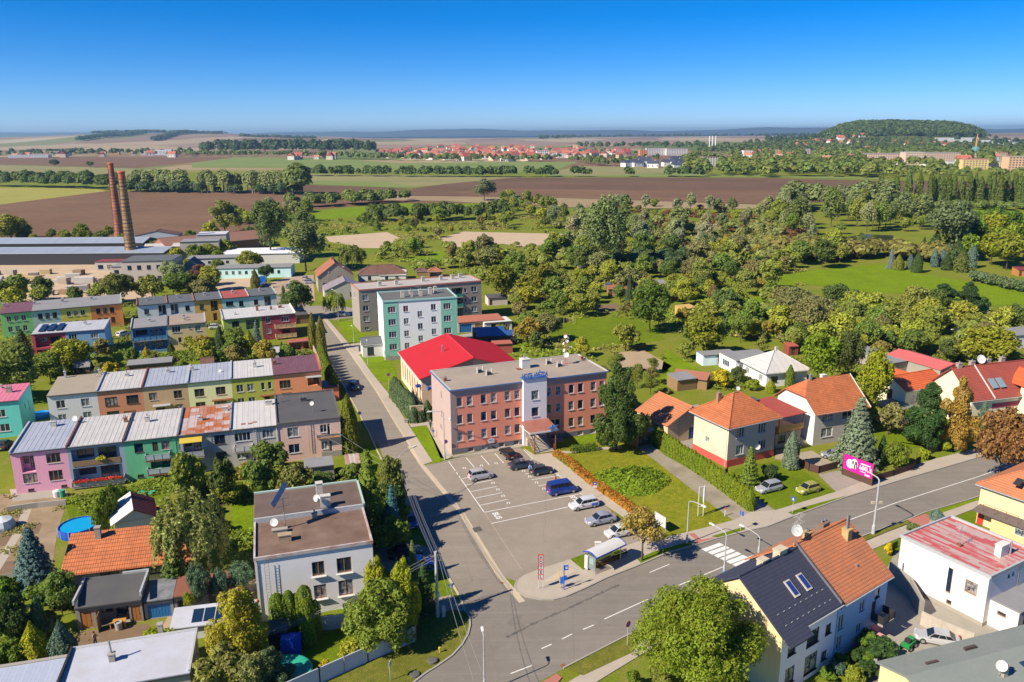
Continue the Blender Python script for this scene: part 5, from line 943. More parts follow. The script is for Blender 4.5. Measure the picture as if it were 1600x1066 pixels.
# ---------------------------------------------------------------- south of the main road
oN,aN=(24.0,62.1),R(36)
cream=plaster(C('#e8cc96',.72),.25);lil=plaster(C('#d4cbd8'),.1);blu=plaster(C('#8fa8c0'),.2)
def gable_pair(name,label,o,W_,D_,H,wall,ops,rfm,rise,sidem=None,extra=None):
 return house(name,label,'house',o,aN,W_,D_,H,wall,ops,roof='gx',roofm=rfm,rise=rise,ov=.35)
h=gable_pair('house','semi-detached house with a navy tile roof, lilac garden front and cream gable',oN,8.6,9.8,6.6,lil,{'f':[(1.0,3.9,1.2,1.0,'d'),(3.9,3.6,1.9,1.6,'d2'),(6.9,3.7,.9,1.1,'d'),(.9,.9,1.4,1.7,'d2'),(3.9,.6,2.0,2.0,'d2'),(6.6,1.0,.9,1.0,'d')]},TNAVY,3.5)
MB().hexa([(-.05,0,-.3),(-.05,9.8,-.3),(-.05,9.8,6.6),(-.05,4.9,9.95),(-.05,0,6.6)],[(.0,0,-.3),(.0,9.8,-.3),(.0,9.8,6.6),(.0,4.9,9.95),(.0,0,6.6)]).build('gable_wall',cream,h)
for x in(4.0,5.9):MB().hexa([(x,1.7,7.97),(x+.8,1.7,7.97),(x+.8,3.1,8.97),(x,3.1,8.97)],[(x,1.6,8.06),(x+.8,1.6,8.06),(x+.8,3.0,9.06),(x,3.0,9.06)]).build('roof_window',plain((.5,.45,.38),.5),h);MB().hexa([(x+.12,1.75,8.12),(x+.68,1.75,8.12),(x+.68,2.88,8.93),(x+.12,2.88,8.93)],[(x+.12,1.73,8.2),(x+.68,1.73,8.2),(x+.68,2.86,9.0),(x+.12,2.86,9.0)]).build('pane',plain((.02,.05,.22),.05),h)
chimney(h,3.6,5.2,9.2,1.3,.9,.7,rough((.55,.48,.34),s1=2),0);chimney(h,6.3,5.2,9.2,1.5,1.2,.8,rough((.55,.48,.34),s1=2),0)
for i in range(9):
 for j in range(2):x=.8+i*.85;y=.3+j*.9;MB().box(x,y,6.8+y*.714,x+.22,y+.05,6.88+y*.714).build('snow_guard',GALV,h)
MB().slab([(-.35,-1.1,5.95),(3.2,-1.1,5.95),(3.2,.2,6.92),(-.35,.2,6.92)],.12).build('roof_overhang',TNAVY,h)
o2=line_at(oN,aN,8.75)
h=gable_pair('house','semi-detached house with a weathered orange tile roof and blue garden front',o2,8.8,10.4,6.4,blu,{'f':[(.3,3.3,.9,1.6,'w'),(3.9,3.9,.9,1.2,'w'),(6.6,4.4,.8,1.0,'d'),(.3,1.0,1.0,1.6,'w'),(3.7,1.6,.9,1.0,'w'),(6.2,2.2,.8,2.0,'D')]},TORG2,3.9)
MB().hexa([(-.08,-.3,6.2),(.08,-.3,6.2),(.08,5.2,10.3),(-.08,5.2,10.3)],[(-.08,-.3,6.75),(.08,-.3,6.75),(.08,5.2,10.75),(-.08,5.2,10.75)]).build('parapet',rough((.16,.15,.17)),h)
YC=rough((.5,.36,.16),(.35,.2,.1),s1=2,name='yellow_brick');chimney(h,2.6,5.6,9.5,1.2,.8,.6,YC,1);chimney(h,5.6,5.8,9.3,1.5,1.1,.8,rough((.2,.14,.11),s1=2),2)
c=chimney(h,7.0,3.9,8.6,1.8,.75,.75,YC,0);MB().tube([(6.85,3.9,10.4),(6.85,3.9,12.1)],.09,8).tube([(7.2,3.9,10.4),(7.2,3.9,12.1)],.09,8).build('chimney_pot',STEEL,c)
MB().hexa([(4.9,2.7,8.0),(5.6,2.7,8.0),(5.6,3.4,8.7),(4.9,3.4,8.7)],[(4.9,2.6,8.25),(5.6,2.6,8.25),(5.6,3.3,8.85),(4.9,3.3,8.85)]).build('roof_window',DARKM,h);chimney(h,5.4,1.6,7.0,.55,.18,.18,STEEL,1,'roof_vent')
dish(h,.5,5.6,9.7,R(240),.6,1.9);antenna(h,1.0,5.7,9.7,3.4,.2)
balcony(h,'f',8.8,10,6.3,2.1,2.2,1.3,CONC,DARKM);MB().box(3.0,-.05,-.3,8.8,-.01,1.3).build('plinth',plaster(C('#e08090')),h);MB().box(4.6,-1.6,0,6.4,-.05,1.0).box(6.4,-1.6,0,6.7,-.05,1.0).build('garden_wall',plaster(C('#c77f86')),h)
oR,aR=(48.8,72.8),R(30)
wr=rough((.74,.70,.69),(.7,.66,.66),s1=.4,s2=12,amt=.3,name='bright_render')
FADE=seam((.50,.38,.34),(.50,.10,.09),1.0,w=.35,L=3.2)
h=house('house','bright white two-storey house with a worn red flat roof and a tall brown stair window','house',oR,aR,9.4,9.9,5.6,wr,{'l':[(4.9,1.9,1.3,2.9,'b2'),(7.6,3.0,1.3,1.4,'b2'),(5.9,.6,.6,.5,'b1')],'f':[(1.0,.9,1.3,1.5,'d2'),(3.6,4.6,.35,.4,'k1'),(4.4,4.6,.35,.4,'k1')]},roofm=FADE,h2=5.6,par='o',parm=GALV,plinth=(.45,CONC))
MB().box(-.05,4.2,1.2,-.01,5.9,5.5).build('wall_panel',plaster(C('#eccfc6'),.05),h);q=h
c=chimney(h,5.6,2.0,5.7,1.3,1.5,.7,WHITE,0);MB().tube([(6.6,1.6,5.8),(6.6,1.6,7.2)],.1,8).build('flue',STEEL,c);chimney(h,3.6,5.4,5.75,.12,.4,.4,RUST,0,'roof_vent');antenna(h,3.6,5.4,5.8,2.2)
ladder(h,'f',7.2,10,5.4,1.5,5.8)
h=house('annex','small flat-roofed white annex attached in front of the bright white house','annex',(51.0,70.7),R(30),7.0,3.3,2.9,wr,{'l':[(1.2,1.7,.9,.45,'b1')],'f':[(1.0,.3,.8,1.8,'D')]},roofm=GREYR,par='',parm=GALV)
h=house('house','cream house with an orange tiled hip roof and a slate canopy at the right edge','house',(66.2,87.6),R(33),12,9.5,5.6,plaster(C('#ecd29a',.74),.15),{'l':[(6.4,2.9,.8,2.4,'k1')],'f':[]},roof='hip',roofm=TORG2,rise=3.2,rid=3.2,ov=.5)
for c in[c for c in h.children if c.name.startswith('window')]:pass
MB().box(-.06,2.2,3.0,-.01,3.0,5.2).build('door',WHITE,h);MB().slab([(-1.9,.5,2.55),(-.02,.5,2.85),(-.02,9.3,2.85),(-1.9,9.3,2.55)],.14).build('canopy',rough((.12,.09,.085),(.2,.16,.14),s1=2,s2=8,name='slate'),h)
MB().box(-1.5,.6,-.3,0,7.0,2.4).build('porch_wall',plaster(C('#e0bc80',.8)),h);o=MB().box(-1.55,2.0,1.2,-1.5,4.2,2.2).build('window',FRAMEW,h);MB().box(-1.57,2.1,1.3,-1.56,4.1,2.1).build('pane',GLASS,o);MB().box(-.05,8.6,0,-.01,9.4,2.3).build('door',plain((.5,.04,.03),.6),h)
q=MB()
for y in(4.0,5.4,6.8,8.2):q.tube([(-1.5,y,2.7),(-1.5,y,3.7)],.03,5)
q.tube([(-1.5,4,3.7),(-1.5,8.2,3.7)],.03,5).build('railing',RUST,h)
MB().hexa([(-.12,5.0,7.0),(.9,5.0,7.5),(.9,5.8,7.5),(-.12,5.8,7.0)],[(-.12,5.0,7.15),(.9,5.0,7.62),(.9,5.8,7.62),(-.12,5.8,7.15)]).build('roof_window',DARKM,h)
gg=rough((.20,.23,.21),(.26,.27,.25),s1=.3,s2=3,amt=.6,name='mineral_felt')
h=house('house','cream building with a broad grey-green felt roof in the bottom right corner','house',(35.9,53.4),R(18),24,9.2,3.3,cream,{},roof='poly',roofm=gg,cols=[[(-.2,-2.0,3.0),(24,-2.0,3.0),(24,6.2,4.5),(-.2,6.2,4.5)],[(-.2,6.2,4.5),(24,6.2,4.5),(24,9.6,3.55),(-.2,9.6,3.55)]]);MB().poly([(0,0,3.3),(0,9.2,3.3),(0,9.2,3.6),(0,6.2,4.35)]).build('gable',cream,h)
c=chimney(h,8.4,4.0,3.9,1.2,.5,.5,rough((.4,.36,.27)),1);dish(h,7.9,4.0,4.1,R(240),.5,1.1);MB().hexa([(11.0,3.8,4.0),(12.1,3.8,4.0),(12.1,4.7,4.2),(11.0,4.7,4.2)],[(11.0,3.8,4.15),(12.1,3.8,4.15),(12.1,4.7,4.32),(11.0,4.7,4.32)]).build('roof_window',plain((.02,.05,.1),.1),h)
for x,y in((3.0,7.0),(8.0,7.6)):MB().box(x,y,4.15,x+1.3,y+.25,4.4).build('roof_vent',plain((.08,.05,.045),.8),h)
# ---------------------------------------------------------------- beyond the street: older houses, garages, works
def simple(name,label,p,ang,w,d,hh,wall,rfm,roof='gx',rise=2.0,ops=None,cat='house',**k):
 return house(name,label,cat,G(*p),R(ang),w,d,hh,wall,ops or{'f':[(w*.2,hh*.3,1.1,1.3,'d'),(w*.6,hh*.3,1.1,1.3,'d')]},roof=roof,roofm=rfm,rise=rise,**k)
h=house('house','old grey brick house with an orange tiled gable roof at the end of the street','house',G(498,457),R(17),11.5,12.5,5.2,rough((.38,.33,.27),(.28,.22,.18),s1=.6,s2=5,name='old_brick'),{'f':[(1.5,1.6,1.6,1.4,'k2'),(6.5,3.9,1.6,1.2,'DO')],'l':[(2,2.4,.8,1.4,'k1'),(5,2.4,.8,1.4,'k1'),(8,2.4,.8,1.4,'k1')]},roof='gy',roofm=TOLD,rise=4.2,ov=.3)
chimney(h,5.7,8,8.6,1.6,.8,.6,BRICK,1);dish(h,3.4,.3,6.4,R(250),.5,.3);chimney(h,8.6,2.5,6.0,1.6,.5,.5,WHITE,0)
simple('house','low house with a grey ribbed gable roof in front of the old brick house',(508,470),17,13,9,3.0,rough((.5,.47,.42)),seam((.30,.26,.27)),'gy',2.8)
simple('bungalow','bungalow with a brown hipped roof behind the grey block of flats',(560,442),8,17,9,2.8,WHITE,TBRN,'hip',2.6,cat='bungalow',rid=8.0)
simple('garage','low gabled garage with a pale sheet roof beside the brown bungalow',(594,441),5,9,6,2.3,WHITE,rough((.5,.44,.35)),'gx',1.4,cat='garage')
simple('gazebo','open wooden gazebo with an orange roof beyond the flats',(670,434),8,5,4.5,2.2,WOOD,TOLD,'hip',1.4,cat='gazebo',ops={'f':[(.5,.3,4,1.7,'L')]});simple('shed','brown-roofed shed beside the wooden gazebo',(651,432),8,4.5,4,1.9,WOOD,TBRN,'hip',1.0,cat='shed',ops={'f':[]})
h=house('garage_row','row of garages with a rusty red roof and one blue door beside the flats','garage',G(716,521),R(17),12.5,6,2.7,rough((.55,.5,.42)),{'f':[(.4,.1,3.2,2.2,'G'),(4.6,.1,3.0,2.2,'Gb'),(8.6,.1,3.0,2.2,'Gb')]},roofm=rough((.42,.14,.09),(.3,.13,.09),s1=.5,name='rusty_roof'),h2=3.0)
house('carport','white flat carport roof on posts at the end of the garages','carport',G(757,520),R(17),7.5,5.5,2.5,WHITE,{'f':[(1.8,.1,5.2,2.1,'L')]},roofm=WHITE)
for i,(p,w)in enumerate((((741,534),8.0),((746,541),9.5))):house('storage_shed','dark shed with a %s blue roof behind the red-roofed hall'%('shorter' if i==0 else 'longer'),'shed',G(*p),R(10),w,3.6,2.3,plain((.04,.04,.05),.8),{},h2=2.6,roofm=plain((.03,.09,.26),.5))
house('shed','brick-red hut beside the blue-roofed sheds','shed',G(771,553),R(10),4.6,3.2,2.2,plain((.35,.09,.06),.8),{},roofm=rough((.42,.12,.08)))
house('shed','low shed with a pale blue sheet roof just behind the hotel','shed',(3.3,150.3),R(18),6.0,2.2,2.0,CONC,{},roofm=plain((.4,.5,.6),.5));house('shed','low shed with a mottled grey roof behind the hotel','shed',(9.6,152.0),R(18),7.5,2.0,2.0,CONC,{},roofm=GREYR)
HUTS=[((905,428),3,'tiny timber hut with an orange wall among the allotments',plain((.5,.22,.05),.8),FELT),((950,463),8,'ramshackle allotment hut with a rusty tile roof',WOOD,TOLD),((985,455),12,'allotment building with a pale corrugated roof',CONC,GREYR),((1040,470),5,'small blue-roofed allotment hut',WOOD,plain((.2,.3,.45),.5)),((1066,496),5,'yellow timber hut on a trailer base in the allotments',plain((.55,.33,.1),.8),rough((.55,.35,.12))),((1148,506),6,'brick hut at the right end of the allotments',BRICK,GREYR),((806,474),5,'brown hut between the walnut trees',WOOD,FELT),((763,478),6,'white and red hut beside the grey block',plain((.6,.5,.5),.7),FELT),((1590,432),12,'timber hut with a maroon roof by the park conifers',plain((.45,.2,.05),.8),plain((.2,.04,.05),.6)),((1270,487),4,'small timber hut deep in the gardens',WOOD,GREYR)]
for p,w,lab,wm_,rf in HUTS:house('hut',lab,'hut',G(*p),R(random.Random(p[0]).uniform(-10,30)),w,min(w*.7,5),2.2,wm_,{'f':[(.4,.1,.9,1.7,'DD')]},roof='mono',h2=2.6,roofm=rf)
wk=rough((.46,.42,.37),(.36,.33,.3),s1=.2,s2=2,name='works_wall');wst=seam((.30,.34,.42),(.25,.29,.36),.5,w=2.0,L=40.0);wrd=rough((.26,.13,.09),(.2,.1,.08),s1=.2,s2=2,name='works_tile')
def works(lab,p,ang,w,d,hh,wall,rf,roof='mono',rise=1.5,ops=None,**k):return house('works_building',lab,'factory building',G(*p),R(ang),w,d,hh,wall,ops or{},roof=roof,roofm=rf,rise=rise,group='buildings of the brickworks',**k)
works('long drying hall with twin blue-grey roofs, rear part',(-60,400),0,80,14,5.2,DARKM,wst,'gx',1.5);works('long open drying hall with a blue-grey roof, front part',(-60,415),0,82,18,4.6,DARKM,wst,'gx',1.2)
works('two-storey pale works office with rows of dark windows',(193,445),8,17,14,8.0,wk,DKR,h2=8.0,ops={'f':[(2+i*3.2,z,1.4,1.6,'k')for i in range(5)for z in(1.2,5.0)],'r':[(1.5+i*2.6,4.8,1.4,1.6,'k')for i in range(5)]})
works('single-storey pale wing left of the works office',(176,440),8,8,9,5.2,wk,GREYR,ops={'f':[(1,2.6,1.6,1.5,'k'),(4.4,2.6,1.6,1.5,'k')]});works('low kiln shed with a dark red roof beside the tall chimney',(150,424),2,20,6,3.6,wk,plain((.22,.04,.04),.7),ops={'f':[(1+i*3.5,.8,2,1.6,'k')for i in range(5)]})
works('kiln hall with a long brown tiled roof behind the works office',(262,402),42,46,17,4.2,BRICK,wrd,'gx',3.0);works('pale flat-roofed block beside the kiln hall',(284,410),12,15,10,8.2,wk,GREYR);works('taller pale cube with a grey roof beside the kiln hall',(310,403),12,12,11,9.6,wk,rough((.55,.55,.6)));works('white sheet-roofed hall in front of the kiln hall',(225,404),12,26,12,3.6,wk,rough((.5,.46,.44)),'gx',1.6)
works('low white workshop with small dark windows and a long grey roof',(292,424),10,22,9,4.6,rough((.6,.6,.56)),GREYR,ops={'f':[(8+i*2.2,2.6,1.2,1.0,'k')for i in range(4)]});works('teal-gabled hut beside the white workshop',(284,432),10,7,8,3.0,plain((.05,.2,.25),.6),DKR,'gy',3.0)
works('long pale blue workshop with a row of small windows',(336,436),6,27,9,3.6,plaster(C('#a9d4f0')),GREYR,ops={'f':[(1.5+i*2.3,1.5,1.0,1.2,'k')for i in range(10)]});works('low building with bright white stepped roofs behind the blue workshop',(345,414),6,31,18,4.0,WHITE,plain((.8,.8,.84),.5))
works('low brown-roofed store at the end of the kiln hall',(212,380),10,20,9,3.5,plain((.35,.4,.5),.7),plain((.12,.06,.05),.8),'gy',2)
for bx,by,ty,r0,r1,lab,c1,c2 in((207,410,267,2.1,1.3,'nearer tall factory chimney of dark banded yellow brick',(.44,.27,.12),(.07,.06,.06)),(188,376,254,2.1,1.25,'farther tall factory chimney of red brick',(.52,.19,.12),(.17,.07,.06))):
 x,y=G(bx,by);H_=hgt(bx,by,ty);t=NT('banded_brick');z=t.n('SeparateXYZ',{'Vector':t.obj()}).outputs[2]
 f=t.math('LESS_THAN',t.math('FRACT',t.math('DIVIDE',z,1.6)),.2);nn=t.noise(t.n('Mapping',{'Vector':t.obj(),'Scale':(1,1,.25)}).outputs[0],.6,5)
 top=t.ramp(z,H_*.88,H_*.93);t.fin(t.mix(top,t.mix(f,t.mix(t.ramp(nn,.35,.65),c1,sc3(c1,.5)),c2),(.45,.12,.06)),.9)
 root=empty('factory_chimney',lab,'chimney',(x,y,0),0,None);MB().lathe(0,0,[(r0*1.15,0),(r0*1.15,4)],16).build('base',BRICK,root)
 MB().lathe(0,0,[(r0,3.9),(r1,H_-1),(r1*1.15,H_-.9),(r1*1.15,H_-.3),(r1*.7,H_),(r1*.6,H_-1)],20).build('shaft',t.m,root,smooth=False)
 q=MB()
 for i in range(22):z_=5+i*(H_-7)/22;rr=r0+(r1-r0)*(z_-3.9)/(H_-5)+.05;q.lathe(0,0,[(rr,z_),(rr,z_+.22)],16)
 q.build('band',plain(c2,.7),root);MB().tube([(-r0*.8,-r0*.8,4),(-r1*.75,-r1*.75,H_-.5)],.1,5).build('ladder',RUST,root)
 FOOT.append([(x-5,y-5),(x+5,y-5),(x+5,y+5),(x-5,y+5)])
# ---------------------------------------------------------------- trees and shrubs
def leaf_cloud(P,N_,S,rng,asp=1.5,flat=.35,name='crown',mats=None,zr=1.0):
 """small leaf sprays at points P facing roughly N_, size S"""
 n=len(P);Nn=N_+rng.normal(0,flat,(n,3));Nn/=np.linalg.norm(Nn,axis=1)[:,None]+1e-9
 up=rng.normal(0,1,(n,3));A=np.cross(Nn,up);A/=np.linalg.norm(A,axis=1)[:,None]+1e-9;B=np.cross(Nn,A)
 s=(S*rng.uniform(.6,1.25,n))[:,None];a=A*s*asp*.5;b=B*s*.5
 bend=Nn*s*rng.uniform(-.25,.25,n)[:,None]
 q=np.array([1,1,1.0/zr]);a=a*q;b=b*q;bend=bend*q
 V=np.stack([P-a,P-b*.9+bend,P+a,P+b*.9+bend],axis=1).reshape(-1,3)
 return quads_mesh(name,V,mats or[LEAF])
def quads_mesh(name,V,mats):
 n=len(V)//4;me=bpy.data.meshes.new(name);me.vertices.add(len(V));me.vertices.foreach_set('co',V.astype(np.float32).ravel())
 me.loops.add(n*4);me.loops.foreach_set('vertex_index',np.arange(n*4,dtype=np.int32));me.polygons.add(n)
 me.polygons.foreach_set('loop_start',np.arange(0,n*4,4,dtype=np.int32));me.polygons.foreach_set('loop_total',np.full(n,4,dtype=np.int32))
 for m in mats:me.materials.append(m)
 me.update(calc_edges=True);me.validate();return me
def sph(rng,n):
 d=rng.normal(0,1,(n,3));return d/np.linalg.norm(d,axis=1)[:,None]
def broad_pts(rng,n,lobes=24,zc=.56,rz=.44,rr=1.0,lob=(.2,.4),open_=0.0,top=1.0):
 """unit crown: radius 1, height 1 (z scaled later); lobes scattered over an ellipsoid"""
 d=sph(rng,lobes);d[:,2]=np.abs(d[:,2])*1.5-.6*rng.uniform(0,1,lobes);d/=np.linalg.norm(d,axis=1)[:,None]
 L=rng.uniform(*lob,lobes);C_=d*(1-L*.85)[:,None]*rng.uniform(.75,1.08,lobes)[:,None]*rr
 C_=np.vstack([C_,[[0,0,0],[0,0,.35],[0.1,-.1,-.2]]]);L=np.concatenate([L,[.6,.45,.5]])
 P0=rng.uniform(0,6,3);w=L**2;k=rng.choice(len(L),n,p=w/w.sum());dd=sph(rng,n);dd[:,2]=np.where((dd[:,2]<-.2)&(rng.uniform(0,1,n)<.6),-dd[:,2],dd[:,2])
 hole=np.sin(P0[0]+dd[:,0]*7+k*1.7)*np.cos(P0[1]+dd[:,1]*6+k)+np.sin(P0[2]+dd[:,2]*8+k*.9)
 r=L[k]*(1-.34*(hole>.75)-np.abs(rng.normal(0,.16,n))+(rng.uniform(0,1,n)<.12)*rng.uniform(0,.28,n))*(1+.12*np.sin(dd[:,0]*9+k)*np.cos(dd[:,1]*8))
 P=C_[k]+dd*r[:,None];N_=dd+np.array([0,0,.35]);P=P*np.array([1,1,1.0])
 P[:,2]=zc+P[:,2]*rz;return P,N_
def spruce_pts(rng,n,levels=17,tip=.02,base=.1,droop=.12,ragged=.12):
 lv=rng.integers(0,levels,n);lv=(lv*1.0/levels)**1.15;z=base+(1-base)*lv
 R_=(1-lv)**.85*(1+ragged*np.sin(lv*60))+tip;nb=11;ang=rng.integers(0,nb,n)*(2*np.pi/nb)+lv*37+rng.normal(0,.11,n)
 t=rng.uniform(0.12,1,n)**.65;r=R_*t*(1+.1*np.sin(ang*5+lv*40));zz=z-droop*t*t*R_*.9+rng.normal(0,.006,n)+.05*(t>.9)
 P=np.stack([np.cos(ang)*r,np.sin(ang)*r,zz],1);N_=np.stack([np.cos(ang)*.55,np.sin(ang)*.55,np.full(n,.8)],1);return P,N_
def column_pts(rng,n,taper=.5,pw=.7,rag=.1):
 z=rng.uniform(0.0,1,n)**.9;R_=np.minimum(1.0,(1-z)**pw*1.9)*(1-taper*z*.4);a=rng.uniform(0,2*np.pi,n)
 r=R_*(1-np.abs(rng.normal(0,.1,n)))*(1+rag*np.sin(a*5+6*z)+rag*.6*np.sin(a*11+z*17))
 return np.stack([np.cos(a)*r,np.sin(a)*r,.03+z*.97],1),np.stack([np.cos(a),np.sin(a),np.full(n,.45)],1)
def weep_pts(rng,n,strands=170):
 d=sph(rng,strands);d[:,2]=np.abs(d[:,2]);st=d*rng.uniform(.55,1.0,strands)[:,None];k=rng.integers(0,strands,n);L=rng.uniform(.25,.75,strands)
 t=rng.uniform(0,1,n);P=st[k].copy();P[:,0]*=1+.15*t;P[:,1]*=1+.15*t;z=.55+P[:,2]*.43-t*L[k]*.6;P[:,2]=np.maximum(z,.08);P[:,:2]+=rng.normal(0,.035,(n,2))
 return P,np.stack([P[:,0],P[:,1],np.full(n,.5)],1)
def pine_pts(rng,n,pads=34,prof=(.7,1.0,.78,.42,.1),flatz=.36):
 d=sph(rng,pads);z=rng.uniform(.14,.97,pads);R_=np.interp(z,[.1,.28,.6,.85,1],prof);a=rng.uniform(0,6.28,pads);rr=R_*rng.uniform(.5,.95,pads)
 Cc=np.stack([np.cos(a)*rr,np.sin(a)*rr,z],1);S=rng.uniform(.2,.34,pads)*np.interp(z,[0,.6,1],[1,.9,.55]);Cc=np.vstack([Cc,[[0,0,.5],[0,0,.75],[0,0,.3],[0,0,.93]]]);S=np.concatenate([S,[.55,.4,.5,.16]])
 k=rng.choice(len(S),n,p=S**2/(S**2).sum());dd=sph(rng,n);P=Cc[k]+dd*(S[k]*(1-np.abs(rng.normal(0,.15,n))))[:,None]*np.array([1,1,flatz]);return P,dd+np.array([0,0,.5])
RNG=np.random.default_rng(5)
def trunk_mesh(h,r,limbs=5,spread=.5,seed=0,mat=None,hi=1.0):
 rg=random.Random(seed);mb=MB();mb.tube([(0,0,-.02),(.02*spread,.01,h*.5),(-.01,.02*spread,h*hi)],r,7,r1=r*.35)
 for i in range(limbs):
  a=i*2.4+rg.uniform(-.3,.3);z0=h*rg.uniform(.35,.75);L=spread*rg.uniform(.5,.95)
  mb.tube([(0,0,z0),(math.cos(a)*L*.5,math.sin(a)*L*.5,z0+h*.16),(math.cos(a)*L,math.sin(a)*L,z0+h*.3)],r*.45,5,r1=r*.12)
 return mb.mesh('trunk',[mat or BARK],True)
PROTO={}
ZR=dict(broad=2.1,broadbig=1.9,tall=3.0,sparse=2.3,fruit=1.9,spruce=3.2,bigspruce=2.6,pine=2.7,column=4.5,cypress=2.3,thuja=3.6,cone=3.2,poplar=7.0,weep=2.6,shrub=1.5,shrubfine=1.5)
def proto(kind,n,S,fn,tr,k=1,asp=1.5,flat=.6,**a):
 L=[]
 for i in range(k):
  P,N_=fn(RNG,n,**a);L.append((leaf_cloud(P,N_,S,RNG,asp,flat,zr=ZR[kind]),trunk_mesh(seed=i+len(kind),**tr)))
 PROTO[kind]=L
proto('broad',7000,.088,broad_pts,dict(h=.62,r=.035),4)
proto('broadbig',60000,.029,broad_pts,dict(h=.6,r=.03,limbs=8),1,lobes=44,lob=(.15,.32))
proto('tall',8000,.085,broad_pts,dict(h=.8,r=.05,limbs=8),3,lobes=22,zc=.55,rz=.46,lob=(.2,.34))
proto('sparse',3000,.075,broad_pts,dict(h=.75,r=.045,limbs=9,spread=.8),2,lobes=16,lob=(.2,.34),zc=.6,rz=.38)
proto('fruit',3200,.125,broad_pts,dict(h=.6,r=.05,limbs=5,spread=.6),4,lobes=15,zc=.53,rz=.46)
proto('spruce',7500,.085,spruce_pts,dict(h=.95,r=.06,limbs=0),2,asp=2.0,flat=.25)
proto('bigspruce',12000,.075,spruce_pts,dict(h=.95,r=.05,limbs=0),1,asp=2.0,flat=.25,levels=19,ragged=.05)
proto('pine',14000,.06,pine_pts,dict(h=.9,r=.045,limbs=6),2,asp=2.0)
proto('cypress',13000,.06,pine_pts,dict(h=.9,r=.045,limbs=4),2,asp=1.8,pads=60,prof=(.8,1.0,.92,.62,.2),flatz=.5)
proto('thuja',5200,.13,column_pts,dict(h=.2,r=.15,limbs=0),2,asp=1.3,pw=.38,taper=.25,rag=.13)
proto('column',4200,.17,column_pts,dict(h=.2,r=.15,limbs=0),3,asp=1.3)
proto('cone',4200,.14,column_pts,dict(h=.2,r=.12,limbs=0),1,asp=1.3,pw=1.0)
proto('poplar',3200,.22,column_pts,dict(h=.3,r=.12,limbs=0),3,pw=.55,rag=.22,flat=.6)
proto('weep',11000,.06,weep_pts,dict(h=.8,r=.03,limbs=6,mat=BIRCHB),1,asp=2.2)
proto('shrub',2400,.15,broad_pts,dict(h=.3,r=.05,limbs=3),3,lobes=9,zc=.45,rz=.52)
proto('shrubfine',4200,.11,broad_pts,dict(h=.3,r=.04,limbs=3),2,lobes=12,zc=.45,rz=.52)
SINGLE={}
def single(kind,i):
 if(kind,i)not in SINGLE:
  c,t=PROTO[kind][i];vc=np.empty(len(c.vertices)*3,np.float32);c.vertices.foreach_get('co',vc);vc=vc.reshape(-1,4,3)
  keep=vc[::3]if len(vc)>2000 else vc[::2];m=keep.mean(axis=1,keepdims=True);V=(m+(keep-m)*1.6).reshape(-1,3)
  vt=np.array([v.co[:]for v in t.vertices],np.float32);ft=[tuple(p.vertices)for p in t.polygons]
  n=len(V);me=bpy.data.meshes.new('plant');me.from_pydata(np.vstack([V,vt]).tolist(),[],[tuple(range(q,q+4))for q in range(0,n,4)]+[tuple(int(x)+n for x in f)for f in ft])
  me.materials.append(LEAF);me.materials.append(BARK);me.polygons.foreach_set('material_index',[0]*(n//4)+[1]*len(ft));me.update();SINGLE[(kind,i)]=me
 return SINGLE[(kind,i)]
rgp=random.Random(11)
NAMEOF={'cypress':('cypress','conifer'),'thuja':('thuja','conifer'),'broad':('broadleaf_tree','tree'),'broadbig':('broadleaf_tree','tree'),'tall':('broadleaf_tree','tree'),'sparse':('broadleaf_tree','tree'),'fruit':('fruit_and_other_tree','fruit tree'),'spruce':('spruce','conifer'),'bigspruce':('spruce','conifer'),'pine':('pine','conifer'),'column':('columnar_conifer','conifer'),'cone':('conifer','conifer'),'poplar':('poplar_tree','poplar'),'weep':('weeping_tree','tree'),'shrub':('shrub','shrub'),'shrubfine':('shrub','shrub')}
def jit(c,k=.14):
 f=rgp.uniform(1-k,1+k);return(c[0]*f*rgp.uniform(.92,1.08),c[1]*f,c[2]*f*rgp.uniform(.85,1.15),1)
def plant(kind,x,y,h,r,col,label,group=None,parts=True,var=None,z=0.0,ry=None):
 L=PROTO[kind];i=rgp.randrange(len(L))if var is None else var;nm,cat=NAMEOF[kind];rz=rgp.uniform(0,6.28);sc=(r,(ry or r),h)
 if parts:
  root=empty(nm,label,cat,(x,y,z),rz,group,sc)
  c=put('crown',L[i][0],root);c.color=jit(col,.06);put('trunk',L[i][1],root)
 else:
  root=put(nm,single(kind,i),None,(x,y,z),rz,sc);root.color=jit(col);tag(root,label,cat,group)
 return root
def T_(kind,base,topy,wpx,col,label,group=None,parts=True,**k):
 x,y=G(*base);h=hgt(base[0],base[1],topy);r=wpx*.5*mpp(y)
 return plant(kind,x,y,h,r,col,label,group,parts,**k)
YG=(.16,.19,.012);GRN_=(.07,.12,.012);DG=(.028,.058,.014);OL=(.12,.13,.03);SIL=(.17,.20,.10);GOLD=(.30,.24,.012);BLUE_=(.085,.125,.105);PINEC=(.045,.075,.015);THU=(.085,.13,.012);OCH=(.21,.15,.035);BRN=(.17,.085,.03);BG=(.055,.095,.06);PUR=(.10,.035,.035)
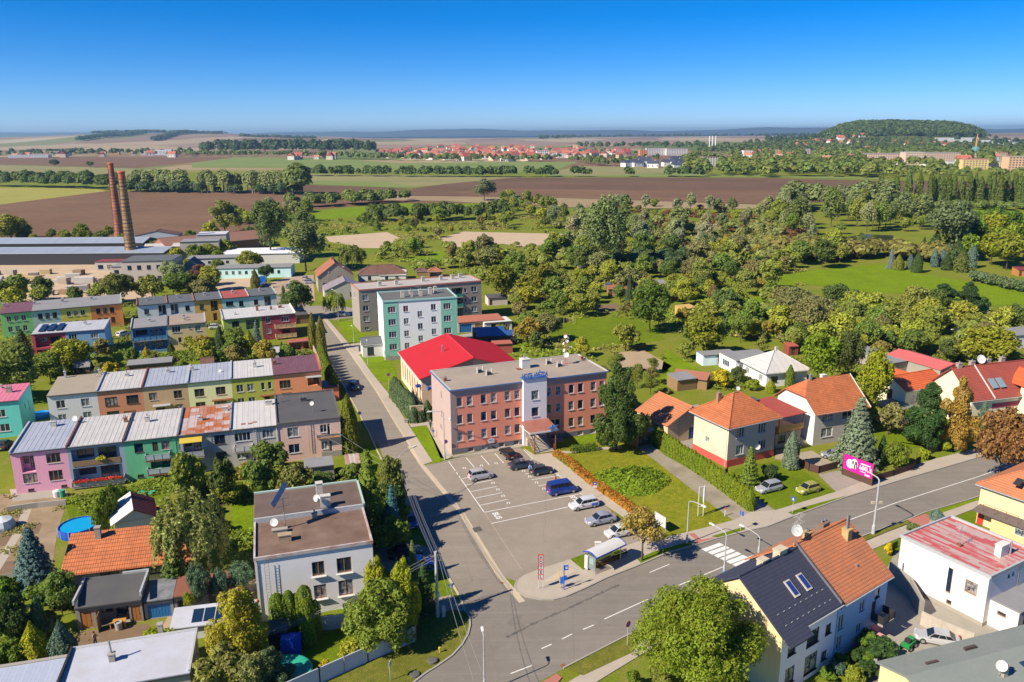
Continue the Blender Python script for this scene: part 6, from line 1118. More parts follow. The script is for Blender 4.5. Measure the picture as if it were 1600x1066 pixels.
for a in[('broadbig',(1082,1096),922,196,(.105,.145,.012),'large yellow-green broadleaf tree in front of the navy-roofed house'),('cypress',(376,1042),922,92,(.20,.185,.014),'tall golden cypress beside the white flat-roofed house'),('cypress',(598,1010),912,108,(.11,.15,.018),'broad green conifer behind the white garden wall at the junction'),('cypress',(592,985),876,52,(.21,.215,.012),'golden-green conifer left of a matching one behind the broad green conifer'),('cypress',(634,990),878,52,(.20,.21,.012),'golden-green conifer right of a matching one behind the broad green conifer'),('spruce',(664,955),878,40,DG,'dark slender conifer by the drive beside the utility pole'),('spruce',(646,905),844,24,(.10,.14,.04),'small pale spruce among the cars shaded by the white house'),('spruce',(580,840),703,62,(.10,.14,.014),'tall yellow-green spruce between the white house and the street'),('broad',(612,806),712,50,OL,'olive birch-like tree beside the street lamp left of the car park'),('spruce',(615,845),757,36,(.05,.12,.14),'blue spruce in the shade beside the white house'),('shrubfine',(632,856),812,26,GRN_,'clipped green shrub at the foot of the blue spruce in the shade'),('column',(547,706),616,28,(.10,.11,.012),'tall dark columnar conifer with a golden tip by the pinkish end house'),('column',(490,545),489,14,(.13,.12,.02),'left one of two olive columns at the top of the street'),('column',(503,549),494,15,(.13,.12,.02),'right one of two olive columns at the top of the street'),('pine',(963,703),566,76,PINEC,'big dark green pine standing alone in front of the hotel end'),('fruit',(1004,697),644,26,OL,'olive bush at the top of the concrete driveway'),('sparse',(1003,877),788,82,OCH,'thin ochre autumn tree behind the bus shelter'),('spruce',(1170,758),698,34,(.11,.15,.02),'small light green spruce on the lawn before the beige house'),('shrubfine',(1201,752),724,30,(.035,.06,.02),'dark rounded shrub beside the small light green spruce'),('shrub',(1142,748),736,20,YG,'low yellow-green shrub at the edge of the beige house lawn'),('column',(1235,732),674,24,(.12,.16,.10),'grey-green columnar juniper by the beige house'),('bigspruce',(1336,728),622,72,(.115,.15,.085),'large pale blue spruce behind the pink billboard'),('shrubfine',(1400,733),688,42,(.10,.13,.012),'big round clipped bush right of the pink billboard'),('column',(1376,727),680,14,DG,'thin dark columnar conifer behind the round clipped bush'),('shrub',(1444,718),700,22,YG,'leafy climber bush on the roadside fence'),('shrub',(1478,706),690,18,YG,'leafy climber bush right of the roadside gate'),('pine',(1445,700),600,72,(.03,.065,.018),'wide dark green pine in the garden before the cream house'),('pine',(1492,706),588,58,(.21,.14,.025),'bronze conifer with dry brown lower boughs beside the dark pine'),('spruce',(1534,672),628,30,(.09,.13,.10),'small grey-blue spruce before the maroon house'),('broad',(1560,752),640,84,BRN,'dark red-brown broadleaf tree at the right edge by the road'),('sparse',(1585,765),655,66,BRN,'thinner red-brown tree beside the dark red-brown one'),('tall',(1362,664),546,56,(.17,.18,.012),'tall yellow-green tree right of the half-hipped house'),('broad',(1276,604),520,68,(.11,.16,.012),'large bright green tree behind the half-hipped house'),('tall',(1322,606),516,52,(.05,.07,.018),'dark green tree beside the bright green one'),('column',(1233,606),570,14,THU,'dark slim conifer at the corner of the mint bungalow'),('cone',(1203,613),592,16,(.17,.19,.012),'small golden cone-shaped conifer by the mint bungalow'),('shrub',(1177,610),592,28,(.15,.2,.02),'leafy light green shrub beside the mint bungalow wall'),('shrubfine',(1153,599),571,26,(.06,.08,.025),'dark rounded shrub left of the mint bungalow'),('shrub',(1127,606),576,36,GOLD,'yellow autumn shrub left of the dark rounded shrub'),('broad',(1540,574),512,92,(.15,.16,.015),'wide yellow-green tree behind the maroon house'),('broad',(1478,566),530,38,(.075,.095,.03),'dull green rounded tree behind the red sheet roof'),('bigspruce',(58,918),826,72,(.06,.105,.10),'blue spruce beside the orange-tiled outbuilding'),('weep',(306,908),756,112,(.165,.175,.045),'tall weeping birch right of the orange-tiled outbuilding'),('spruce',(274,930),850,52,(.055,.09,.014),'dark green spruce under the weeping birch'),('broad',(314,956),882,40,BG,'blue-green leafy tree left of the white flat-roofed house'),('broad',(378,936),880,46,BG,'blue-green leafy tree right against the wall of the white flat-roofed house'),('broad',(346,950),888,28,BG,'smaller blue-green tree between two similar ones'),('broad',(98,962),894,58,(.10,.14,.03),'leafy green tree behind the black-roofed workshop'),('column',(64,990),932,21,(.06,.12,.05),'slim green juniper left of the workshop'),('cone',(58,1042),972,48,(.20,.22,.01),'golden thuja above the bottom left roofs'),('cone',(102,1036),970,42,(.075,.125,.11),'blue-green cypress above the bottom left roofs'),('broad',(20,1010),930,60,DG,'dark leafy tree at the left edge by the bottom roofs'),('shrub',(22,1052),1000,50,GRN_,'dark shrub at the left edge above the corrugated roof'),('shrub',(244,1006),982,40,YG,'yellow-green bush beside the roof with three windows'),('shrub',(272,1003),978,30,(.13,.16,.015),'smaller yellow-green bush below the roof with three windows'),('sparse',(297,962),924,24,YG,'feathery sumac by the wood store'),('pine',(424,1078),1014,66,(.06,.09,.035),'dark low pine beside the green pool cover'),('fruit',(350,1085),1012,90,(.12,.13,.035),'olive bushy tree at the bottom edge by the lilac roof'),('broad',(400,1090),1022,60,(.13,.145,.04),'olive bushy tree at the bottom edge beside the low pine'),('shrub',(545,1032),1002,42,(.20,.21,.015),'yellow-green shrub against the white garden wall'),('shrub',(508,1050),1030,20,GOLD,'yellow flowering shrub by the green pool cover'),('broad',(30,628),540,96,(.085,.115,.018),'large leafy tree behind the turquoise house'),('spruce',(38,560),514,38,(.05,.08,.025),'spruce beside the solar-panel house'),('broad',(112,582),530,66,(.16,.18,.012),'yellow-green tree below the solar-panel house'),('broad',(80,600),552,60,(.09,.12,.02),'leafy green tree below the yellow-green one'),('shrub',(172,592),562,30,GOLD,'golden shrub in the back gardens'),('column',(345,548),510,16,(.055,.085,.03),'dark slim conifer in front of the olive green house'),('spruce',(403,545),500,20,BLUE_,'blue spruce in front of the olive green house'),('cone',(391,552),516,22,(.22,.21,.012),'golden thuja beside the blue spruce'),('broad',(466,500),440,50,(.05,.085,.018),'dark leafy tree at the top end of the street'),('spruce',(446,497),446,22,(.06,.10,.02),'conifer left of the dark leafy tree at the street end'),('weep',(523,494),452,34,(.17,.21,.03),'weeping willow beside the grey block of flats'),('cone',(400,452),420,15,(.10,.10,.02),'pointed conifer before the pale blue workshop'),('broad',(316,447),413,38,PUR,'purple-leaved tree left of the pale blue workshop'),('broad',(270,452),408,42,SIL,'silvery willow beside the works office'),('broad',(189,476),426,52,(.095,.105,.02),'broad olive tree before the works office'),('broad',(417,440),414,26,DG,'dark tree by the blue lorry'),('cone',(222,646),618,15,GOLD,'golden conifer before the sandy tan terraced house'),('shrub',(235,648),622,18,YG,'green shrub beside the golden conifer'),('spruce',(484,622),588,30,(.09,.11,.06),'small grey-green spruce before the orange end house'),('cone',(434,628),608,12,DG,'small dark conifer before the lime green house'),('fruit',(296,790),708,62,(.12,.155,.02),'green garden tree before the rust-patched roof house'),('fruit',(350,790),714,42,(.055,.08,.018),'dark garden tree before the light grey house'),('fruit',(408,785),718,56,(.08,.12,.025),'leafy garden tree between the light grey and pinkish houses'),('fruit',(462,782),724,60,(.115,.125,.035),'olive garden tree before the pinkish end house'),('shrubfine',(176,826),752,34,(.085,.125,.012),'tall clipped hedge bush beside the maroon-roofed garden house'),('shrubfine',(160,836),780,26,(.09,.13,.012),'clipped hedge bush beside the blue pool'),('shrubfine',(190,790),756,24,(.08,.12,.012),'clipped hedge bush below the flower balcony'),('tall',(940,430),308,76,(.105,.135,.045),'tallest grey-green poplar beyond the allotments'),('broad',(1015,520),445,68,(.06,.095,.014),'dark walnut tree in the allotments'),('broad',(848,470),412,52,(.12,.12,.014),'bronze-green walnut right of another behind the flats'),('broad',(784,476),412,58,(.125,.13,.014),'bronze-green walnut beside the grey block of flats'),('broad',(1098,556),490,70,(.14,.145,.012),'yellow-green walnut before the pale blue shed'),('spruce',(983,480),432,20,(.045,.07,.03),'dark spruce beside the corrugated allotment building'),('pine',(1470,488),444,52,(.03,.06,.02),'left dark pine at the edge of the big lawn'),('pine',(1512,487),440,50,(.03,.06,.02),'right dark pine at the edge of the big lawn'),('tall',(478,424),344,74,(.12,.15,.055),'big silver-green poplar beyond the old brick house'),('tall',(424,406),312,66,(.065,.095,.03),'big dark poplar behind the works'),('weep',(551,422),380,42,(.11,.13,.03),'drooping willow beyond the brown bungalow'),('broad',(757,314),280,38,(.10,.125,.07),'lone silvery tree on the ploughed field edge'),('broad',(1483,404),312,82,(.085,.115,.05),'large grey-green tree above the park lawn'),('tall',(352,366),314,48,(.15,.165,.05),'pale willow behind the kiln hall'),('broad',(20,385),336,56,(.15,.16,.02),'yellow-green tree at the left edge behind the drying halls'),('spruce',(1391,420),388,15,(.14,.17,.16),'pale blue spruce in the park'),('cone',(1403,422),397,17,(.13,.14,.02),'golden cone in the park beside the pale blue spruce'),('column',(1421,421),397,10,BLUE_,'slim blue-green column in the park'),('cone',(1432,426),392,17,(.045,.07,.02),'dark cone in the park'),]:T_(*a)
hp=[Vector(G(*p))for p in[(1011,688),(1040,708),(1106,752),(1170,800)]]
def along(pts,step):
 out=[];d=0.0
 for i in range(len(pts)-1):
  L=(pts[i+1]-pts[i]).length
  while d<=L:out.append(pts[i].lerp(pts[i+1],d/L));d+=step
  d-=L
 return out
for i,p in enumerate(along(hp,.95)):plant('column',p.x+.5,p.y+.3,3.0+rgp.uniform(-.15,.25),.78,(.115,.155,.01),'thuja of the clipped driveway hedge, '+(ORD[i]+' from the hotel end' if i<20 else ORD[29-i]+' from the road end' if i<30 else 'at the road end'),'thujas of the driveway hedge')
for p in along([Vector(G(610,622)),Vector(G(641,659))],1.35):plant('column',p.x+.9,p.y,4.6+rgp.uniform(-.5,.4),1.1,(.075,.115,.055),'blue-green conifer in the row along the hall wall','conifers along the red-roofed hall')
for p in along([Vector(G(646,661)),Vector(G(676,657))],1.3):plant('column',p.x,p.y+.4,3.6+rgp.uniform(-.3,.3),1.0,(.075,.115,.045),'blue-green conifer in the short row beneath the restaurant sign','conifers under the restaurant sign')
for p in along([Vector(G(503,560)),Vector(G(523,622))],2.3):plant('column',p.x,p.y,4.2+rgp.uniform(-.6,.6),1.05,(.10,.13,.014),'green columnar conifer in the row along the street fence','conifers along the left side of the street')
for i,(x,y,t,w)in enumerate(((437,992,928,25),(455,990,924,22),(466,988,928,16),(480,996,916,26),(484,1006,936,24),(496,996,938,16))):
 T_('thuja',(x,y),t,w,(.105,.15,.014),['leftmost thuja of the clump before the white house','second thuja of the clump before the white house','slim thuja in the middle of the clump before the white house','tallest thuja of the clump before the white house','front thuja of the clump before the white house','rightmost slim thuja of the clump before the white house'][i])
def hedge(name,label,pts,w,hh,col,n,S=.22,cat='hedge',kind=None):
 P=[Vector(p)for p in pts];seg=[(P[i+1]-P[i]).length for i in range(len(P)-1)];tot=sum(seg);V=[];N_=[]
 for i in range(n):
  d=RNG.uniform(0,tot);k=0
  while d>seg[k]and k<len(seg)-1:d-=seg[k];k+=1
  p=P[k].lerp(P[k+1],d/seg[k]);t=(P[k+1]-P[k]).normalized();nn=Vector((-t.y,t.x));u=RNG.uniform(-1,1);side=RNG.uniform(0,1)<.55
  if side:s=1 if RNG.uniform(0,1)<.5 else-1;q=p+nn*s*w/2*RNG.uniform(.8,1.1);z=RNG.uniform(.02,hh);nv=(nn.x*s,nn.y*s,.4)
  else:q=p+nn*u*w/2;z=hh*RNG.uniform(.85,1.12);nv=(0,0,1)
  V.append((q.x,q.y,z));N_.append(nv)
 o=put(name,leaf_cloud(np.array(V),np.array(N_),S,RNG,name=name));o.color=col+(1,);tag(o,label,cat,kind=kind);return o
hedge('flower_hedge','orange flowering hedge curving along the walk beside the car park',[G(*p)for p in zo(700,680,5.33,[(895,165),(1000,230),(1100,320),(1200,400),(1300,470),(1400,540),(1500,610),(1600,680),(1710,740)])],1.3,.75,(.27,.115,.015),5200,.2)
hedge('flower_hedge_leaves','green leaves of the hedge beside the walk',[G(*p)for p in zo(700,680,5.33,[(895,165),(1200,400),(1500,610),(1710,740)])],1.25,.7,(.12,.13,.02),1700,.2,kind='stuff')
hedge('box_hedge','low dark clipped hedge before the hotel wall',[G(892,708),G(932,703)],1.1,1.0,(.07,.11,.012),1500,.18)
hedge('box_hedge','brown low hedge inside the grass behind the bus shelter',[G(*p)for p in zo(780,800,5.33,[(800,470),(920,415),(1010,385)])],.6,.45,(.15,.085,.03),700,.15)
hedge('hedge','clipped green hedge before the brown bungalow',[G(562,447),G(626,442)],2.0,1.3,(.06,.10,.012),900,.5)
cx,cy=G(985,752);a_=R(12);n=9000;u=RNG.uniform(0,1,n)**.5;th=RNG.uniform(0,6.283,n);X=u*np.cos(th)*6.0;Y=u*np.sin(th)*4.6*(1+.12*np.sin(th*3))
Zz=.95*(1-u**4)*(1+.45*np.sin(X*2.1+1.3*np.sin(Y*1.7))*np.cos(Y*2.3))*RNG.uniform(.8,1.1,n)+.05
o=put('juniper_bed',leaf_cloud(np.stack([X,Y,Zz],1),np.stack([np.cos(th)*.3,np.sin(th)*.3,np.ones(n)],1),.32,RNG,2.2,.5,'juniper_bed'),None,(cx,cy,0),a_);o.color=(.12,.18,.012,1);tag(o,'wide low juniper bed on the lawn before the hotel','juniper bed')
BRT=lambda L:[sc3(c,1.28)for c in L]
TAKEN=[]
def ADJ(c,f):
 a='reddish ' if c[0]>c[1]*1.25 else 'bronze ' if c[0]>c[1]*.98 else 'blue-green ' if c[2]>c[1]*.7 else 'silvery ' if c[2]>c[1]*.32 else 'dark green ' if c[1]<.095 else 'yellow-green ' if c[0]>c[1]*.84 else 'mid-green '
 return('big ' if f>.66 else 'small ' if f<.33 else '')+a
def scatter(px,n,items,label,group,seed,mind=3.0,parts=False,hr=1.0):
 poly=[G(*p)for p in px];rg=random.Random(seed);xs_=[p[0]for p in poly];ys_=[p[1]for p in poly];k=0;t=0
 while k<n and t<n*60:
  t+=1;x=rg.uniform(min(xs_),max(xs_));y=rg.uniform(min(ys_),max(ys_))
  if not inside(x,y,poly)or blocked(x,y):continue
  kind,(h0,h1),rr,cols,lab=items[rg.choices(range(len(items)),[it[5]if len(it)>5 else 1 for it in items])[0]][:5]
  h=rg.uniform(h0,h1)*hr;r=h*rg.uniform(*rr)
  if any((x-a)**2+(y-b)**2<(mind*.5*(min(r,5)/2.5+1))**2 for a,b in TAKEN[-500:]):continue
  c=cols[rg.randrange(len(cols))];plant(kind,x,y,h,r,c,ADJ(c,(h-h0*hr)/((h1-h0)*hr+.01))+(lab or label),group,parts);TAKEN.append((x,y));k+=1
AUT=[(.115,.13,.02),(.15,.155,.016),(.08,.11,.018),(.12,.105,.035),(.06,.09,.02),(.16,.13,.02)];MIX=[(.08,.115,.02),(.12,.135,.025),(.055,.08,.018),(.10,.10,.035),(.15,.165,.02)];SILV=[(.13,.15,.065),(.10,.125,.045),(.15,.155,.08),(.08,.10,.03)];DRK=[(.14,.06,.03),(.12,.085,.03),(.17,.10,.03)];AUT=BRT(AUT);MIX=BRT(MIX);SILV=BRT(SILV)
FR=('fruit',(3.4,6.2),(.42,.58),AUT,None,5);BR=('broad',(6,10),(.38,.52),MIX,None,3);SH=('shrub',(1.2,2.8),(.55,.85),MIX,None,3)
def it(base,lab,w=None):b=list(base);b[4]=lab;(b.__setitem__(5,w)if w else None);return tuple(b)
scatter([(770,470),(900,455),(1000,440),(1180,450),(1200,560),(1120,580),(1050,560),(960,548),(900,560),(850,555),(780,530)],66,[it(FR,'orchard tree in the allotments behind the hotel'),it(BR,'tree in the allotments behind the hotel',1),it(SH,'shrub in the allotments behind the hotel',2)],'','orchard plants behind the hotel',1,4.2,True,1.12)
scatter([(1160,475),(1250,485),(1330,488),(1440,496),(1560,512),(1600,530),(1600,560),(1380,570),(1300,540),(1200,545),(1150,540)],72,[it(FR,'orchard tree in the gardens right of the allotments',3),it(BR,'broad tree in the gardens right of the allotments',4),it(SH,'shrub in the gardens right of the allotments',2)],'','garden trees right of the allotments',2,4.6,True,1.1)
scatter([(1090,400),(1200,405),(1300,400),(1330,415),(1215,430),(1200,475),(1060,470),(1020,440)],46,[it(FR,'fruit tree in the thicket before the big lawn',3),it(BR,'leafy tree in the thicket before the big lawn',3)],'','thicket before the big lawn',3,4.5,False,1.2)
scatter([(800,398),(940,405),(1060,405),(1080,430),(980,440),(880,440),(760,430),(640,415),(640,400)],44,[it(BR,'leafy tree on the waste ground beyond the flats',3),it(FR,'low tree on the waste ground beyond the flats',2),it(SH,'shrub on the waste ground beyond the flats',3)],'','trees on the waste ground beyond the flats',4,4.5,False,1.2)
scatter([(870,345),(1100,365),(1120,400),(1060,415),(880,415),(830,395)],40,[('tall',(9,15),(.28,.42),SILV,'poplar or willow in the grove beyond the allotments',4),('broad',(5,8),(.42,.6),SILV,'willow bush in the grove beyond the allotments',3)],'','grove beyond the allotments',5,5.0)
scatter([(1210,328),(1300,332),(1400,334),(1450,342),(1440,364),(1320,368),(1210,368)],44,[('tall',(11,18),(.26,.4),SILV+MIX[:2],'tree in the belt before the poplars',4),('broad',(6,9),(.4,.55),MIX,'low leafy tree in the belt before the poplars',2)],'','tree belt before the poplar row',6,5.0)
scatter([(470,330),(640,328),(800,332),(860,345),(850,362),(700,360),(610,362),(480,360)],48,[it(BR,'leafy tree on the bank below the bright meadow',3),it(SH,'shrub on the bank below the bright meadow',3),('cone',(4,8),(.25,.35),MIX,'narrow dark tree on the bank below the bright meadow',2)],'','bank below the bright meadow',7,5.0)
scatter([(780,312),(850,318),(880,345),(860,362),(790,355)],22,[it(BR,'dense tree at the right end of the bright meadow',3),('tall',(9,14),(.3,.4),MIX+SILV,'taller tree at the right end of the bright meadow',1)],'','trees right of the bright meadow',8,5.0)
scatter([(1520,360),(1640,365),(1640,440),(1540,432),(1500,400)],24,[('broad',(10,15),(.4,.5),[(.07,.12,.012),(.10,.14,.012),(.15,.16,.012)],'park tree at the right edge',1)],'','park trees at the right edge',9,6.0)
scatter([(1440,398),(1510,405),(1530,430),(1450,428)],14,[('cone',(6,11),(.24,.32),[(.045,.07,.02),(.10,.11,.025),(.13,.14,.02)],'conifer in the park clump above the big lawn',2),('column',(6,9),(.18,.24),[BLUE_[:3]],'slim column in the park clump above the big lawn',1)],'','park conifers',10,3.5)
for i in range(6):x,y=G(1524+i*14,440+i*3.2);plant('shrubfine',x,y,4.2,2.6,(.085,.12,.05),'round clipped bush in the row at the lawn corner','round bushes at the lawn corner',False)
for i,u in enumerate((690,785,860,930,1000,1040,1070,1110,1145,1190,1235,1275,1310,1355,1390,1430,1470,1520,1560,1590)):
 bx=1200+u/3.99;T_('poplar',(bx,324+rgp.uniform(-1.5,2)),270+rgp.uniform(-2,7),10+rgp.uniform(-2,3),(.075,.105,.02),ORD[i]+' Lombardy poplar from the left in the row beyond the park','row of Lombardy poplars',False)
scatter([(380,330),(500,320),(500,365),(440,410),(390,400),(260,385),(260,365),(330,360)],34,[it(BR,'leafy tree behind the works',3),('tall',(9,14),(.3,.42),MIX+SILV,'tall tree behind the works',1)],'','trees behind the works',12,5.0)
scatter([(0,385),(0,372),(200,372),(200,392)],16,[('broad',(6,10),(.4,.55),[(.15,.16,.015),(.12,.13,.02),(.08,.10,.02)],'tree behind the drying halls',1)],'','trees behind the drying halls',13,5.0)
scatter([(0,462),(60,460),(160,462),(330,452),(340,462),(200,478),(0,492)],26,[it(BR,'tree between the works yard and the back rows',2),it(SH,'shrub between the works yard and the back rows',2)],'','trees before the works yard',14,4.0)
scatter([(500,350),(640,345),(900,352),(880,362),(640,395),(500,395)],40,[it(FR,'scrubby tree around the sand pits',3),it(SH,'scrub bush around the sand pits',3)],'','scrub around the sand pits',15,5.0)
scatter([(1090,335),(1210,345),(1300,372),(1390,385),(1380,408),(1100,400)],62,[('shrub',(1.5,4),(.6,.9),DRK+[(.2,.18,.06),(.12,.13,.03)],'autumn bush on the waste ground by the pond',3),it(FR,'scrubby tree on the waste ground by the pond',2),('tall',(7,11),(.3,.4),SILV,'poplar on the waste ground by the pond',1)],'','waste ground by the pond',16,4.5)
scatter([(960,318),(1200,332),(1210,345),(1090,340),(960,335)],34,[('shrub',(3,6),(.6,.8),DRK+MIX,'hedge-like bush along the ploughed field',3),('tall',(8,13),(.3,.42),SILV,'tall willow along the ploughed field',1)],'','bushes along the ploughed field',17,4.5)
scatter([(0,575),(60,545),(200,552),(330,548),(500,545),(505,565),(330,580),(200,590),(60,600),(20,640),(0,640)],52,[it(FR,'fruit tree in the gardens behind the middle row',3),it(SH,'garden shrub behind the middle row',3),('cone',(2.5,5),(.28,.36),[GOLD,DG,THU],'garden conifer behind the middle row',1)],'','gardens behind the middle row',18,2.6,True)
scatter([(300,745),(395,750),(392,860),(372,870),(350,860),(280,760)],12,[it(SH,'garden shrub before the front row',3),it(FR,'garden tree left of the white house',2)],'','front row gardens',19,2.2,True)
scatter([(395,740),(560,745),(560,760),(440,768),(392,775)],12,[it(SH,'shrub before the pinkish end house',4),it(FR,'small tree before the pinkish end house',1)],'','shrubs before the pinkish house',20,2.2,True)
scatter([(590,790),(630,800),(640,835),(620,870),(590,860)],8,[('fruit',(3,6),(.35,.5),[DG,GRN_],'shaded tree right of the white house',1)],'','shaded trees right of the white house',21,2.0,True)
scatter([(0,935),(110,920),(115,970),(60,1010),(0,1010)],12,[('shrub',(1.5,3.2),(.5,.8),[GRN_,OL,DG],'garden shrub in the bottom left plot',1)],'','shrubs of the bottom left plot',22,2.0,True)
scatter([(1000,545),(1100,590),(1050,640),(1010,655),(960,600),(940,580)],16,[('sparse',(3,4.5),(.4,.55),[(.12,.11,.03),(.10,.12,.02)],'thin young fruit tree right behind the hotel',2),it(SH,'shrub by the outbuilding behind the beige house',2)],'','young trees behind the hotel',23,3.0,True)
scatter([(1390,560),(1600,540),(1640,600),(1620,640),(1600,700),(1560,700),(1500,660),(1400,700),(1300,640),(1300,600),(1340,560)],22,[it(SH,'shrub in the gardens around the maroon house',2),it(FR,'garden tree around the maroon house',2)],'','gardens around the maroon house',24,3.2,True)
scatter([(1290,1030),(1350,985),(1375,1030),(1345,1066),(1290,1066)],10,[('shrub',(1,2.2),(.6,.9),[DG,GRN_,BG],'shrub in the small garden behind the navy-roofed house',1)],'','shrubs behind the navy-roofed house',25,1.8,True)
T_('shrubfine',(1334,1076),1040,32,(.15,.17,.015),'round light green clipped bush behind the navy-roofed house');T_('shrub',(1388,868),848,16,(.4,.33,.01),'bright yellow bush beside the weathered orange roof',parts=True);T_('cone',(1463,812),795,22,(.10,.14,.11),'small blue-grey spruce behind the faded red roof');T_('shrubfine',(1428,830),818,24,(.10,.12,.04),'low grey-green bush behind the faded red roof')
T_('shrub',(1035,1080),1040,50,(.10,.12,.02),'dark shrub under the large yellow-green tree');T_('shrub',(990,1075),1044,24,THU,'small green shrub left of the large yellow-green tree')
for q_,n_t,lab_,s_ in(([(1100,470),(1200,480),(1330,490),(1560,515),(1600,560),(1380,570),(1200,548),(1100,520)],32,'fruit tree deep in the gardens on the right',41),([(790,440),(1000,436),(1150,455),(1150,480),(960,500),(790,500)],24,'fruit tree between the walnuts of the allotments',42),([(200,392),(345,392),(430,420),(350,436),(240,420)],14,'tree among the works buildings',43),([(20,430),(180,452),(350,456),(330,470),(40,470)],14,'tree along the works yard',44)):
 scatter(q_,n_t,[('fruit',(5,8.5),(.45,.62),MIX+AUT[:3],lab_,1)],'','group of '+lab_.replace('tree','trees'),s_,3.4,True)  # general trees to thicken the canopy, built and named with the fruit kind
def cover(name,label,px,n,hmax,S,cols,seed,freq=.06,thr=.0):
 rg=np.random.default_rng(seed);poly=[G(*p)for p in px];X=[p[0]for p in poly];Y=[p[1]for p in poly];out=[];k=0
 ph=rg.uniform(0,6,6)
 while len(out)<n and k<n*6:
  k+=1;x=rg.uniform(min(X),max(X));y=rg.uniform(min(Y),max(Y))
  if math.sin(x*freq+ph[0]+2*math.sin(y*freq*.7+ph[1]))+math.sin(y*freq*1.3+ph[2]+1.5*math.sin(x*freq*.5+ph[3]))<thr:continue
  if inside(x,y,poly)and not blocked(x,y):out.append((x,y))
 c=np.array(out);m=9;P=np.repeat(c,m,0);hh=np.repeat(rg.uniform(.25,1,len(c))*hmax,m);d=rg.normal(0,1,(len(P),2))*hh[:,None]*.55
 z=hh*rg.uniform(.1,1,len(P))*np.exp(-(d**2).sum(1)/(hh**2+.01)*.6);P3=np.column_stack([P+d,z+.05])
 o=put(name,leaf_cloud(P3,np.tile([0,-.2,1.0],(len(P3),1)),S,rg,1.4,.6,name));o.color=cols+(1,);tag(o,label,'ground cover',kind='stuff');return o
cover('undergrowth','rough green herbs and brambles of the gardens and waste ground',[(470,345),(1220,345),(1250,380),(1240,420),(1200,560),(1100,570),(800,560),(770,440),(560,420),(500,400)],3600,1.5,.55,(.13,.17,.02),1,.09,.25)
cover('undergrowth','olive brown scrub of the gardens and waste ground',[(480,340),(1230,340),(1320,380),(1240,440),(1600,500),(1600,560),(1100,570),(800,540),(770,440),(560,400)],3200,1.7,.6,(.19,.17,.05),2,.08,.5)
cover('undergrowth','dark reddish scrub on the waste ground by the pond',[(960,330),(1210,340),(1310,372),(1300,400),(1080,400),(960,350)],2200,2.4,1.0,(.12,.06,.03),3,.06,.5)
cover('undergrowth','green garden planting between the terraced rows',[(0,575),(60,550),(330,548),(505,552),(515,575),(330,582),(60,600),(0,640)],1500,1.2,.38,(.10,.14,.018),4,.3,-.3)
cover('undergrowth','green garden planting around the front row',[(100,775),(270,745),(560,745),(560,765),(392,775),(392,860),(260,840),(130,800)],1300,.9,.3,(.11,.15,.015),5,.4,.0)
cover('undergrowth','green garden planting around the works and back rows',[(0,470),(200,478),(350,462),(450,462),(450,500),(200,545),(0,545)],1500,1.3,.5,(.11,.125,.03),6,.2,-.3)
cover('undergrowth','bed plants of the bottom left plots',[(0,930),(120,920),(118,985),(100,1040),(0,1020)],450,.8,.26,(.12,.15,.02),7,.5,-.2)
cover('undergrowth','green planting around the tiled houses on the right',[(1010,560),(1600,545),(1640,640),(1500,680),(1340,660),(1200,620),(1060,600)],2000,1.1,.4,(.12,.15,.02),8,.25,.2)
cover('flower_bed','mixed flowers and herbs in the vegetable plots',[(0,775),(95,778),(98,800),(84,895),(0,900)],260,.5,.2,(.16,.15,.04),9,.8,.8)
def window_box(x0,x1,y,z,col,n,nm,S=.16):
 X=RNG.uniform(x0,x1,n);P=np.stack([X,y+RNG.normal(0,.12,n),z+np.abs(RNG.normal(0,.18,n))-.12],1);o=put(nm,leaf_cloud(P,np.tile([0,-.7,.7],(n,1)),S,RNG,1.2,.6,nm),LOGGIA);o.color=col+(1,)
window_box(.5,7.0,-1.25,1.25,(.42,.015,.01),700,'flower_box');window_box(.4,7.1,-1.2,1.15,(.09,.13,.02),350,'flower_box');window_box(3.6,4.9,-.15,4.1,(.30,.30,.02),220,'flower_box')
# ---------------------------------------------------------------- cars
CG=plain((.015,.02,.028),.05);LAMPW=plain((.7,.7,.68),.1);LAMPR=plain((.45,.01,.01),.2);RIM=plain((.45,.46,.47),.3,.7)
CARS={'hatch':(4.0,1.7,1.48,.93,.80,.24,.42,.86,.985,.35),'wagon':(4.6,1.78,1.5,.95,.80,.26,.42,.90,.985,.33),'sedan':(4.65,1.8,1.45,.93,.80,.27,.43,.74,.90,.33),'mpv':(4.15,1.8,1.66,1.02,.92,.20,.38,.90,.985,.33),'van':(5.0,1.95,1.98,1.18,1.02,.15,.27,.955,.99,.36)}
def wheel_part(root,x,y,r):
 sg=1 if y>0 else-1
 w=MB();n=16
 for i in range(n):
  a=2*math.pi*i/n;w.v.append((r*math.cos(a),-.1,r*math.sin(a)))
 for i in range(n):
  a=2*math.pi*i/n;w.v.append((r*math.cos(a),.1,r*math.sin(a)))
 for i in range(n):j=(i+1)%n;w.f.append((i,j,n+j,n+i));w.m.append(0)
 w.f+=[tuple(range(n)),tuple(range(2*n-1,n-1,-1))];w.m+=[0,0]
 o=w.build('wheel',TYRE,root,(x,y,r));q=MB();rr=r*.62
 for i in range(10):a=2*math.pi*i/10;q.v.append((rr*math.cos(a),sg*.105,rr*math.sin(a)))
 for i in range(10):a=2*math.pi*i/10;q.v.append((rr*math.cos(a),sg*.13,rr*math.sin(a)))
 for i in range(10):j=(i+1)%10;q.f.append((i,j,10+j,10+i));q.m.append(0)
 q.f+=[tuple(range(10,20))];q.m.append(0);q.build('rim',RIM,o)
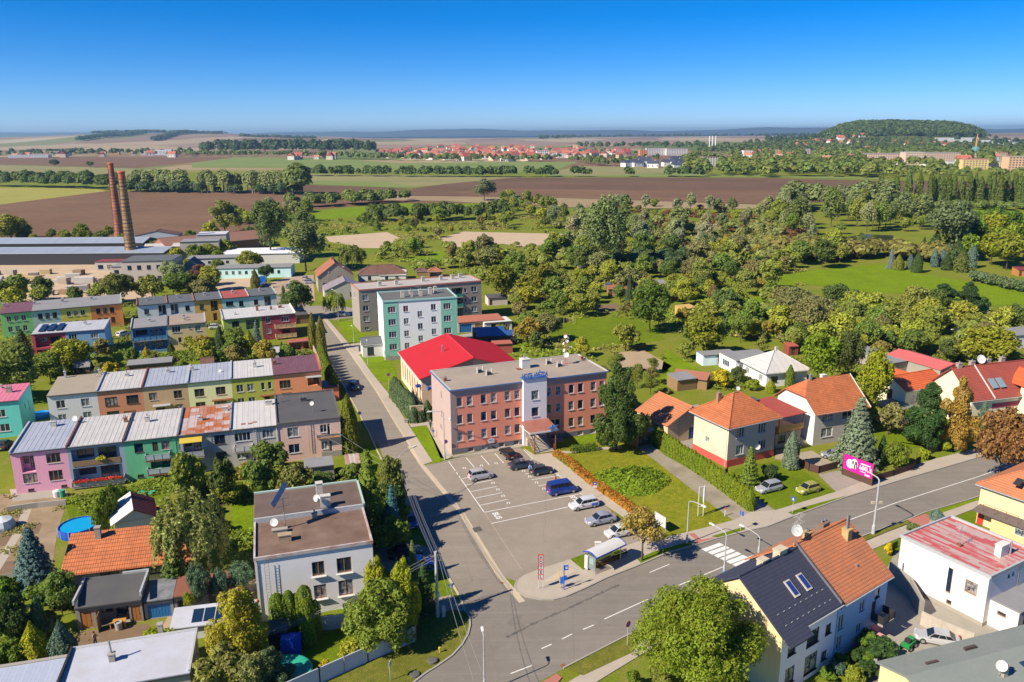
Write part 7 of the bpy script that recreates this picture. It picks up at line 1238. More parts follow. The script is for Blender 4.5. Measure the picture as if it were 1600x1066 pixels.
def car(kind,col,label,p,ang,name='parked_car',cat='car',group=None,z=.02):
 L,Wd,H,belt,bon,a,b,c,d,r=CARS[kind];x,y=G(*p);root=empty(name,label,cat,(x,y,z),R(ang),group,(.9,.93,.95));m=carpaint(col);w=Wd/2
 X=lambda f:L/2-f*L
 st=[(0.0,.32,.62,.80),(.02,.22,.70,.93),(.08,.2,bon-.08,.985),(a,.2,bon+.06,1.0),(b,.2,belt,1.0),(.62,.2,belt+.01,1.0),(c,.2,belt+.03,.99),(.95,.22,belt+.01,.95),(.985,.26,belt-.06,.90),(1.0,.34,.8,.84)]
 mb=MB();k=8
 for f,zb,zt,ww in st:
  wl=w*ww
  for yy,zz in((-wl*.86,zb),(-wl,zb+.16),(-wl*1.0,zb+(zt-zb)*.62),(-wl*.9,zt-.02),(-wl*.6,zt+.02),(wl*.6,zt+.02),(wl*.9,zt-.02),(wl,zb+(zt-zb)*.62),(wl,zb+.16),(wl*.86,zb)):mb.v.append((X(f),yy,zz))
 k=10
 for i in range(len(st)-1):
  for j in range(k):j2=(j+1)%k;mb.f.append((i*k+j,i*k+j2,(i+1)*k+j2,(i+1)*k+j));mb.m.append(0)
 mb.f+=[tuple(range(k)),tuple(range((len(st)-1)*k,len(st)*k))];mb.m+=[0,0]
 wb,wt=w*.9,w*.72;zt=H
 B=[(X(a),wb,bon+.06),(X(b)-.0,wb,belt),(X(c),wb,belt+.02),(X(d),wb*.95,belt)];T=[(X(b),wt,zt-.03),(X((b+c)/2),wt,zt),(X(c)if c>.85 else X(c),wt,zt-.05)]
 n=len(mb.v);ring=[B[0],T[0],T[1],T[2],B[3]]
 for sg in(1,-1):mb.v+=[(q[0],q[1]*sg,q[2])for q in ring]
 for i in range(4):mb.f.append((n+i,n+i+1,n+6+i,n+5+i));mb.m.append(0)
 mb.f+=[tuple(n+i for i in range(5)),tuple(n+9-i for i in range(5))];mb.m+=[0,0]
 mb.build('body',m,root,smooth=False)
 def lerp(p,q,t):return tuple(p[i]+(q[i]-p[i])*t for i in range(3))
 def pane(nm,P4,off):
  q=[tuple(v[i]+off[i]for i in range(3))for v in P4];MB().poly(q).build(nm,CG,root)
 f0,f1=B[0],T[0];e=.06
 pane('windscreen',[(lerp(f0,f1,.06)[0],f0[1]*.9,lerp(f0,f1,.06)[2]),(lerp(f0,f1,.06)[0],-f0[1]*.9,lerp(f0,f1,.06)[2]),(lerp(f0,f1,.93)[0],-f1[1]*.93,lerp(f0,f1,.93)[2]),(lerp(f0,f1,.93)[0],f1[1]*.93,lerp(f0,f1,.93)[2])],(.02,0,.02))
 f0,f1=B[3],T[2]
 pane('rear_window',[(lerp(f0,f1,.15)[0],f0[1]*.85,lerp(f0,f1,.15)[2]),(lerp(f0,f1,.15)[0],-f0[1]*.85,lerp(f0,f1,.15)[2]),(lerp(f0,f1,.9)[0],-f1[1]*.9,lerp(f0,f1,.9)[2]),(lerp(f0,f1,.9)[0],f1[1]*.9,lerp(f0,f1,.9)[2])],(-.025,0,.015))
 for sg in(1,-1):
  s0=lerp(B[0],T[0],.18);s1=lerp(B[0],T[0],.88);e0=lerp(B[3],T[2],.22);e1=lerp(B[3],T[2],.86)
  sm=MB();zb_=max(belt+.03,s0[2]);cuts=[0,.36,.68,1.0]
  for i in range(3):
   u0,u1=cuts[i]+.012,cuts[i+1]-.012;lo0=lerp(s0,e0,u0);lo1=lerp(s0,e0,u1);hi0=lerp(s1,e1,u0);hi1=lerp(s1,e1,u1)
   sm.poly([(lo0[0],lo0[1]*sg+.018*sg,max(lo0[2],belt+.01)),(lo1[0],lo1[1]*sg+.018*sg,max(lo1[2],belt+.01)),(hi1[0],hi1[1]*sg+.018*sg,hi1[2]),(hi0[0],hi0[1]*sg+.018*sg,hi0[2])])
  sm.build('side_window',CG,root)
  MB().box(X(a)-.28,sg*w*.98-.06+sg*.06,belt+.0,X(a)-.12,sg*w*.98+.06+sg*.06,belt+.14).build('mirror',m,root)
  MB().hexa([(L/2-.03,sg*w*.5,.62),(L/2-.2,sg*w*.9,.62),(L/2-.32,sg*w*.93,.66),(L/2-.1,sg*w*.5,.66)],[(L/2-.05,sg*w*.5,.74),(L/2-.22,sg*w*.9,.76),(L/2-.36,sg*w*.9,.79),(L/2-.16,sg*w*.5,.77)]).build('headlight',LAMPW,root)
  MB().box(-L/2-.005,min(sg*w*.55,sg*w*.86),.72,-L/2+.12,max(sg*w*.55,sg*w*.86),.95 if kind in('sedan',)else belt+.05).build('tail_light',LAMPR,root)
  for xx in(.185,.80):wheel_part(root,X(xx),sg*(w-.10),r)
 MB().box(-L/2-.012,-.26,.5,-L/2+.1,.26,.61).build('number_plate',WHITE,root);MB().box(L/2-.1,-.26,.4,L/2+.01,.26,.5).build('number_plate',WHITE,root)
 return root
GC='cars in the hotel car park'
SILV_=(.50,.51,.54);
car('mpv',SILV_,'silver compact MPV alone in the left bays of the car park',(751,748),24,group=GC);car('wagon',(.02,.02,.022),'black estate car parked nose to the hotel wall',(793,713),112,group=GC)
car('sedan',(.035,.06,.10),'dark blue-grey saloon parked behind the black estate',(815,731),22,group=GC);car('hatch',(.02,.035,.055),'very dark blue hatchback beside the man in the blue shirt',(847,740),22,group=GC)
car('van',(.012,.05,.30),'bright blue passenger van in the car park',(878,770),22,group=GC);v_=car('wagon',(.75,.75,.76),'white estate car with blue and pink side stripes below the blue van',(912,793),202,group=GC)
for sg in(1,-1):MB().box(-2.0,sg*.895-.004,.45,-.9,sg*.895+.004,.85).build('side_stripe',plain((.03,.15,.6),.4),v_);MB().box(-.9,sg*.895-.004,.55,.6,sg*.895+.004,.66).build('side_stripe',plain((.6,.2,.25),.4),v_)
car('sedan',(.36,.39,.47),'silver-blue saloon between the two white cars',(938,817),202,group=GC);car('hatch',(.74,.74,.73),'white hatchback under the ochre tree',(966,837),202,group=GC)
car('wagon',(.42,.44,.48),'silver estate car parked on the lawn before the beige house',(1201,767),205);car('hatch',(.42,.42,.08),'olive-yellow hatchback parked on the same lawn',(1262,769),205)
car('sedan',(.05,.05,.055),'black car driving up the street',(553,607),-68,name='moving_car');car('sedan',(.5,.51,.53),'silver saloon behind the wall of the bright white house',(1463,1004),158);car('wagon',(.35,.37,.4),'grey estate car in the yard beside the beige house',(1064,668),-50)
car('hatch',(.7,.7,.72),'white car with its tailgate to the sheds in the yard beside the beige house',(1058,656),-55);car('hatch',(.30,.32,.35),'dark silver car half hidden by the large blue spruce',(1301,716),160)
car('hatch',(.03,.25,.7),'bright blue hatchback shaded beside the white house',(655,887),20);car('sedan',(.02,.02,.03),'black saloon in the deep shade beside the white house',(633,869),20);car('hatch',(.10,.06,.25),'purple car on the verge behind the wooden pole',(640,820),-68)
car('wagon',(.55,.55,.54),'silver off-road car by the grey block of flats',(536,494),5);car('mpv',(.78,.78,.77),'white car beside the deep orange terraced house',(193,526),70);car('hatch',(.7,.7,.7),'white car behind the olive green house',(337,514),20)
car('wagon',(.5,.5,.5),'silver estate car on the dirt road',(477,437),95);car('hatch',(.35,.42,.5),'grey-blue car beside the old brick house',(484,443),15);car('hatch',(.02,.12,.12),'dark green car on the dirt road',(453,450),80);car('hatch',(.15,.3,.6),'light blue car among the allotments',(953,449),10);car('hatch',(.03,.03,.04),'dark hatchback behind the pink terraced house',(8,700),100);car('hatch',(.7,.7,.72),'white car at the far right before the maroon house',(1592,650),20)
x,y=G(409,447);t_=empty('lorry','blue lorry parked by the pale blue workshop','lorry',(x,y,0),R(95));LB=carpaint((.02,.18,.6))
MB().hexa([(1.9,-1.1,.6),(3.6,-1.1,.6),(3.6,1.1,.6),(1.9,1.1,.6)],[(1.9,-1.1,2.9),(3.3,-1.0,2.9),(3.3,1.0,2.9),(1.9,1.1,2.9)]).build('cab',LB,t_);MB().poly([(3.56,-.95,1.8),(3.56,.95,1.8),(3.38,.9,2.7),(3.38,-.9,2.7)]).build('windscreen',CG,t_);MB().box(-3.6,-1.15,.9,1.8,1.15,1.1).box(-3.6,-1.15,1.1,1.8,-1.05,1.7).box(-3.6,1.05,1.1,1.8,1.15,1.7).build('load_bed',LB,t_)
for xx in(2.7,-1.4,-2.6):
 for yy in(-.95,.95):wheel_part(t_,xx,yy,.48)
# ---------------------------------------------------------------- lamps, poles, wires, signs
def lamp(base,top,head,label,z=0.1,r=.09,bl=False,second=None):
 x,y=G(*base);H_=hgt(base[0],base[1],top);
 root=empty('street_lamp',label,'street lamp',(x,y,z),0,None)
 hx,hy=G(head[0],head[1],H_+.2);dx,dy=hx-x,hy-y;L=math.hypot(dx,dy);k=min(1,3.2/max(L,.1));dx*=k;dy*=k
 MB().lathe(0,0,[(r*1.7,0),(r*1.6,1.1),(r,1.3),(r*.7,H_)],10).build('pole',GALV,root)
 MB().tube([(0,0,H_),(dx*.12,dy*.12,H_+.25),(dx*.5,dy*.5,H_+.38),(dx,dy,H_+.42)],r*.55,6).build('arm',GALV,root)
 a=math.atan2(dy,dx);h_=MB();h_.hexa([(0,-.1,-.05),(.75,-.14,-.07),(.75,.14,-.07),(0,.1,-.05)],[(0,-.08,.07),(.7,-.11,.09),(.7,.11,.09),(0,.08,.07)]);o=h_.build('lamp_head',WHITE,root,(dx,dy,H_+.42),a)
 MB().box(.15,-.09,-.09,.68,.09,-.075).build('lens',LAMPW,o)
 if bl:MB().lathe(0,0,[(r*2.1,0),(r*2.0,.5)],10).build('base_sleeve',plain((.02,.25,.6),.5),root)
 return root
lamp((1131,899),838,(1116,825),'street lamp with a blue base near the zebra crossing',bl=True);lamp((1185,870),842,(1163,827),'shorter lamp behind the navy roof leaning over the road');lp=lamp((1073,850),786,(1096,793),'square-armed lamp over the pavement by the zebra crossing')
lp2=lamp((1364,835),752,(1350,738),'tall conical lamp post by the billboard',r=.14);MB().box(-.7,-.15,4.2,-.25,.1,4.5).box(.25,-.1,4.2,.7,.15,4.5).build('loudspeaker',rough((.5,.42,.3)),lp2);lamp((757,1083),1000,(754.6,992),'lamp post at the bottom of the junction',r=.08)
lamp((626,795),716,(648,700),'curved lamp post left of the car park',z=0);l3=lamp((695,719),646,(675,645),'two-armed lamp post at the corner of the hotel',z=0)
MB().tube([(0,0,6.9),(.9,.2,6.8)],.04).lathe(1.0,.2,[(.02,6.6),(.22,6.75),(.2,6.95),(.02,7.05)],10).build('camera',WHITE,l3)
for b_,t2,hd,lab in(((529,502),458,(520,454),'far lamp post before the grey block of flats'),((553,536),514,(550,511),'short park lamp by the turquoise block'),((575,570),537,(573,534),'lamp post on the grass before the turquoise block'),((1493,560),516,(1490,516),'grey mast among the trees behind the red sheet roof')):lamp(b_,t2,hd,lab,z=0,r=.06)
def pole(name,label,base,top,r,mat,cross=True,ang=0.3):
 x,y=G(*base);H_=hgt(base[0],base[1],top);root=empty(name,label,'utility pole',(x,y,0),R(17));MB().lathe(0,0,[(r,-.1),(r*.7,H_)],12).build('pole',mat,root)
 if cross:
  for zz in(H_-.5,H_-1.1):
   a=MB().box(-.55,-.04,zz,.55,.04,zz+.08).build('crossarm',GALV,root);q=MB()
   for xx in(-.5,-.25,.25,.5):q.lathe(xx,0,[(.05,zz+.08),(.06,zz+.2),(.03,zz+.26)],8)
   q.build('insulator',plain((.1,.06,.04),.3),a)
 return x,y,H_
P1=pole('utility_pole','thick concrete utility pole at the junction',(684,964),862,.2,rough((.5,.47,.43)));P2=pole('utility_pole','dark wooden utility pole beside the street',(633,806),735,.14,BARK);P3=pole('utility_pole','wooden utility pole among the golden cypress',(357,1042),1008,.13,WOOD)
x,y=G(684,964);MB().box(x-.02,y-.42,2.6,x+.3,y-.2,3.1).build('pole_box',WHITE);bpy.data.objects['pole_box'].parent=None;tag(bpy.data.objects['pole_box'],'small white box fixed to the concrete utility pole','junction box');tag(MB().box(x+.5,y-.35,.2,x+.85,y-.1,1.5).box(x+.55,y-.3,0,x+.6,y-.15,.2).build('meter_cabinet',rough((.5,.5,.52))),'narrow grey meter cabinet beside the concrete utility pole','cabinet')
def wire(a,b,sag,label,off=0.0):
 pts=[]
 for i in range(13):
  t=i/12;pts.append((a[0]+(b[0]-a[0])*t,a[1]+(b[1]-a[1])*t+off,a[2]+(b[2]-a[2])*t-sag*4*t*(1-t)))
 return pts
def wires(label,sets):
 mb=MB()
 for s_ in sets:mb.tube(s_,.018,4)
 tag(mb.build('power_cable',plain((.25,.25,.26),.5)),label,'cable')
def at(P_,dz,dx=0):return(P_[0]+dx,P_[1],P_[2]-dz)
wires('power cables from the concrete pole up the street to the wooden pole',[wire(at(P1,.2,dx),at(P2,.2,dx),.5,'')for dx in(-.4,-.15,.2,.4)])
wires('power cables crossing the white house garden to the low wooden pole',[wire(at(P1,.3,dx),at(P3,.2,dx*.4),.7,'')for dx in(-.4,.3)]+[wire(at(P1,.8,0),at(P3,.6,0),.6,'')])
wires('power cables from the concrete pole to the bottom right',[wire(at(P1,.3,.2),G(742,1150)+(5.5,),.4,''),wire(at(P1,.3,.4),G(760,1150)+(5.5,),.4,'')]);wires('power cables over the lilac roof at the bottom left',[wire(at(P3,.2),(-60,52,6.0),.8,''),wire(at(P3,.6),(-58,48,5.5),.8,'')])
wires('power cables from the wooden pole to the end of the front row',[wire(at(P2,.2),(-29.5,118.5,6.0),.4,''),wire(at(P2,.5),(-32,117.5,5.8),.4,'')])
def sign(kind,base,top,label,ang=-65,z=.1,name='road_sign'):
 x,y=G(*base);H_=max(1.9,hgt(base[0],base[1],top));root=empty(name,label,'road sign',(x,y,z),R(ang+90));MB().tube([(0,0,0),(0,0,H_)],.035,8).build('post',GALV,root)
 q=MB();zc=H_-.32
 def disc(r,y0,y1,m,cx=0,cz=0):q.hexa([(cx+r*math.cos(6.283*i/16),y0,zc+cz+r*math.sin(6.283*i/16))for i in range(16)],[(cx+r*math.cos(6.283*i/16),y1,zc+cz+r*math.sin(6.283*i/16))for i in range(16)],m)
 ms=[plain((.5,.5,.52),.5),plain((.5,.02,.03),.4),plain((.02,.08,.45),.4),WHITE]
 if kind=='noparking':
  disc(.34,-.03,-.06,1);disc(.27,-.061,-.065,2)
  for s_ in((1,1),(1,-1)):q.hexa([(-.2,-.066,zc-.2*s_[1]-.03),(-.16,-.066,zc-.2*s_[1]-.03),(.2,-.066,zc+.2*s_[1]-.0),(.16,-.066,zc+.2*s_[1]+.03)],[(-.2,-.07,zc-.2*s_[1]+.03),(-.16,-.07,zc-.2*s_[1]-.03),(.2,-.07,zc+.2*s_[1]),(.16,-.07,zc+.2*s_[1]+.03)],1)
 elif kind=='yield':q.hexa([(-.45,.03,zc+.28),(.45,.03,zc+.28),(0,.03,zc-.45)],[(-.45,.06,zc+.28),(.45,.06,zc+.28),(0,.06,zc-.45)],0)
 elif kind=='blue':q.box(-.3,-.06,zc-.3,.3,-.03,zc+.3,2).hexa([(-.2,-.064,zc-.2),(.2,-.064,zc-.2),(0,-.064,zc+.2)],[(-.2,-.068,zc-.2),(.2,-.068,zc-.2),(0,-.068,zc+.2)],3)
 elif kind=='park':q.box(-.28,-.06,zc-.05,.28,-.03,zc+.4,2).box(-.28,-.06,zc-.4,.28,-.03,zc-.1,3).box(-.1,-.065,zc+.02,-.03,-.061,zc+.33,3).box(-.03,-.065,zc+.16,.12,-.061,zc+.33,3)
 elif kind=='white':q.box(-.3,-.06,zc-.35,.3,-.03,zc+.35,3).box(-.2,-.064,zc-.1,.2,-.061,zc+.1,2)
 elif kind=='round':disc(.33,-.03,-.06,0)
 q.build('sign_plate',ms,root);return root
sign('noparking',(980,1010),972,'round blue and red no-stopping sign beside the large yellow-green tree',-50);sign('noparking',(697,713),688,'round blue and red no-stopping sign at the hotel corner lamp',-75);sign('noparking',(608,613),583,'round blue and red no-stopping sign before the hall conifers',-75,z=0)
sign('round',(563,670),643,'round sign seen from behind on the left verge of the street',100,z=0);sign('yield',(706,953),912,'give-way sign seen from behind at the junction',-60,z=0);sign('blue',(1238,803),777,'blue pedestrian sign at the lawn edge right of the driveway',210);sign('blue',(1157,829),800,'blue sign seen from behind at the pavement left of the driveway',30);sign('park',(929,778),755,'blue parking sign beside the orange flowering hedge',-90,z=.05);sign('white',(610,1064),1033,'small white sign on the dry verge by the white garden wall',-10,z=0)
x,y=G(1132.6,807);tag(MB().tube([(x,y,0),(x,y,1.0)],.06,8).tube([(x,y,1.0),(x,y,1.35)],.06,8,1).build('marker_post',[WHITE,plain((.6,.05,.05))]),'small white and red marker post by the driveway','post')
x,y=G(687,1020);tag(MB().lathe(x,y,[(.06,0),(.06,.5),(.14,.52),(.12,.62)],8).build('marker_post',plain((.6,.42,.02),.5)),'small yellow gas marker on the dry verge','post');x,y=G(676,1034);tag(MB().lathe(x,y,[(.5,0),(.5,.22),(.42,.26),(0.05,.27)],14).build('manhole',[rough((.12,.11,.1))]),'raised dark manhole cover on the dry verge','manhole');x,y=G(648,1055);tag(MB().lathe(x,y,[(.5,0),(.5,.16),(.42,.2),(0.05,.21)],14).build('manhole',[rough((.10,.1,.09))]),'lower dark manhole cover nearer the bottom of the verge','manhole')
x,y=G(845,921);RED=plain((.55,.035,.03),.45)
t_=empty('totem_sign','tall red-framed totem sign spelling HOTEL at the junction','sign',(x,y,.1),R(6),None,(.72,.8,.93));H_=4.6
MB().tube([(-.36,0,0),(-.36,0,H_)],.04,8).tube([(.36,0,0),(.36,0,H_)],.04,8).build('post',WHITE,t_)
for i,ch in enumerate('HOTEL'):
 z0=H_-.62-i*.66;p_=MB().box(-.33,-.10,z0,.33,.10,z0+.58).build('letter_box',WHITE,t_);f_=MB().box(-.42,-.12,z0-.05,.42,.12,z0-.0).box(-.42,-.12,z0+.58,.42,.12,z0+.62).box(-.42,-.12,z0,-.34,.12,z0+.58).box(.34,-.12,z0,.42,.12,z0+.58).build('frame',RED,p_)
 for sg in(1,-1):o=put('letter',text_mesh(ch,.58,DARKM,'letter',.004),p_,(0,-.105*sg,z0+.08));o.rotation_euler=(R(90),0,0 if sg>0 else math.pi)
x,y=G(652,660);b_=empty('restaurant_sign','beige restaurant board with a red arrow among the conifers','sign',(x,y-.2,0),R(10));MB().box(-1.25,-.06,1.9,1.25,0,3.3).build('board',rough((.62,.52,.38),(.5,.42,.3),s1=1,name='old_board'),b_);MB().tube([(-1.0,.05,0),(-1.0,.05,2.5)],.05).tube([(1.0,.05,0),(1.0,.05,2.5)],.05).build('post',WOOD,b_)
for s_,zz in(('RESTAURACE',2.87),('U HVĚZDY',2.47)):o=put('lettering',text_mesh(s_,.34,plain((.13,.02,.025)),'lettering',.003),b_,(0,-.065,zz));o.rotation_euler=(R(90),0,0)
MB().hexa([(-.95,-.064,2.15),(.6,-.064,2.2),(.6,-.064,2.12),(.95,-.064,2.25),(.6,-.064,2.38),(.6,-.064,2.3),(-.95,-.064,2.25)],[(-.95,-.07,2.15),(.6,-.07,2.2),(.6,-.07,2.12),(.95,-.07,2.25),(.6,-.07,2.38),(.6,-.07,2.3),(-.95,-.07,2.25)]).build('arrow',plain((.42,.02,.02)),b_)
A,B=Vector(G(1316,742)),Vector(G(1361,760));d_=(B-A);Lb=d_.length;an=math.atan2(d_.y,d_.x);PK=plain((.80,.01,.30),.45)
b_=empty('billboard','bright pink billboard with a black and white portrait on the roadside fence','billboard',(A.x,A.y,0),an);MB().box(0,0,1.1,Lb,.08,3.4).build('panel',PK,b_);MB().box(-.12,-.05,0,0,.15,3.45).box(Lb,-.05,0,Lb+.12,.15,3.45).box(0,.0,.1,Lb,.06,1.05).build('frame',FRAMED,b_)
q=MB();
def ell(cx,cz,rx,rz,m,y0):q.hexa([(cx+rx*math.cos(6.283*i/18),y0,cz+rz*math.sin(6.283*i/18))for i in range(18)],[(cx+rx*math.cos(6.283*i/18),y0-.004,cz+rz*math.sin(6.283*i/18))for i in range(18)],m)
u=Lb/6
ell(1.35*u,2.2,.75*u,.72,0,-.004);ell(2.25*u,2.4,.7*u,.8,0,-.006);ell(1.95*u,2.55,.16*u,.32,1,-.012);ell(2.55*u,2.6,.2*u,.3,1,-.012);ell(2.35*u,1.95,.14*u,.45,1,-.013);ell(2.75*u,2.2,.1*u,.5,1,-.013);ell(2.15*u,2.2,.08*u,.5,2,-.014)
q.build('portrait',[WHITE,plain((.04,.04,.06)),plain((.5,.5,.52))],b_)
o=put('lettering',text_mesh('100,3',.95,WHITE,'lettering',.003),b_,(4.5*u,-.012,1.95));o.rotation_euler=(R(90),0,0);MB().box(3.5*u,-.01,2.75,5.5*u,-.005,2.95).box(3.5*u,-.01,1.6,4.7*u,-.005,1.72).box(4.5*u,-.01,1.25,5.5*u,-.005,1.5).build('print_bar',WHITE,b_)
x,y=G(1031,829);b_=empty('notice_board','grey-white notice board on two posts at the corner of the hotel lawn','board',(x,y,0),R(-60));MB().box(-1.1,-.04,.75,1.1,.04,2.25).build('panel',rough((.55,.55,.55),s1=2),b_);MB().tube([(-1.0,.06,0),(-1.0,.06,2.2)],.04).tube([(1.0,.06,0),(1.0,.06,2.2)],.04).build('post',GALV,b_)
x,y=G(1095,806);b_=empty('sign_tower','tall white open sign frame on the lawn by the driveway','sign',(x,y,0),R(15));q=MB()
for dx,dy in((-.45,0),(.25,-.15),(.45,.2)):q.tube([(dx,dy,0),(dx,dy,4.3)],.06,6)
q.tube([(-.45,0,4.25),(.45,0,4.25)],.04).tube([(-.45,0,1.4),(.45,0,1.4)],.04).build('frame',WHITE,b_);MB().box(.22,-.12,2.0,.42,.1,4.2).build('sign_strip',plain((.5,.6,.72),.3),b_)
x0,y0=G(929.5,900);x1,y1=G(962,884);an=math.atan2(y1-y0,x1-x0);Ls=4.6;bs=empty('bus_shelter','bus shelter with a curved white roof edged in blue','bus shelter',(x0,y0,.11),an);BL=plain((.02,.06,.40),.4)
for xx in(.15,Ls-.15):
 for yy in(.1,1.5):MB().tube([(xx,yy,0),(xx,yy,2.35)],.05,8).build('post',STEEL,bs)
rf,ed=MB(),MB();pr=[(-.35+2.1*t,2.3+.42*math.sin(math.pi*(t*.9+.08)))for t in[i/9 for i in range(10)]]
for i in range(9):
 (ya,za),(yb,zb)=pr[i],pr[i+1];rf.hexa([(-.2,ya,za),(Ls+.2,ya,za),(Ls+.2,yb,zb),(-.2,yb,zb)],[(-.2,ya,za+.05),(Ls+.2,ya,za+.05),(Ls+.2,yb,zb+.05),(-.2,yb,zb+.05)])
 for xa in(-.28,Ls+.2):ed.hexa([(xa,ya,za-.03),(xa+.08,ya,za-.03),(xa+.08,yb,zb-.03),(xa,yb,zb-.03)],[(xa,ya,za+.1),(xa+.08,ya,za+.1),(xa+.08,yb,zb+.1),(xa,yb,zb+.1)])
ed.box(-.28,-.42,2.28,Ls+.28,-.35,2.4)
rf.build('roof',rough((.6,.6,.6),s1=1,name='acrylic'),bs);ed.build('roof_edge',BL,bs)
gp=plain((.35,.42,.42),.05);gp.node_tree.nodes['Principled BSDF'].inputs['Alpha'].default_value=.35
MB().box(.2,1.5,.3,Ls-.2,1.52,2.1).build('back_pane',gp,bs);MB().box(.14,.2,.3,.16,1.4,2.1).build('side_pane',gp,bs);MB().box(.6,1.0,.45,Ls-.6,1.4,.5).build('seat',WOOD,bs);MB().box(.17,.5,1.0,.2,1.1,1.7).build('timetable',plain((.5,.75,.65),.5),bs)
MB().box(-.05,1.2,.2,.1,1.7,1.9).build('advert_panel',WHITE,bs)
x,y=G(881,923);b_=empty('bus_stop_sign','blue bus stop pole with a small flag sign','bus stop sign',(x,y,.11),R(10));BB=plain((.01,.12,.55),.4);MB().tube([(0,0,0),(0,0,3.1)],.06,8).build('pole',BB,b_);f_=MB().box(.06,-.03,2.45,.5,.03,3.05).build('flag',BB,b_);MB().box(.16,-.035,2.6,.4,-.03,2.9).build('pictogram',WHITE,f_);MB().box(.06,-.05,1.2,.32,.05,1.75).build('timetable',BB,b_)
x,y=G(878,920);tag(MB().box(x-.22,y-.18,.75,x+.15,y+.15,1.45).box(x-.05,y-.02,.1,x+.0,y+.03,.8).build('litter_bin',BB),'blue litter bin beside the blue bus stop pole','litter bin')
for u_,lab in((874,'left of two thin yellow posts beside the bus stop'),(877,'right of two thin yellow posts beside the bus stop')):x,y=G(u_,921);tag(MB().tube([(x,y,.1),(x,y,2.6)],.025,6).box(x-.03,y-.03,.9,x+.2,y+.03,1.3).build('marker_post',plain((.65,.42,.03),.5)),lab,'post')
x,y=G(934,865);tag(MB().box(x-.35,y-.2,.05,x+.35,y+.2,1.5).box(x-.4,y-.25,1.5,x+.4,y+.25,1.56).build('utility_cabinet',WHITE),'white utility cabinet behind the bus shelter','cabinet')
b_=empty('bench','brown slatted bench on the grass behind the bus shelter','bench',G(970,872)+(.12,),R(30));MB().box(-1,-.2,.4,1,-.12,.44).box(-1,-.08,.4,1,0,.44).box(-1,.04,.4,1,.12,.44).build('seat',FRAMED,b_);MB().box(-1,.16,.5,1,.2,.62).box(-1,.18,.68,1,.22,.8).build('backrest',FRAMED,b_)
for xx in(-.8,.8):MB().box(xx-.04,-.2,0,xx+.04,.2,.4).build('leg',CONC,b_)
x,y=G(635,661);tag(MB().box(x-.3,y-.3,.05,x+.3,y+.3,.6).box(x-.35,y-.35,.6,x+.35,y+.35,.68).build('planter',rough((.2,.18,.16),(.5,.48,.45),s1=4)),'dark stone planter at the end of the hall conifers','planter')
for i in range(4):x,y=G(563+i*3.2,549);tag(MB().box(x-.3,y-.35,.05,x+.3,y+.35,1.1).box(x-.33,y-.38,1.1,x+.33,y+.38,1.2).build('wheelie_bin',plain((.06,.065,.07),.5)),['leftmost','second','third','rightmost'][i]+' dark wheelie bin of the row before the turquoise block','bin','wheelie bins before the turquoise block')
# ---------------------------------------------------------------- walls, fences, garden things
def wall(name,label,pts,hh,th,mat,cat='wall',z=0.0,posts=None,capm=None,step=2.4):
 P_=[Vector(G(*p))for p in pts];root=empty(name,label,cat,(P_[0].x,P_[0].y,z));o=P_[0];mb,pb=MB(),MB()
 for i in range(len(P_)-1):
  a,b=P_[i]-o,P_[i+1]-o;d=(b-a).normalized();n=Vector((-d.y,d.x))*th/2;mb.hexa([(q.x,q.y,0)for q in(a-n,b-n,b+n,a+n)],[(q.x,q.y,hh)for q in(a-n,b-n,b+n,a+n)])
  L=(b-a).length;k=max(1,int(L/step))
  for j in range(k+1):c=a+d*(L*j/k);pb.box(c.x-th*.8,c.y-th*.8,0,c.x+th*.8,c.y+th*.8,hh+.06)
 mb.build('panel',mat,root)
 if posts:pb.build('post',posts,root)
 return root
FW=rough((.52,.53,.60),(.42,.42,.46),s1=.8,s2=8,name='concrete_panel')
wall('garden_wall','long pale concrete panel wall along the dry verge at the bottom',[(649,1002),(575,1034),(500,1068),(430,1100)],1.7,.1,FW,posts=CONC);wall('garden_wall','pale concrete panel wall right behind the thujas of the white house',[(497,986),(562,978)],1.6,.1,FW,posts=CONC)
wall('gate','dark metal garden gate with a yellow post at the junction',[(650,1000),(652,950)],1.8,.06,plain((.03,.035,.05),.5),'gate',posts=plain((.5,.3,.03),.5),step=9);wall('fence','dark red board fence beside the beige house',[(1106,742),(1126,753),(1136,745)],1.5,.08,plain((.14,.03,.03),.7),'fence',posts=FRAMED)
wall('fence','dark brown picket fence along the pavement right of the billboard',[(1363,754),(1395,745),(1430,733),(1432,716)],1.1,.05,FRAMED,'fence',posts=BRICK,step=3);wall('gate','brown double gate before the yard left of the billboard',[(1246,726),(1264,736),(1279,740),(1312,731)],1.2,.06,FRAMED,'gate',posts=FRAMED,step=3.2);wall('gate','dark iron gate between the climber bushes',[(1448,712),(1470,703)],1.2,.05,DARKM,'gate',posts=DARKM,step=2)
wall('garden_wall','perforated concrete block wall beside the bright white house',[(1438,976),(1470,992),(1520,1012)],1.6,.18,rough((.5,.44,.36),(.32,.28,.24),s1=2,s2=6));wall('garden_wall','long concrete garden wall in the shade between the white and blue houses',[(1388,905),(1420,930),(1440,968)],2.2,.2,CONC);wall('garden_wall','low concrete wall with flower pots before the pink terraced house',[(12,800),(60,793),(104,789)],.8,.3,CONC)
wall('garden_wall','long garden wall along the left side of the street',[(490,548),(509,592),(522,628)],1.3,.2,rough((.5,.4,.32)));wall('fence','low fence along the lawn edge at the left margin',[(-30,912),(24,905)],.8,.05,CONC,'fence');wall('fence','dark fence before the small garden of the white-fenced verge',[(1390,862),(1402,855)],.9,.06,DARKM,'fence')
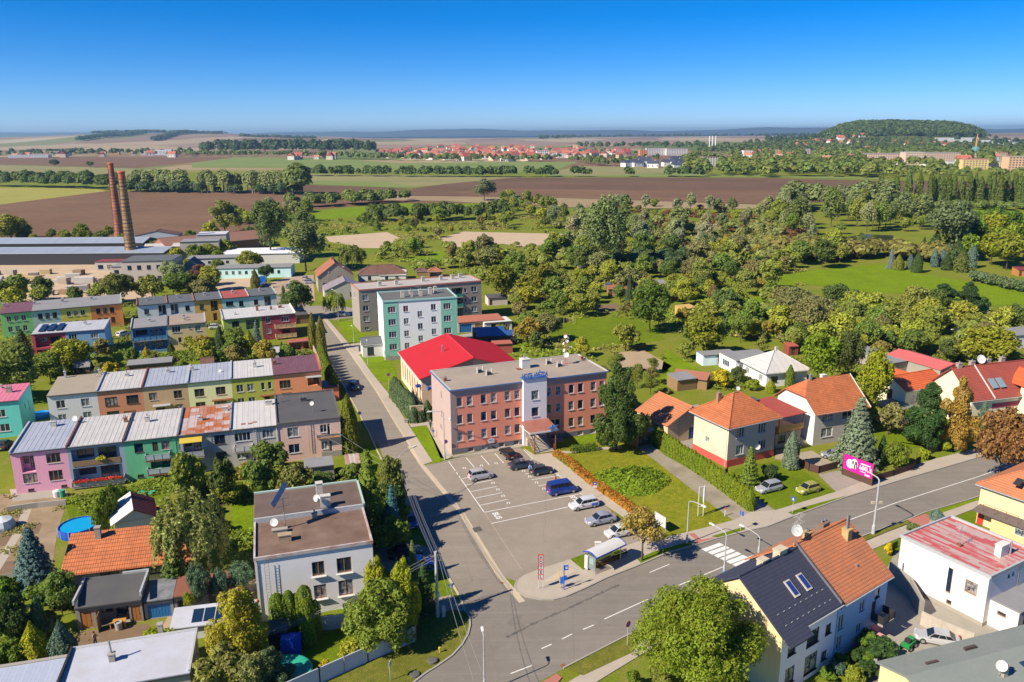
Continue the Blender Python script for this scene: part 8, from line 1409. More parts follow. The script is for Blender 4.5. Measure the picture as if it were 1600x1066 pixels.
x,y=G(124,832);p_=empty('swimming_pool','round blue above-ground pool beside the hedge','pool',(x,y,0));MB().lathe(0,0,[(2.35,0),(2.4,.4),(2.35,1.15),(2.28,1.15),(2.28,.9)],28).build('wall',plain((.01,.09,.5),.35),p_);twp=plain((.01,.32,.62),.08);MB().poly([(2.28*math.cos(i*.2244),2.28*math.sin(i*.2244),1.0)for i in range(28)]).build('water',twp,p_)
for i in range(12):a=i*math.pi/6;MB().tube([(2.42*math.cos(a),2.42*math.sin(a),0),(2.4*math.cos(a),2.4*math.sin(a),1.22)],.04,5).build('leg',WHITE,p_)
x,y=G(446,1062);MBp=MB();
MBp.lathe(0,0,[(2.5,0),(2.55,.5),(2.6,.95),(2.4,1.0),(1.5,.85),(.05,.75)],28);p_=MBp.build('covered_pool',rough((.02,.33,.22),(.05,.45,.32),s1=.8,s2=5,r=.45,name='tarpaulin'),None,(x,y,0),0,True);tag(p_,'round pool under a green tarpaulin at the bottom edge','pool')
x,y=G(456,1018);p_=empty('swing_cover','garden swing under a bright blue cover','garden swing',(x,y,0),R(8));MB().hexa([(-1.0,-.75,.05),(1.0,-.75,.05),(1.05,.7,.05),(-1.05,.7,.05)],[(-.95,-.35,1.65),(.95,-.35,1.65),(1.0,.6,1.75),(-1.0,.6,1.75)]).build('cover',rough((.01,.06,.42),(.02,.12,.6),s1=2,s2=7,r=.4,name='blue_tarpaulin'),p_);MB().box(-.8,-.68,.35,.3,-.6,.42).build('strap',plain((.4,.03,.1)),p_)
x,y=G(64,652);tag(MB().lathe(x,y,[(1.7,.0),(1.75,.4),(1.7,.8),(1.55,.8),(1.5,.7)],20).build('swimming_pool',plain((.01,.25,.6),.3)),'small blue pool behind the turquoise house','pool');x,y=G(1347,561);tag(MB().box(x-3,y-1.6,.05,x+3,y+1.8,.12).box(x-2.6,y-1.2,.12,x+2.6,y+1.4,.15,1).build('swimming_pool',[rough((.5,.35,.22)),twp]),'turquoise garden pool among the trees','pool')
x,y=G(346,936);tag(MB().box(x-.6,y-.5,0,x+.6,y+.5,.9).hexa([(x-.5,y-.4,.9),(x+.5,y-.4,.9),(x+.5,y+.4,.9),(x-.5,y+.4,.9)],[(x-.2,y-.2,1.6),(x+.3,y-.2,1.5),(x+.2,y+.2,1.5),(x-.2,y+.2,1.6)]).build('covered_stack',rough((.55,.55,.58),(.3,.3,.33),s1=3,s2=9)),'stack of garden goods under grey plastic sheets','stack');x,y=G(396,944);tag(MB().box(x-.45,y-.3,.35,x+.45,y+.3,.45).box(x-.4,y-.25,0,x-.3,y+.25,.35).box(x+.3,y-.25,0,x+.4,y+.25,.35).build('garden_table',plain((.6,.15,.03),.5)),'small orange garden table by the white house','table')
x,y=G(90,776);tag(MB().lathe(x,y,[(.5,0),(.55,.9),(.3,1.05)],12).build('water_tank',WHITE),'white water tank before the pink terraced house','tank');x,y=G(98,776);tag(MB().lathe(x,y,[(.38,0),(.42,1.0),(.4,1.02)],12).build('barrel',plain((.05,.35,.22),.5)),'green barrel beside the white water tank','barrel')
x,y=G(186,984);tag(MB().lathe(x,y,[(.3,0),(.38,.9),(.33,.9),(.3,.8)],12).build('barrel',rough((.4,.37,.34))),'grey barrel before the workshop shed','barrel');x,y=G(247,800);tag(MB().box(x-.5,y-.3,0,x+.5,y+.4,.4).box(x-.6,y-.1,.4,x+.2,y+.3,.8,1).box(x+.3,y-.4,.1,x+.9,y,.45,2).build('toy_slide',[plain((.02,.25,.08)),plain((.65,.06,.03)),plain((.02,.3,.6))]),'red, green and blue plastic garden toys on the lawn','garden toys')
x,y=G(229,772);tag(MB().box(x-1.1,y-.5,.05,x+1.1,y+.5,.35).build('sandbox',plain((.05,.5,.38),.5)),'low mint green sandbox on the lawn before the green house','sandbox');x,y=G(5,826);tag(MB().lathe(x,y,[(1.5,0),(1.5,.6),(1.2,1.3),(.1,1.7)],14).build('polytunnel',rough((.6,.65,.66),s1=2)),'pale plastic greenhouse at the left edge','greenhouse')
x,y=G(1553,970);tag(MB().box(x-.3,y-.3,.02,x+.3,y+.3,1.0).box(x-.34,y-.34,1.0,x+.34,y+.34,1.08).build('wheelie_bin',plain((.02,.22,.10),.5)),'green wheelie bin beside the bright white house','bin');x,y=G(1543,970);tag(MB().box(x-.3,y-.3,.02,x+.3,y+.3,.95).box(x-.34,y-.34,.95,x+.34,y+.34,1.02).build('wheelie_bin',plain((.04,.04,.045),.5)),'black wheelie bin beside the green one','bin')
x,y=G(1419,1012);b_=empty('garden_machine','green ride-on garden machine with yellow wheels in the yard','garden machine',(x,y,0),R(40));MB().box(-.8,-.4,.35,.7,.4,.75).box(.1,-.3,.75,.7,.3,1.0).build('body',plain((.02,.25,.06),.4),b_);MB().box(-.5,-.25,.75,-.1,.25,1.15).build('seat',DARKM,b_)
for sx in(-.55,.5):
 for sy in(-.42,.42):wheel_part(b_,sx,sy,.26)
x,y=G(1367,1048);b_=empty('motor_scooter','silver and black motor scooter parked by the cream wall','scooter',(x,y,0),R(70));MB().hexa([(-.7,-.14,.4),(.1,-.14,.4),(.1,.14,.4),(-.7,.14,.4)],[(-.6,-.12,.8),(-.05,-.1,.75),(-.05,.1,.75),(-.6,.12,.8)]).box(.1,-.16,.25,.5,.16,.32).hexa([(.5,-.18,.3),(.6,-.18,.3),(.6,.18,.3),(.5,.18,.3)],[(.4,-.15,1.0),(.5,-.15,1.0),(.5,.15,1.0),(.4,.15,1.0)]).build('body',SILVM if 'SILVM' in globals()else GALV,b_);MB().box(-.62,-.12,.8,-.02,.12,.88).build('seat',DARKM,b_);MB().tube([(.42,-.3,1.05),(.42,.3,1.05)],.02).build('handlebar',DARKM,b_);wheel_part(b_,-.6,0,.24);wheel_part(b_,.62,0,.24)
rg=random.Random(4)
TM=[rough((.55,.42,.22),(.4,.3,.16),s1=.5),rough((.42,.36,.28),s1=.5),rough((.55,.53,.5),s1=.5),rough((.3,.2,.12),s1=.5)]
for i in range(46):
 px_,py_=rg.uniform(-10,190),rg.uniform(428,462)
 if px_>130 and py_>445 or px_>100 and rg.random()<.5:continue
 x,y=G(px_,py_)
 if blocked(x,y)and not inside(x,y,[G(*p)for p in[(-40,402),(200,402),(240,440),(240,468),(150,474),(60,470),(-60,478)]]):continue
 w,d,hh=rg.uniform(3,7),rg.uniform(1.2,2.6),rg.uniform(.8,2.2);mb=MB();k=int(hh/.4)+1
 for j in range(k):mb.box(-w/2+rg.uniform(-.2,.2),-d/2,j*.4,w/2,d/2,j*.4+.34)
 mb_m=TM[rg.randrange(4)];tag(mb.build('timber_stack',mb_m,None,(x,y,0),R(rg.uniform(-15,25))),['long ','short '][w<5]+['yellow','grey','white','brown'][TM.index(mb_m)]+[' high',' low'][k<4]+' stack of boards in the works yard','timber stack','stacks in the works yard')
for i in range(14):x,y=G(870+i*2.2,428+76+rg.uniform(-3,3));tag(MB().tube([(x,y,0),(x,y,rg.uniform(1.4,2.2))],.05,5).build('garden_stake',plain((.55,.42,.2),.8)),'pale timber stake of the vegetable frame on the orchard lawn','stake','stakes on the orchard lawn')
# ---------------------------------------------------------------- people
SKINM=plain((.45,.26,.17),.6)
def person(label,p,az,shirt,trousers,hair,pose='stand',sc=1.0,bald=False,z=.05):
 x,y=G(*p);root=empty('person',label,'person',(x,y,z),R(az),None,(sc,sc,sc))
 V=[(0,0,.95),(0,0,1.15),(0,.01,1.38),(0,.01,1.5),(0,-.01,1.62),(0,-.02,1.72)];RD=[(.15,.11),(.14,.1),(.16,.1),(.055,.055),(.085,.095),(.07,.085)];E_=[(0,1),(1,2),(2,3),(3,4),(4,5)]
 def add(pt,r,par):V.append(pt);RD.append((r,r));E_.append((par,len(V)-1));return len(V)-1
 sw=.22 if pose=='walk' else 0.03
 for sg in(-1,1):
  st=sw*sg;h_=add((.09*sg,0,.88),.095,0);k_=add((.1*sg,-st*.6-.02,.5),.06,h_);a_=add((.1*sg,-st+(.03 if pose=='walk' else 0),.09),.042,k_);add((.11*sg,-st-.16,.04),.035,a_)
  s_=add((.17*sg,.01,1.4),.06,2);e=(.24*sg,.02+st*.5,1.12);wv=(.25*sg,-.05+st*.8,.88)
  if pose=='lean':e=(.25*sg,-.12,1.15);wv=(.2*sg,-.34,1.08)
  e_=add(e,.042,s_);w_=add(wv,.028,e_);hd=Vector(wv);dn=(Vector(wv)-Vector(e)).normalized();pl_=add(tuple(hd+dn*.07),.03,w_)
  for f in range(4):
   o_=Vector((0,(f-1.5)*.018,0));l_=(.055,.065,.06,.045)[f];f1=add(tuple(hd+dn*(.09+l_*.5)+o_),.009,pl_);add(tuple(hd+dn*(.09+l_)+o_+Vector((-.012*sg,0,0))),.008,f1)
  add(tuple(hd+dn*.07+Vector((-.01*sg,-.045,0))),.01,w_)
 me=bpy.data.meshes.new('body');me.from_pydata(V,E_,[]);o=put('body',me,root);md=o.modifiers.new('skin','SKIN');md.use_smooth_shade=True
 for i,r in enumerate(RD):me.skin_vertices[0].data[i].radius=r
 me.skin_vertices[0].data[0].use_root=True;o.modifiers.new('sub','SUBSURF').levels=1
 dg=bpy.context.evaluated_depsgraph_get();m2=bpy.data.meshes.new_from_object(o.evaluated_get(dg));m2.name='body';o.modifiers.clear();o.data=m2;m2.materials.clear()
 for m in(SKINM,shirt,trousers,DARKM):m2.materials.append(m)
 for f in m2.polygons:
  c=f.center;f.material_index=3 if c.z<.1 else 2 if c.z<.95 and abs(c.x)<.21 else 1 if(c.z<1.47 and(abs(c.x)<.215 or c.z>1.14))else 0
 MB().lathe(0,0,[(.1,1.66),(.108,1.72),(.085,1.79),(.03,1.82)],12).build('hair',hair,root,(0,.02,0))
 for sg in(-1,1):MB().lathe(.033*sg,-.098,[(.004,1.672),(.012,1.68),(.004,1.69)],6).build('eye',DARKM,root)
 MB().hexa([(-.012,-.10,1.63),(.012,-.10,1.63),(.0,-.1,1.67)],[(-.008,-.122,1.635),(.008,-.122,1.635),(0,-.105,1.668)]).build('nose',SKINM,root);MB().box(-.022,-.104,1.598,.022,-.098,1.606).build('mouth',plain((.3,.1,.08)),root)
 return root
HB=plain((.05,.03,.02),.7);person('man in a light blue shirt and dark trousers standing between two dark cars',(828,742),20,plain((.25,.42,.7),.8),plain((.03,.03,.05),.8),HB,'lean');person('grey-haired person in dark clothes walking beside the hotel wall',(673,672),165,plain((.02,.025,.04),.8),plain((.02,.025,.05),.8),plain((.5,.48,.45),.7),'walk')
person('shorter person in a blue top walking behind the dark-clothed one',(677,683),165,plain((.06,.08,.35),.8),plain((.25,.27,.35),.8),HB,'walk',.92);person('man leaning over a bush in the bare plot below the workshop shed',(150,1012),60,plain((.45,.30,.20),.8),plain((.04,.05,.1),.8),HB,'lean')
person('person in an olive jacket standing by the cars in the yard beside the beige house',(1046,657),200,plain((.28,.25,.14),.8),plain((.08,.07,.06),.8),HB,'stand');person('person in red beside the orange-roofed outbuilding on the right',(1395,604),0,plain((.5,.04,.05),.8),plain((.1,.1,.12),.8),HB,'stand')
person('person beyond the roof of the blue van, only the head showing',(867,760),10,plain((.5,.2,.15),.8),plain((.1,.1,.12),.8),HB,'stand')
# ---------------------------------------------------------------- far country: hills, villages, woods
def hill_grid(name,f,az0,az1,dist,mat,n=90):
 V=[];F_=[];m=len(dist)
 for i in range(n+1):
  px=az0+(az1-az0)*i/n;t=(px-800)/1244.0
  for d in dist:V.append((t*d,d,f(px,d)))
 for i in range(n):
  for j in range(m-1):a=i*m+j;F_.append((a,a+m,a+m+1,a+1))
 me=bpy.data.meshes.new(name);me.from_pydata(V,[],F_);me.materials.append(mat);me.polygons.foreach_set('use_smooth',[True]*len(F_));o=put(name,me);tag(o,kind='structure');return o
def sm(a,b,x):t=max(0,min(1,(x-a)/(b-a)));return t*t*(3-2*t)
hm=NT('hill_fields');v=hm.obj();vv=hm.n('Mapping',{'Vector':v,'Rotation':(0,0,-.35),'Scale':(1,.38,0)}).outputs[0]
vo=hm.n('TexVoronoi',{'Vector':vv,'Scale':.0024,'Randomness':1.0});cr=hm.n('ValToRGB',{'Fac':hm.n('SeparateColor',{'Color':vo.outputs['Color']}).outputs[0]});cr.color_ramp.interpolation='CONSTANT';el=cr.color_ramp.elements
CC=[(0,(.30,.21,.15)),(.25,(.38,.29,.18)),(.45,(.22,.135,.10)),(.62,(.20,.21,.08)),(.75,(.42,.34,.22)),(.9,(.26,.17,.12))]
el[0].color=CC[0][1]+(1,);el[1].position=.25;el[1].color=CC[1][1]+(1,)
for p,c in CC[2:]:e=el.new(p);e.color=c+(1,)
HM=hm.fin(hm.mix(hm.math('MULTIPLY',hm.ramp(hm.noise(v,.004,6),.4,.7),.25),cr.outputs[0],(.12,.11,.05)),.95,spec=.05)
left=[(-600,30),(-200,45),(0,50),(90,60),(180,76),(300,76),(360,73),(430,58),(500,42),(600,22),(760,15),(1000,18),(1200,22),(1400,30),(1700,35),(2300,40)]
def ip(L,x):
 for(a,b),(c,d)in zip(L,L[1:]):
  if a<=x<=c:return b+(d-b)*sm(a,c,x)
 return L[0][1]if x<L[0][0]else L[-1][1]
def fh(px,d):return-3+ip(left,px)*sm(2300,6800,d)*(1+.08*math.sin(px*.03+d*.002))-60*sm(8500,11000,d)
hill_grid('hills',fh,-700,2300,[1900,2300,2800,3400,4000,4700,5400,6100,6800,7600,8500,11000],HM,120)
def fr(px,d):return 20+(110+22*math.sin(px*.011)+14*math.sin(px*.027+1)+6*math.sin(px*.06))*sm(14000,17000,d)-150*sm(19000,22000,d)
hill_grid('distant_ridge',fr,-900,2500,[13500,15000,16000,17000,19000,22000],rough((.05,.08,.05),(.12,.11,.07),s1=.0006,s2=.004,name='ridge_woods'),140)
def wh(px,d):return 54*math.exp(-((px-1398)/118.0)**6)*math.exp(-((d-3300)/560.0)**2)+28*math.exp(-((px-1330)/260.0)**2)*math.exp(-((d-3200)/800.0)**2)-4
hill_grid('wooded_hill',wh,1000,1800,[1950+i*110 for i in range(26)],grass((.16,.20,.05),(.11,.15,.035),(.28,.24,.10),s=.004,amt=.6,name='hill_grass'),110)
def hz(x,y):
 px=800+x/y*1244.0;z=0.0
 if y>1900:z=max(z,fh(px,y))
 if 1950<y<4700 and 1000<px<1800:z=max(z,wh(px,y))
 return z
def wood(name,label,spots,h0,h1,col,cat='trees',m=46,asp=.42,seed=1,kind='stuff',stems=None):
 rg=np.random.default_rng(seed);S=np.array(spots);n=len(S);H_=rg.uniform(h0,h1,n);R_=H_*asp*rg.uniform(.8,1.2,n);idx=np.repeat(np.arange(n),m);d=rg.normal(0,1,(n*m,3));d/=np.linalg.norm(d,axis=1)[:,None];d[:,2]=np.where(d[:,2]<-.3,-d[:,2],d[:,2])
 rr=rg.uniform(.7,1.05,n*m);P=np.stack([S[idx,0]+d[:,0]*R_[idx]*rr,S[idx,1]+d[:,1]*R_[idx]*rr,S[idx,2]+H_[idx]*(.55+.45*d[:,2]*rr)],1)
 s=np.repeat(R_*min(.62,5.2/math.sqrt(m)),m);Nn=d+np.array([0,0,.3])+rg.normal(0,.3,d.shape);Nn/=np.linalg.norm(Nn,axis=1)[:,None];A=np.cross(Nn,rg.normal(0,1,d.shape));A/=np.linalg.norm(A,axis=1)[:,None];B=np.cross(Nn,A);a=A*s[:,None]*.6;b=B*s[:,None]*.6
 V=np.stack([P-a,P-b,P+a,P+b],1).reshape(-1,3);nl=len(V)//4
 if stems:
  w=.45
  for i in range(n):
   for dx,dy in((w,0),(0,w)):x,y,z=S[i];V=np.vstack([V,[[x-dx,y-dy,z],[x+dx,y+dy,z],[x+dx*.5,y+dy*.5,z+H_[i]*.8],[x-dx*.5,y-dy*.5,z+H_[i]*.8]]])
 me=quads_mesh(name,V,[LEAF]+([stems]if stems else[]))
 if stems:me.polygons.foreach_set('material_index',[0]*nl+[1]*(len(me.polygons)-nl));me.update()
 o=put(name,me);o.color=col+(1,);tag(o,label,cat,kind=kind);return o
rgf=random.Random(77)
def clear(x,y):
 u,w=proj(x,y,0)
 return not any(abs(u-p[0])<hw and-2<w-p[1]<16 for p,hw in(((1112,262),9),((1122,236),14),((1214,242),8),((1262,242),7),((1170,246),9),((1385,255),34),((1434,258),18),((1476,253),30),((1508,262),22),((1530,265),22),((1568,262),20),((1598,268),16),((1565,249),14),((1523,246),6)))
def spots(px,n,ok=lambda x,y:True):
 poly=[G(*p)for p in px];X=[p[0]for p in poly];Y=[p[1]for p in poly];out=[];t=0
 while len(out)<n and t<n*80:
  t+=1;u=rgf.uniform(min(p[0]for p in px),max(p[0]for p in px));w=rgf.uniform(min(p[1]for p in px),max(p[1]for p in px))
  x,y=G(u,w)
  if inside(u,w,px)and ok(x,y):out.append((x,y,hz(x,y)))
 return out
def belt(pts,n,jx=3,jy=1.0):
 out=[]
 for i in range(n):
  t=rgf.uniform(0,len(pts)-1.001);k=int(t);f=t-k;u=pts[k][0]+(pts[k+1][0]-pts[k][0])*f+rgf.uniform(-jx,jx);w=pts[k][1]+(pts[k+1][1]-pts[k][1])*f+rgf.uniform(-jy,jy);x,y=G(u,w);out.append((x,y,hz(x,y)))
 return out
D1,D2_,D3,D4=(.05,.08,.02),(.09,.12,.03),(.10,.13,.06),(.035,.06,.022)
wood('tree_belt','tall pale green tree belt beyond the brown field',[(x+rgf.uniform(-6,6),y,z)for x,y,z in belt([(215,298),(300,300),(400,302),(468,303)],95,4,1.3)],15,21,(.13,.155,.055),seed=1,m=330,asp=.27,stems=BIRCHB);wood('tree_belt','dark understorey of the tree belt beyond the brown field',belt([(200,299),(300,301),(468,304)],60,3,1),5,11,D4,seed=2,m=170,asp=.6)
wood('tree_belt','darker leafy belt beyond the brown field, left part',belt([(-40,292),(100,293),(200,297)],60,3,1.5),10,18,D1,seed=3,m=260);wood('tree_belt','tall tree at the right end of the belt',belt([(452,304),(470,304)],5,2,.6),20,27,D2_,seed=4,m=420)
wood('hedgerow','dark hedgerow along the green field',belt([(462,275),(560,275.5),(700,276.5),(805,277)],120,2,.5),8,14,D1,seed=5,m=90);wood('hedgerow','scattered bushes right of the hedgerow',belt([(820,277),(862,276),(870,276.5)],14,2,.4)+belt([(895,276),(922,276)],7,2,.4)+belt([(980,276),(1000,276)],4,2,.4)+belt([(1040,276),(1100,277)],16,2,.6),7,14,D1,seed=6)
wood('woodland','tall dark wood with narrow poplars behind the fields on the left',belt([(318,241),(400,240),(500,240),(586,241)],150,3,1.6),28,42,D4,seed=7,asp=.3,m=90);wood('woodland','lower green edge of the wood on the left',belt([(270,244),(400,244),(580,249)],120,3,1),10,18,D2_,seed=8)
wood('town_trees','trees of the village at the far left',belt([(0,243),(120,242),(300,243)],90,4,2),10,20,D1,seed=9);wood('town_trees','trees among the red-roofed village',spots([(585,240),(700,232),(920,232),(1000,240),(1064,255),(900,252),(800,252),(640,250)],120),6,12,D1,seed=10,m=60);wood('town_trees','tree edge below the red-roofed village',belt([(560,249),(640,251),(700,252),(800,252),(900,253),(940,259),(1000,260)],110,3,1),9,16,D2_,seed=11,m=80)
wood('woodland','long wood on the horizon behind the village',belt([(840,221),(900,219),(1000,217),(1150,217),(1300,219)],240,4,1.0),20,32,D4,seed=12);wood('woodland','wood between the village and the far ridge',belt([(905,232),(1000,231),(1100,234)],60,4,1.5),14,24,D1,seed=13)
wood('town_trees','dense trees of the town on the right',spots([(1060,258),(1100,240),(1200,232),(1320,230),(1480,236),(1640,240),(1640,275),(1400,277),(1100,277)],700,clear),9,18,(.09,.12,.025),seed=14,m=56);wood('town_trees','pale green trees of the town on the right',spots([(1060,262),(1200,240),(1640,244),(1640,277),(1400,279),(1100,277)],180,clear),8,16,(.13,.15,.03),seed=15,m=56);wood('town_trees','dark band of trees before the distant estate',belt([(1200,226),(1350,228),(1640,229)],260,5,3),14,24,D4,seed=16)
wood('forest','forest covering the long hill on the right',[(x,y,hz(x,y))for x,y in[((u-800)/1244.0*d,d)for u,d in[(rgf.uniform(1268,1524),rgf.uniform(2750,3450))for _ in range(2600)]if abs(u-1395)<133]if hz(x,y)>32],12,22,(.06,.09,.022),seed=17,m=26,asp=.55)
wood('woodland','wood on the left hilltop',[((u-800)/1244.0*6600,6600+rgf.uniform(-200,200),fh(u,6600))for u in[rgf.uniform(178,362)for _ in range(260)]],14,26,D4,seed=18,m=24,asp=.8);wood('woodland','wood strips down the left hillside',[((u-800)/1244.0*d,d,fh(u,d))for u,d in[(260+t*62+rgf.uniform(-5,5),4300+t*2000)for t in[rgf.random()for _ in range(240)]]+[(150+t*95+rgf.uniform(-4,4),4300+t*1600)for t in[rgf.random()for _ in range(200)]]],14,26,D4,seed=19,m=24,asp=.8)
wood('woodland','tree line on the hillside right of the left hill',[((u-800)/1244.0*5200,5200,fh(u,5200))for u in[rgf.uniform(390,505)for _ in range(120)]],14,24,D4,seed=20,m=24,asp=.6)
wood('tree_belt','bushes and trees along the near edge of the ploughed field',belt([(455,326),(520,322),(580,318),(640,314)],60,3,2),6,11,D2_,seed=21,m=260);wood('tree_belt','dark row of young trees below the bright meadow',belt([(580,345),(640,346),(700,344),(790,340)],60,4,2.5),6,11,(.06,.085,.02),seed=22,m=260,asp=.35)
wood('tree_belt','shrubs below the park lawn and pond',belt([(1200,395),(1280,405),(1380,400),(1470,410)],70,4,4),4,8,(.13,.12,.03),seed=23,m=300,asp=.6);wood('tree_belt','bushes behind the Lombardy poplars',belt([(1360,322),(1480,326),(1620,328)],70,4,2),4,6,D2_,seed=24,m=260,asp=.55);wood('tree_belt','tall willows before the right end of the ploughed field',belt([(1225,330),(1260,326),(1330,330),(1400,332)],40,6,5),12,20,(.11,.135,.05),seed=25,m=420,asp=.38)
wood('town_trees','dark trees spread over the town behind the school',spots([(1090,232),(1200,230),(1330,231),(1640,233),(1640,241),(1330,239),(1090,241)],520),12,20,(.06,.085,.022),seed=35,m=46)
wood('town_trees','trees around and behind the school',belt([(1330,243),(1420,243),(1500,244),(1640,246)],110,4,2.5),13,19,(.085,.115,.025),seed=36,m=70);wood('town_trees','low trees before the school',belt([(1330,268),(1420,270),(1500,272),(1640,276)],90,5,3),5,9,(.10,.13,.025),seed=37,m=80,asp=.6)
wood('town_trees','single trees between the wings of the school',belt([(1352,262),(1372,263),(1412,263),(1462,262),(1478,263),(1548,270)],16,6,1),12,17,(.10,.125,.022),seed=38,m=110)
wood('thicket','low merged thicket of the gardens and waste ground',spots([(1080,430),(1200,425),(1215,465),(1330,490),(1560,515),(1600,545),(1300,540),(1130,500)],45,lambda x,y:not blocked(x,y)),2.5,5,(.105,.13,.022),seed=31,m=170,asp=.7)
wood('thicket','olive thicket around the pond and grove',spots([(860,350),(1100,350),(1210,345),(1320,372),(1280,410),(1080,430),(860,410)],150,lambda x,y:not blocked(x,y)),2.5,6,(.125,.135,.04),seed=32,m=170,asp=.6)
wood('thicket','green thicket beyond the flats',spots([(560,395),(800,375),(930,405),(930,445),(790,445),(640,425)],90,lambda x,y:not blocked(x,y)),2,4.5,(.12,.145,.025),seed=33,m=170,asp=.7)
wood('thicket','dark green thicket below the tall poplars',spots([(900,405),(1080,405),(1090,428),(900,430)],50,lambda x,y:not blocked(x,y)),4,7,D4,seed=34,m=200,asp=.5)
def vhouse(rc,wc,w,d,hh,rise):
 mb=MB();a,b=w/2,d/2;mb.box(-a,-b,0,a,b,hh,0);mb.hexa([(-a-.3,-b-.4,hh),(a+.3,-b-.4,hh),(a+.3,b+.4,hh),(-a-.3,b+.4,hh)],[(-a-.3,-.05,hh+rise),(a+.3,-.05,hh+rise),(a+.3,.05,hh+rise),(-a-.3,.05,hh+rise)],1)
 for i in range(3):mb.box(-a+1.2+i*(w-3.2)/2,-b-.04,hh*.3,-a+2.2+i*(w-3.2)/2,-b,hh*.7,2)
 mb.box(a*.3,-.4,hh+rise*.7,a*.3+.7,.3,hh+rise+.8,0);return mb.mesh('village_house',[plain(wc,.8),plain(rc,.8),DGLASS])
def vblock(wc,w,d,hh,rc=(.4,.4,.42)):
 mb=MB().box(-w/2,-d/2,0,w/2,d/2,hh,0).box(-w/2-.3,-d/2-.3,hh,w/2+.3,d/2+.3,hh+.6,1);k=int(hh/3)
 for i in range(int(w/4)):
  for j in range(k):mb.box(-w/2+1.2+i*4,-d/2-.06,1+j*3,-w/2+3.2+i*4,-d/2,2.4+j*3,2)
 return mb.mesh('block',[plain(wc,.8),plain(rc,.8),DGLASS])
VH=[(vhouse((.42,.13,.075),(.7,.68,.62),14,10,6,4.5),'small white village house with an orange-red roof'),(vhouse((.34,.09,.065),(.62,.55,.42),13,10,6,5),'small cream village house with a dark red roof'),(vhouse((.46,.21,.13),(.72,.70,.68),11,9,5,4),'small white village house with a light tile roof'),(vhouse((.30,.09,.07),(.66,.5,.4),16,10,6.5,4.5),'peach village house with a brown roof'),(vhouse((.05,.06,.10),(.75,.74,.72),15,11,6,4),'white village house with a dark blue roof')]
def village(sp_,wts,group,seed,a0=-15,a1=35):
 rg=random.Random(seed)
 for x,y,z in sp_:
  i=rg.choices(range(5),wts)[0];me,lab=VH[i];o=put('village_house',me,None,(x,y,z),R(rg.uniform(a0,a1))+(R(90)if rg.random()<.4 else 0),(rg.uniform(.95,1.45),)*3);far='' if group!='red-roofed village' else['far side','middle','near side'][int(y<2150)+int(y<1750)]+' of the ';tag(o,lab+' in the '+far+(group if not far else 'village'),'house','houses of the '+group)
village(spots([(588,240),(690,231),(800,231),(905,233),(920,246),(800,253),(700,251),(600,247)],215),(5,3,4,2,0),'red-roofed village',1);village(spots([(938,258),(1062,257),(1062,266),(980,262)],10),(0,0,0,0,1),'new estate',2);village(spots([(905,238),(950,238),(1000,242),(990,248),(920,246)],12),(2,2,1,3,0),'village centre',3)
village([((u-800)/1244*d,d,hz((u-800)/1244*d,d))for u,d in[(rgf.uniform(1232,1335),rgf.uniform(2450,2800))for _ in range(34)]],(4,4,2,1,0),'hillside hamlet',4);village([((u-800)/1244*d,d,hz((u-800)/1244*d,d))for u,d in[(rgf.uniform(1380,1490),rgf.uniform(2300,2450))for _ in range(14)]],(3,2,2,2,0),'gardens below the wooded hill',6);village(spots([(438,247),(540,247),(540,250),(440,250)],8),(3,1,2,0,0),'farm row before the wood',5,-5,5);village(spots([(1070,246),(1180,238),(1340,236),(1420,244),(1640,246),(1640,262),(1350,262),(1080,260)],40),(3,2,3,3,0),'wooded town on the right',9);village(spots([(0,245),(300,240),(300,246),(0,247)],16),(1,1,2,2,0),'village at the far left',8)
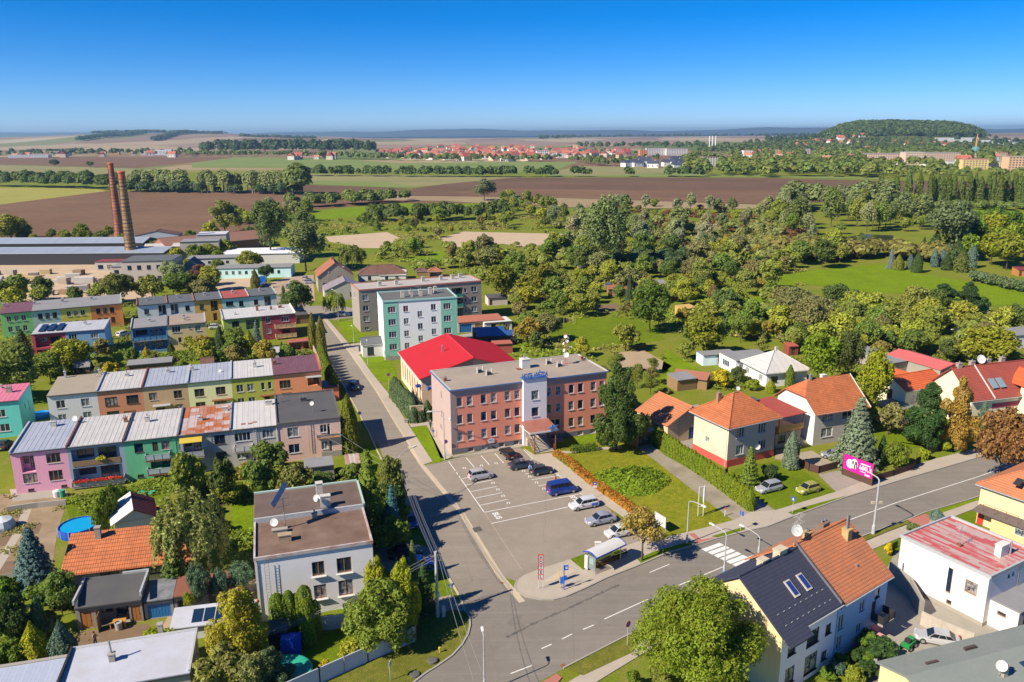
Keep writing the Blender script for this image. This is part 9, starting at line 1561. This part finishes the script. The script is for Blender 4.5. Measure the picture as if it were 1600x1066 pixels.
BK=[((40,247),95,20,7,(.55,.58,.6),'long white shed of the far left farm',(.5,.52,.55)),((82,244),26,18,13,(.5,.42,.32),'brown silo block of the far left farm',(.15,.12,.1)),((248,243),34,16,14,(.68,.7,.75),'white four-storey block right of the far left village',(.5,.5,.55)),((262,243.5),16,14,16,(.72,.74,.78),'taller white stair tower beside the white four-storey block',(.5,.5,.55)),((222,243),16,12,11,(.6,.55,.45),'cream block left of the white four-storey block',(.3,.3,.3)),((178,242),22,12,9,(.6,.3,.12),'orange brick hall in the far left village',(.35,.15,.08)),((487,247),90,14,6,(.6,.4,.33),'long low farm building with a pink-red roof before the wood',(.5,.13,.1)),((1030,243),60,14,16,(.62,.6,.6),'long white block of flats with brown stripes behind the village',(.4,.35,.3)),((1058,243),50,14,15,(.6,.58,.58),'second white block of flats behind the village',(.4,.35,.3)),((1006,244),18,14,13,(.65,.25,.12),'orange end of the flats behind the village',(.4,.3,.25)),((970,244),24,16,16,(.62,.35,.33),'pink apartment house in the village',(.4,.15,.1)),((888,247),50,14,10,(.72,.7,.68),'long white village building with a red roof',(.5,.12,.08)),((848,248),26,20,15,(.7,.68,.7),'large white villa in the village',(.55,.55,.6)),((1112,262),20,20,15,(.6,.58,.52),'cream block of flats half hidden in the trees',(.25,.12,.1)),((1122,236),34,16,12,(.55,.32,.22),'boiler house with an orange wall below its white stacks',(.6,.6,.6)),((1170,246),20,14,14,(.66,.64,.64),'white house with an orange roof among the town trees',(.5,.2,.1)),((1214,242),16,12,12,(.62,.48,.2),'yellow house among the town trees',(.4,.3,.15)),((1262,242),14,12,13,(.6,.45,.5),'pink house among the town trees',(.4,.3,.3)),((1385,255),70,18,15,(.66,.48,.36),'left wing of the long pink-beige school',(.35,.33,.35)),((1434,258),28,22,19,(.68,.52,.38),'tall middle block of the pink-beige school',(.4,.42,.42)),((1476,253),60,18,15,(.64,.46,.36),'right wing of the long pink-beige school',(.35,.33,.35)),((1508,262),40,16,8,(.64,.62,.55),'low white and cream building before the school',(.5,.52,.52)),((1530,265),34,18,13,(.68,.52,.24),'yellow building with a pink roof on the right',(.5,.2,.2)),((1568,262),34,16,9,(.62,.55,.4),'low cream building at the right',(.4,.4,.42)),((1598,268),26,18,18,(.66,.42,.26),'orange-beige block at the right edge',(.4,.35,.3)),((1565,249),28,16,12,(.55,.4,.3),'house with an orange hip roof at the far right',(.55,.22,.1)),((1497,231),130,16,13,(.72,.72,.72),'left part of the white panel estate on the horizon',(.5,.5,.5)),((1550,230),120,16,14,(.7,.7,.72),'middle part of the white panel estate on the horizon',(.5,.5,.5)),((1610,230),120,16,13,(.68,.7,.72),'right part of the white panel estate on the horizon',(.5,.5,.5)),((1405,322),16,10,6,(.7,.7,.72),'small white hall behind the Lombardy poplars',(.5,.5,.5)),((1470,323),12,9,6,(.66,.66,.7),'second small white hall behind the Lombardy poplars',(.5,.5,.5))]
for p,w,d,hh,c,lab,rc in BK:x,y=G(*p);o=put('building',vblock(c,w,d,hh,rc),None,(x,y+d,hz(x,y)),R(-4 if p[0]>1300 else 6));tag(o,lab,'building')
for i,u in enumerate((1108,1112.5,1117.5)):x,y=G(u,236);tag(MB().lathe(0,0,[(1.9,0),(1.7,42)],10).build('boiler_stack',plain((.7,.68,.66),.7),None,(x,y,0)),['left','middle','right'][i]+' of the three white boiler house stacks','chimney')
x,y=G(1523,246);b_=empty('church_tower','tall slender orange spire over a green dome','tower',(x,y,0));MB().box(-5,-5,0,5,5,14).build('base',plain((.5,.45,.3),.8),b_);MB().lathe(0,0,[(9,12),(8.6,16),(6,20),(2,22)],16).build('dome',plain((.10,.22,.2),.6),b_);MB().lathe(0,0,[(2,20),(1.5,38),(.4,46)],10).build('spire',plain((.55,.25,.08),.7),b_)
for i,(u,w)in enumerate(((86,261),(141,262),(1045,275))):T_('broad',(u,w),w-(12-i*2),16-i*3,D1,['lone dark tree in the brown field on the left','smaller lone tree right of the lone dark one','lone tree before the town trees'][i],parts=False)
# ---------------------------------------------------------------- air
hb=MB().box(-24000,-300,-20,24000,23500,185)
hz_m=bpy.data.materials.new('haze');hz_m.use_nodes=True;nt=hz_m.node_tree;nt.nodes.clear();out=nt.nodes.new('ShaderNodeOutputMaterial');pv=nt.nodes.new('ShaderNodeVolumePrincipled')
pv.inputs['Color'].default_value=(.45,.72,1.0,1);pv.inputs['Density'].default_value=7.5e-5;pv.inputs['Anisotropy'].default_value=.3;nt.links.new(pv.outputs[0],out.inputs['Volume'])
tag(hb.build('haze',hz_m),kind='stuff',label='pale blue distance haze',cat='haze')
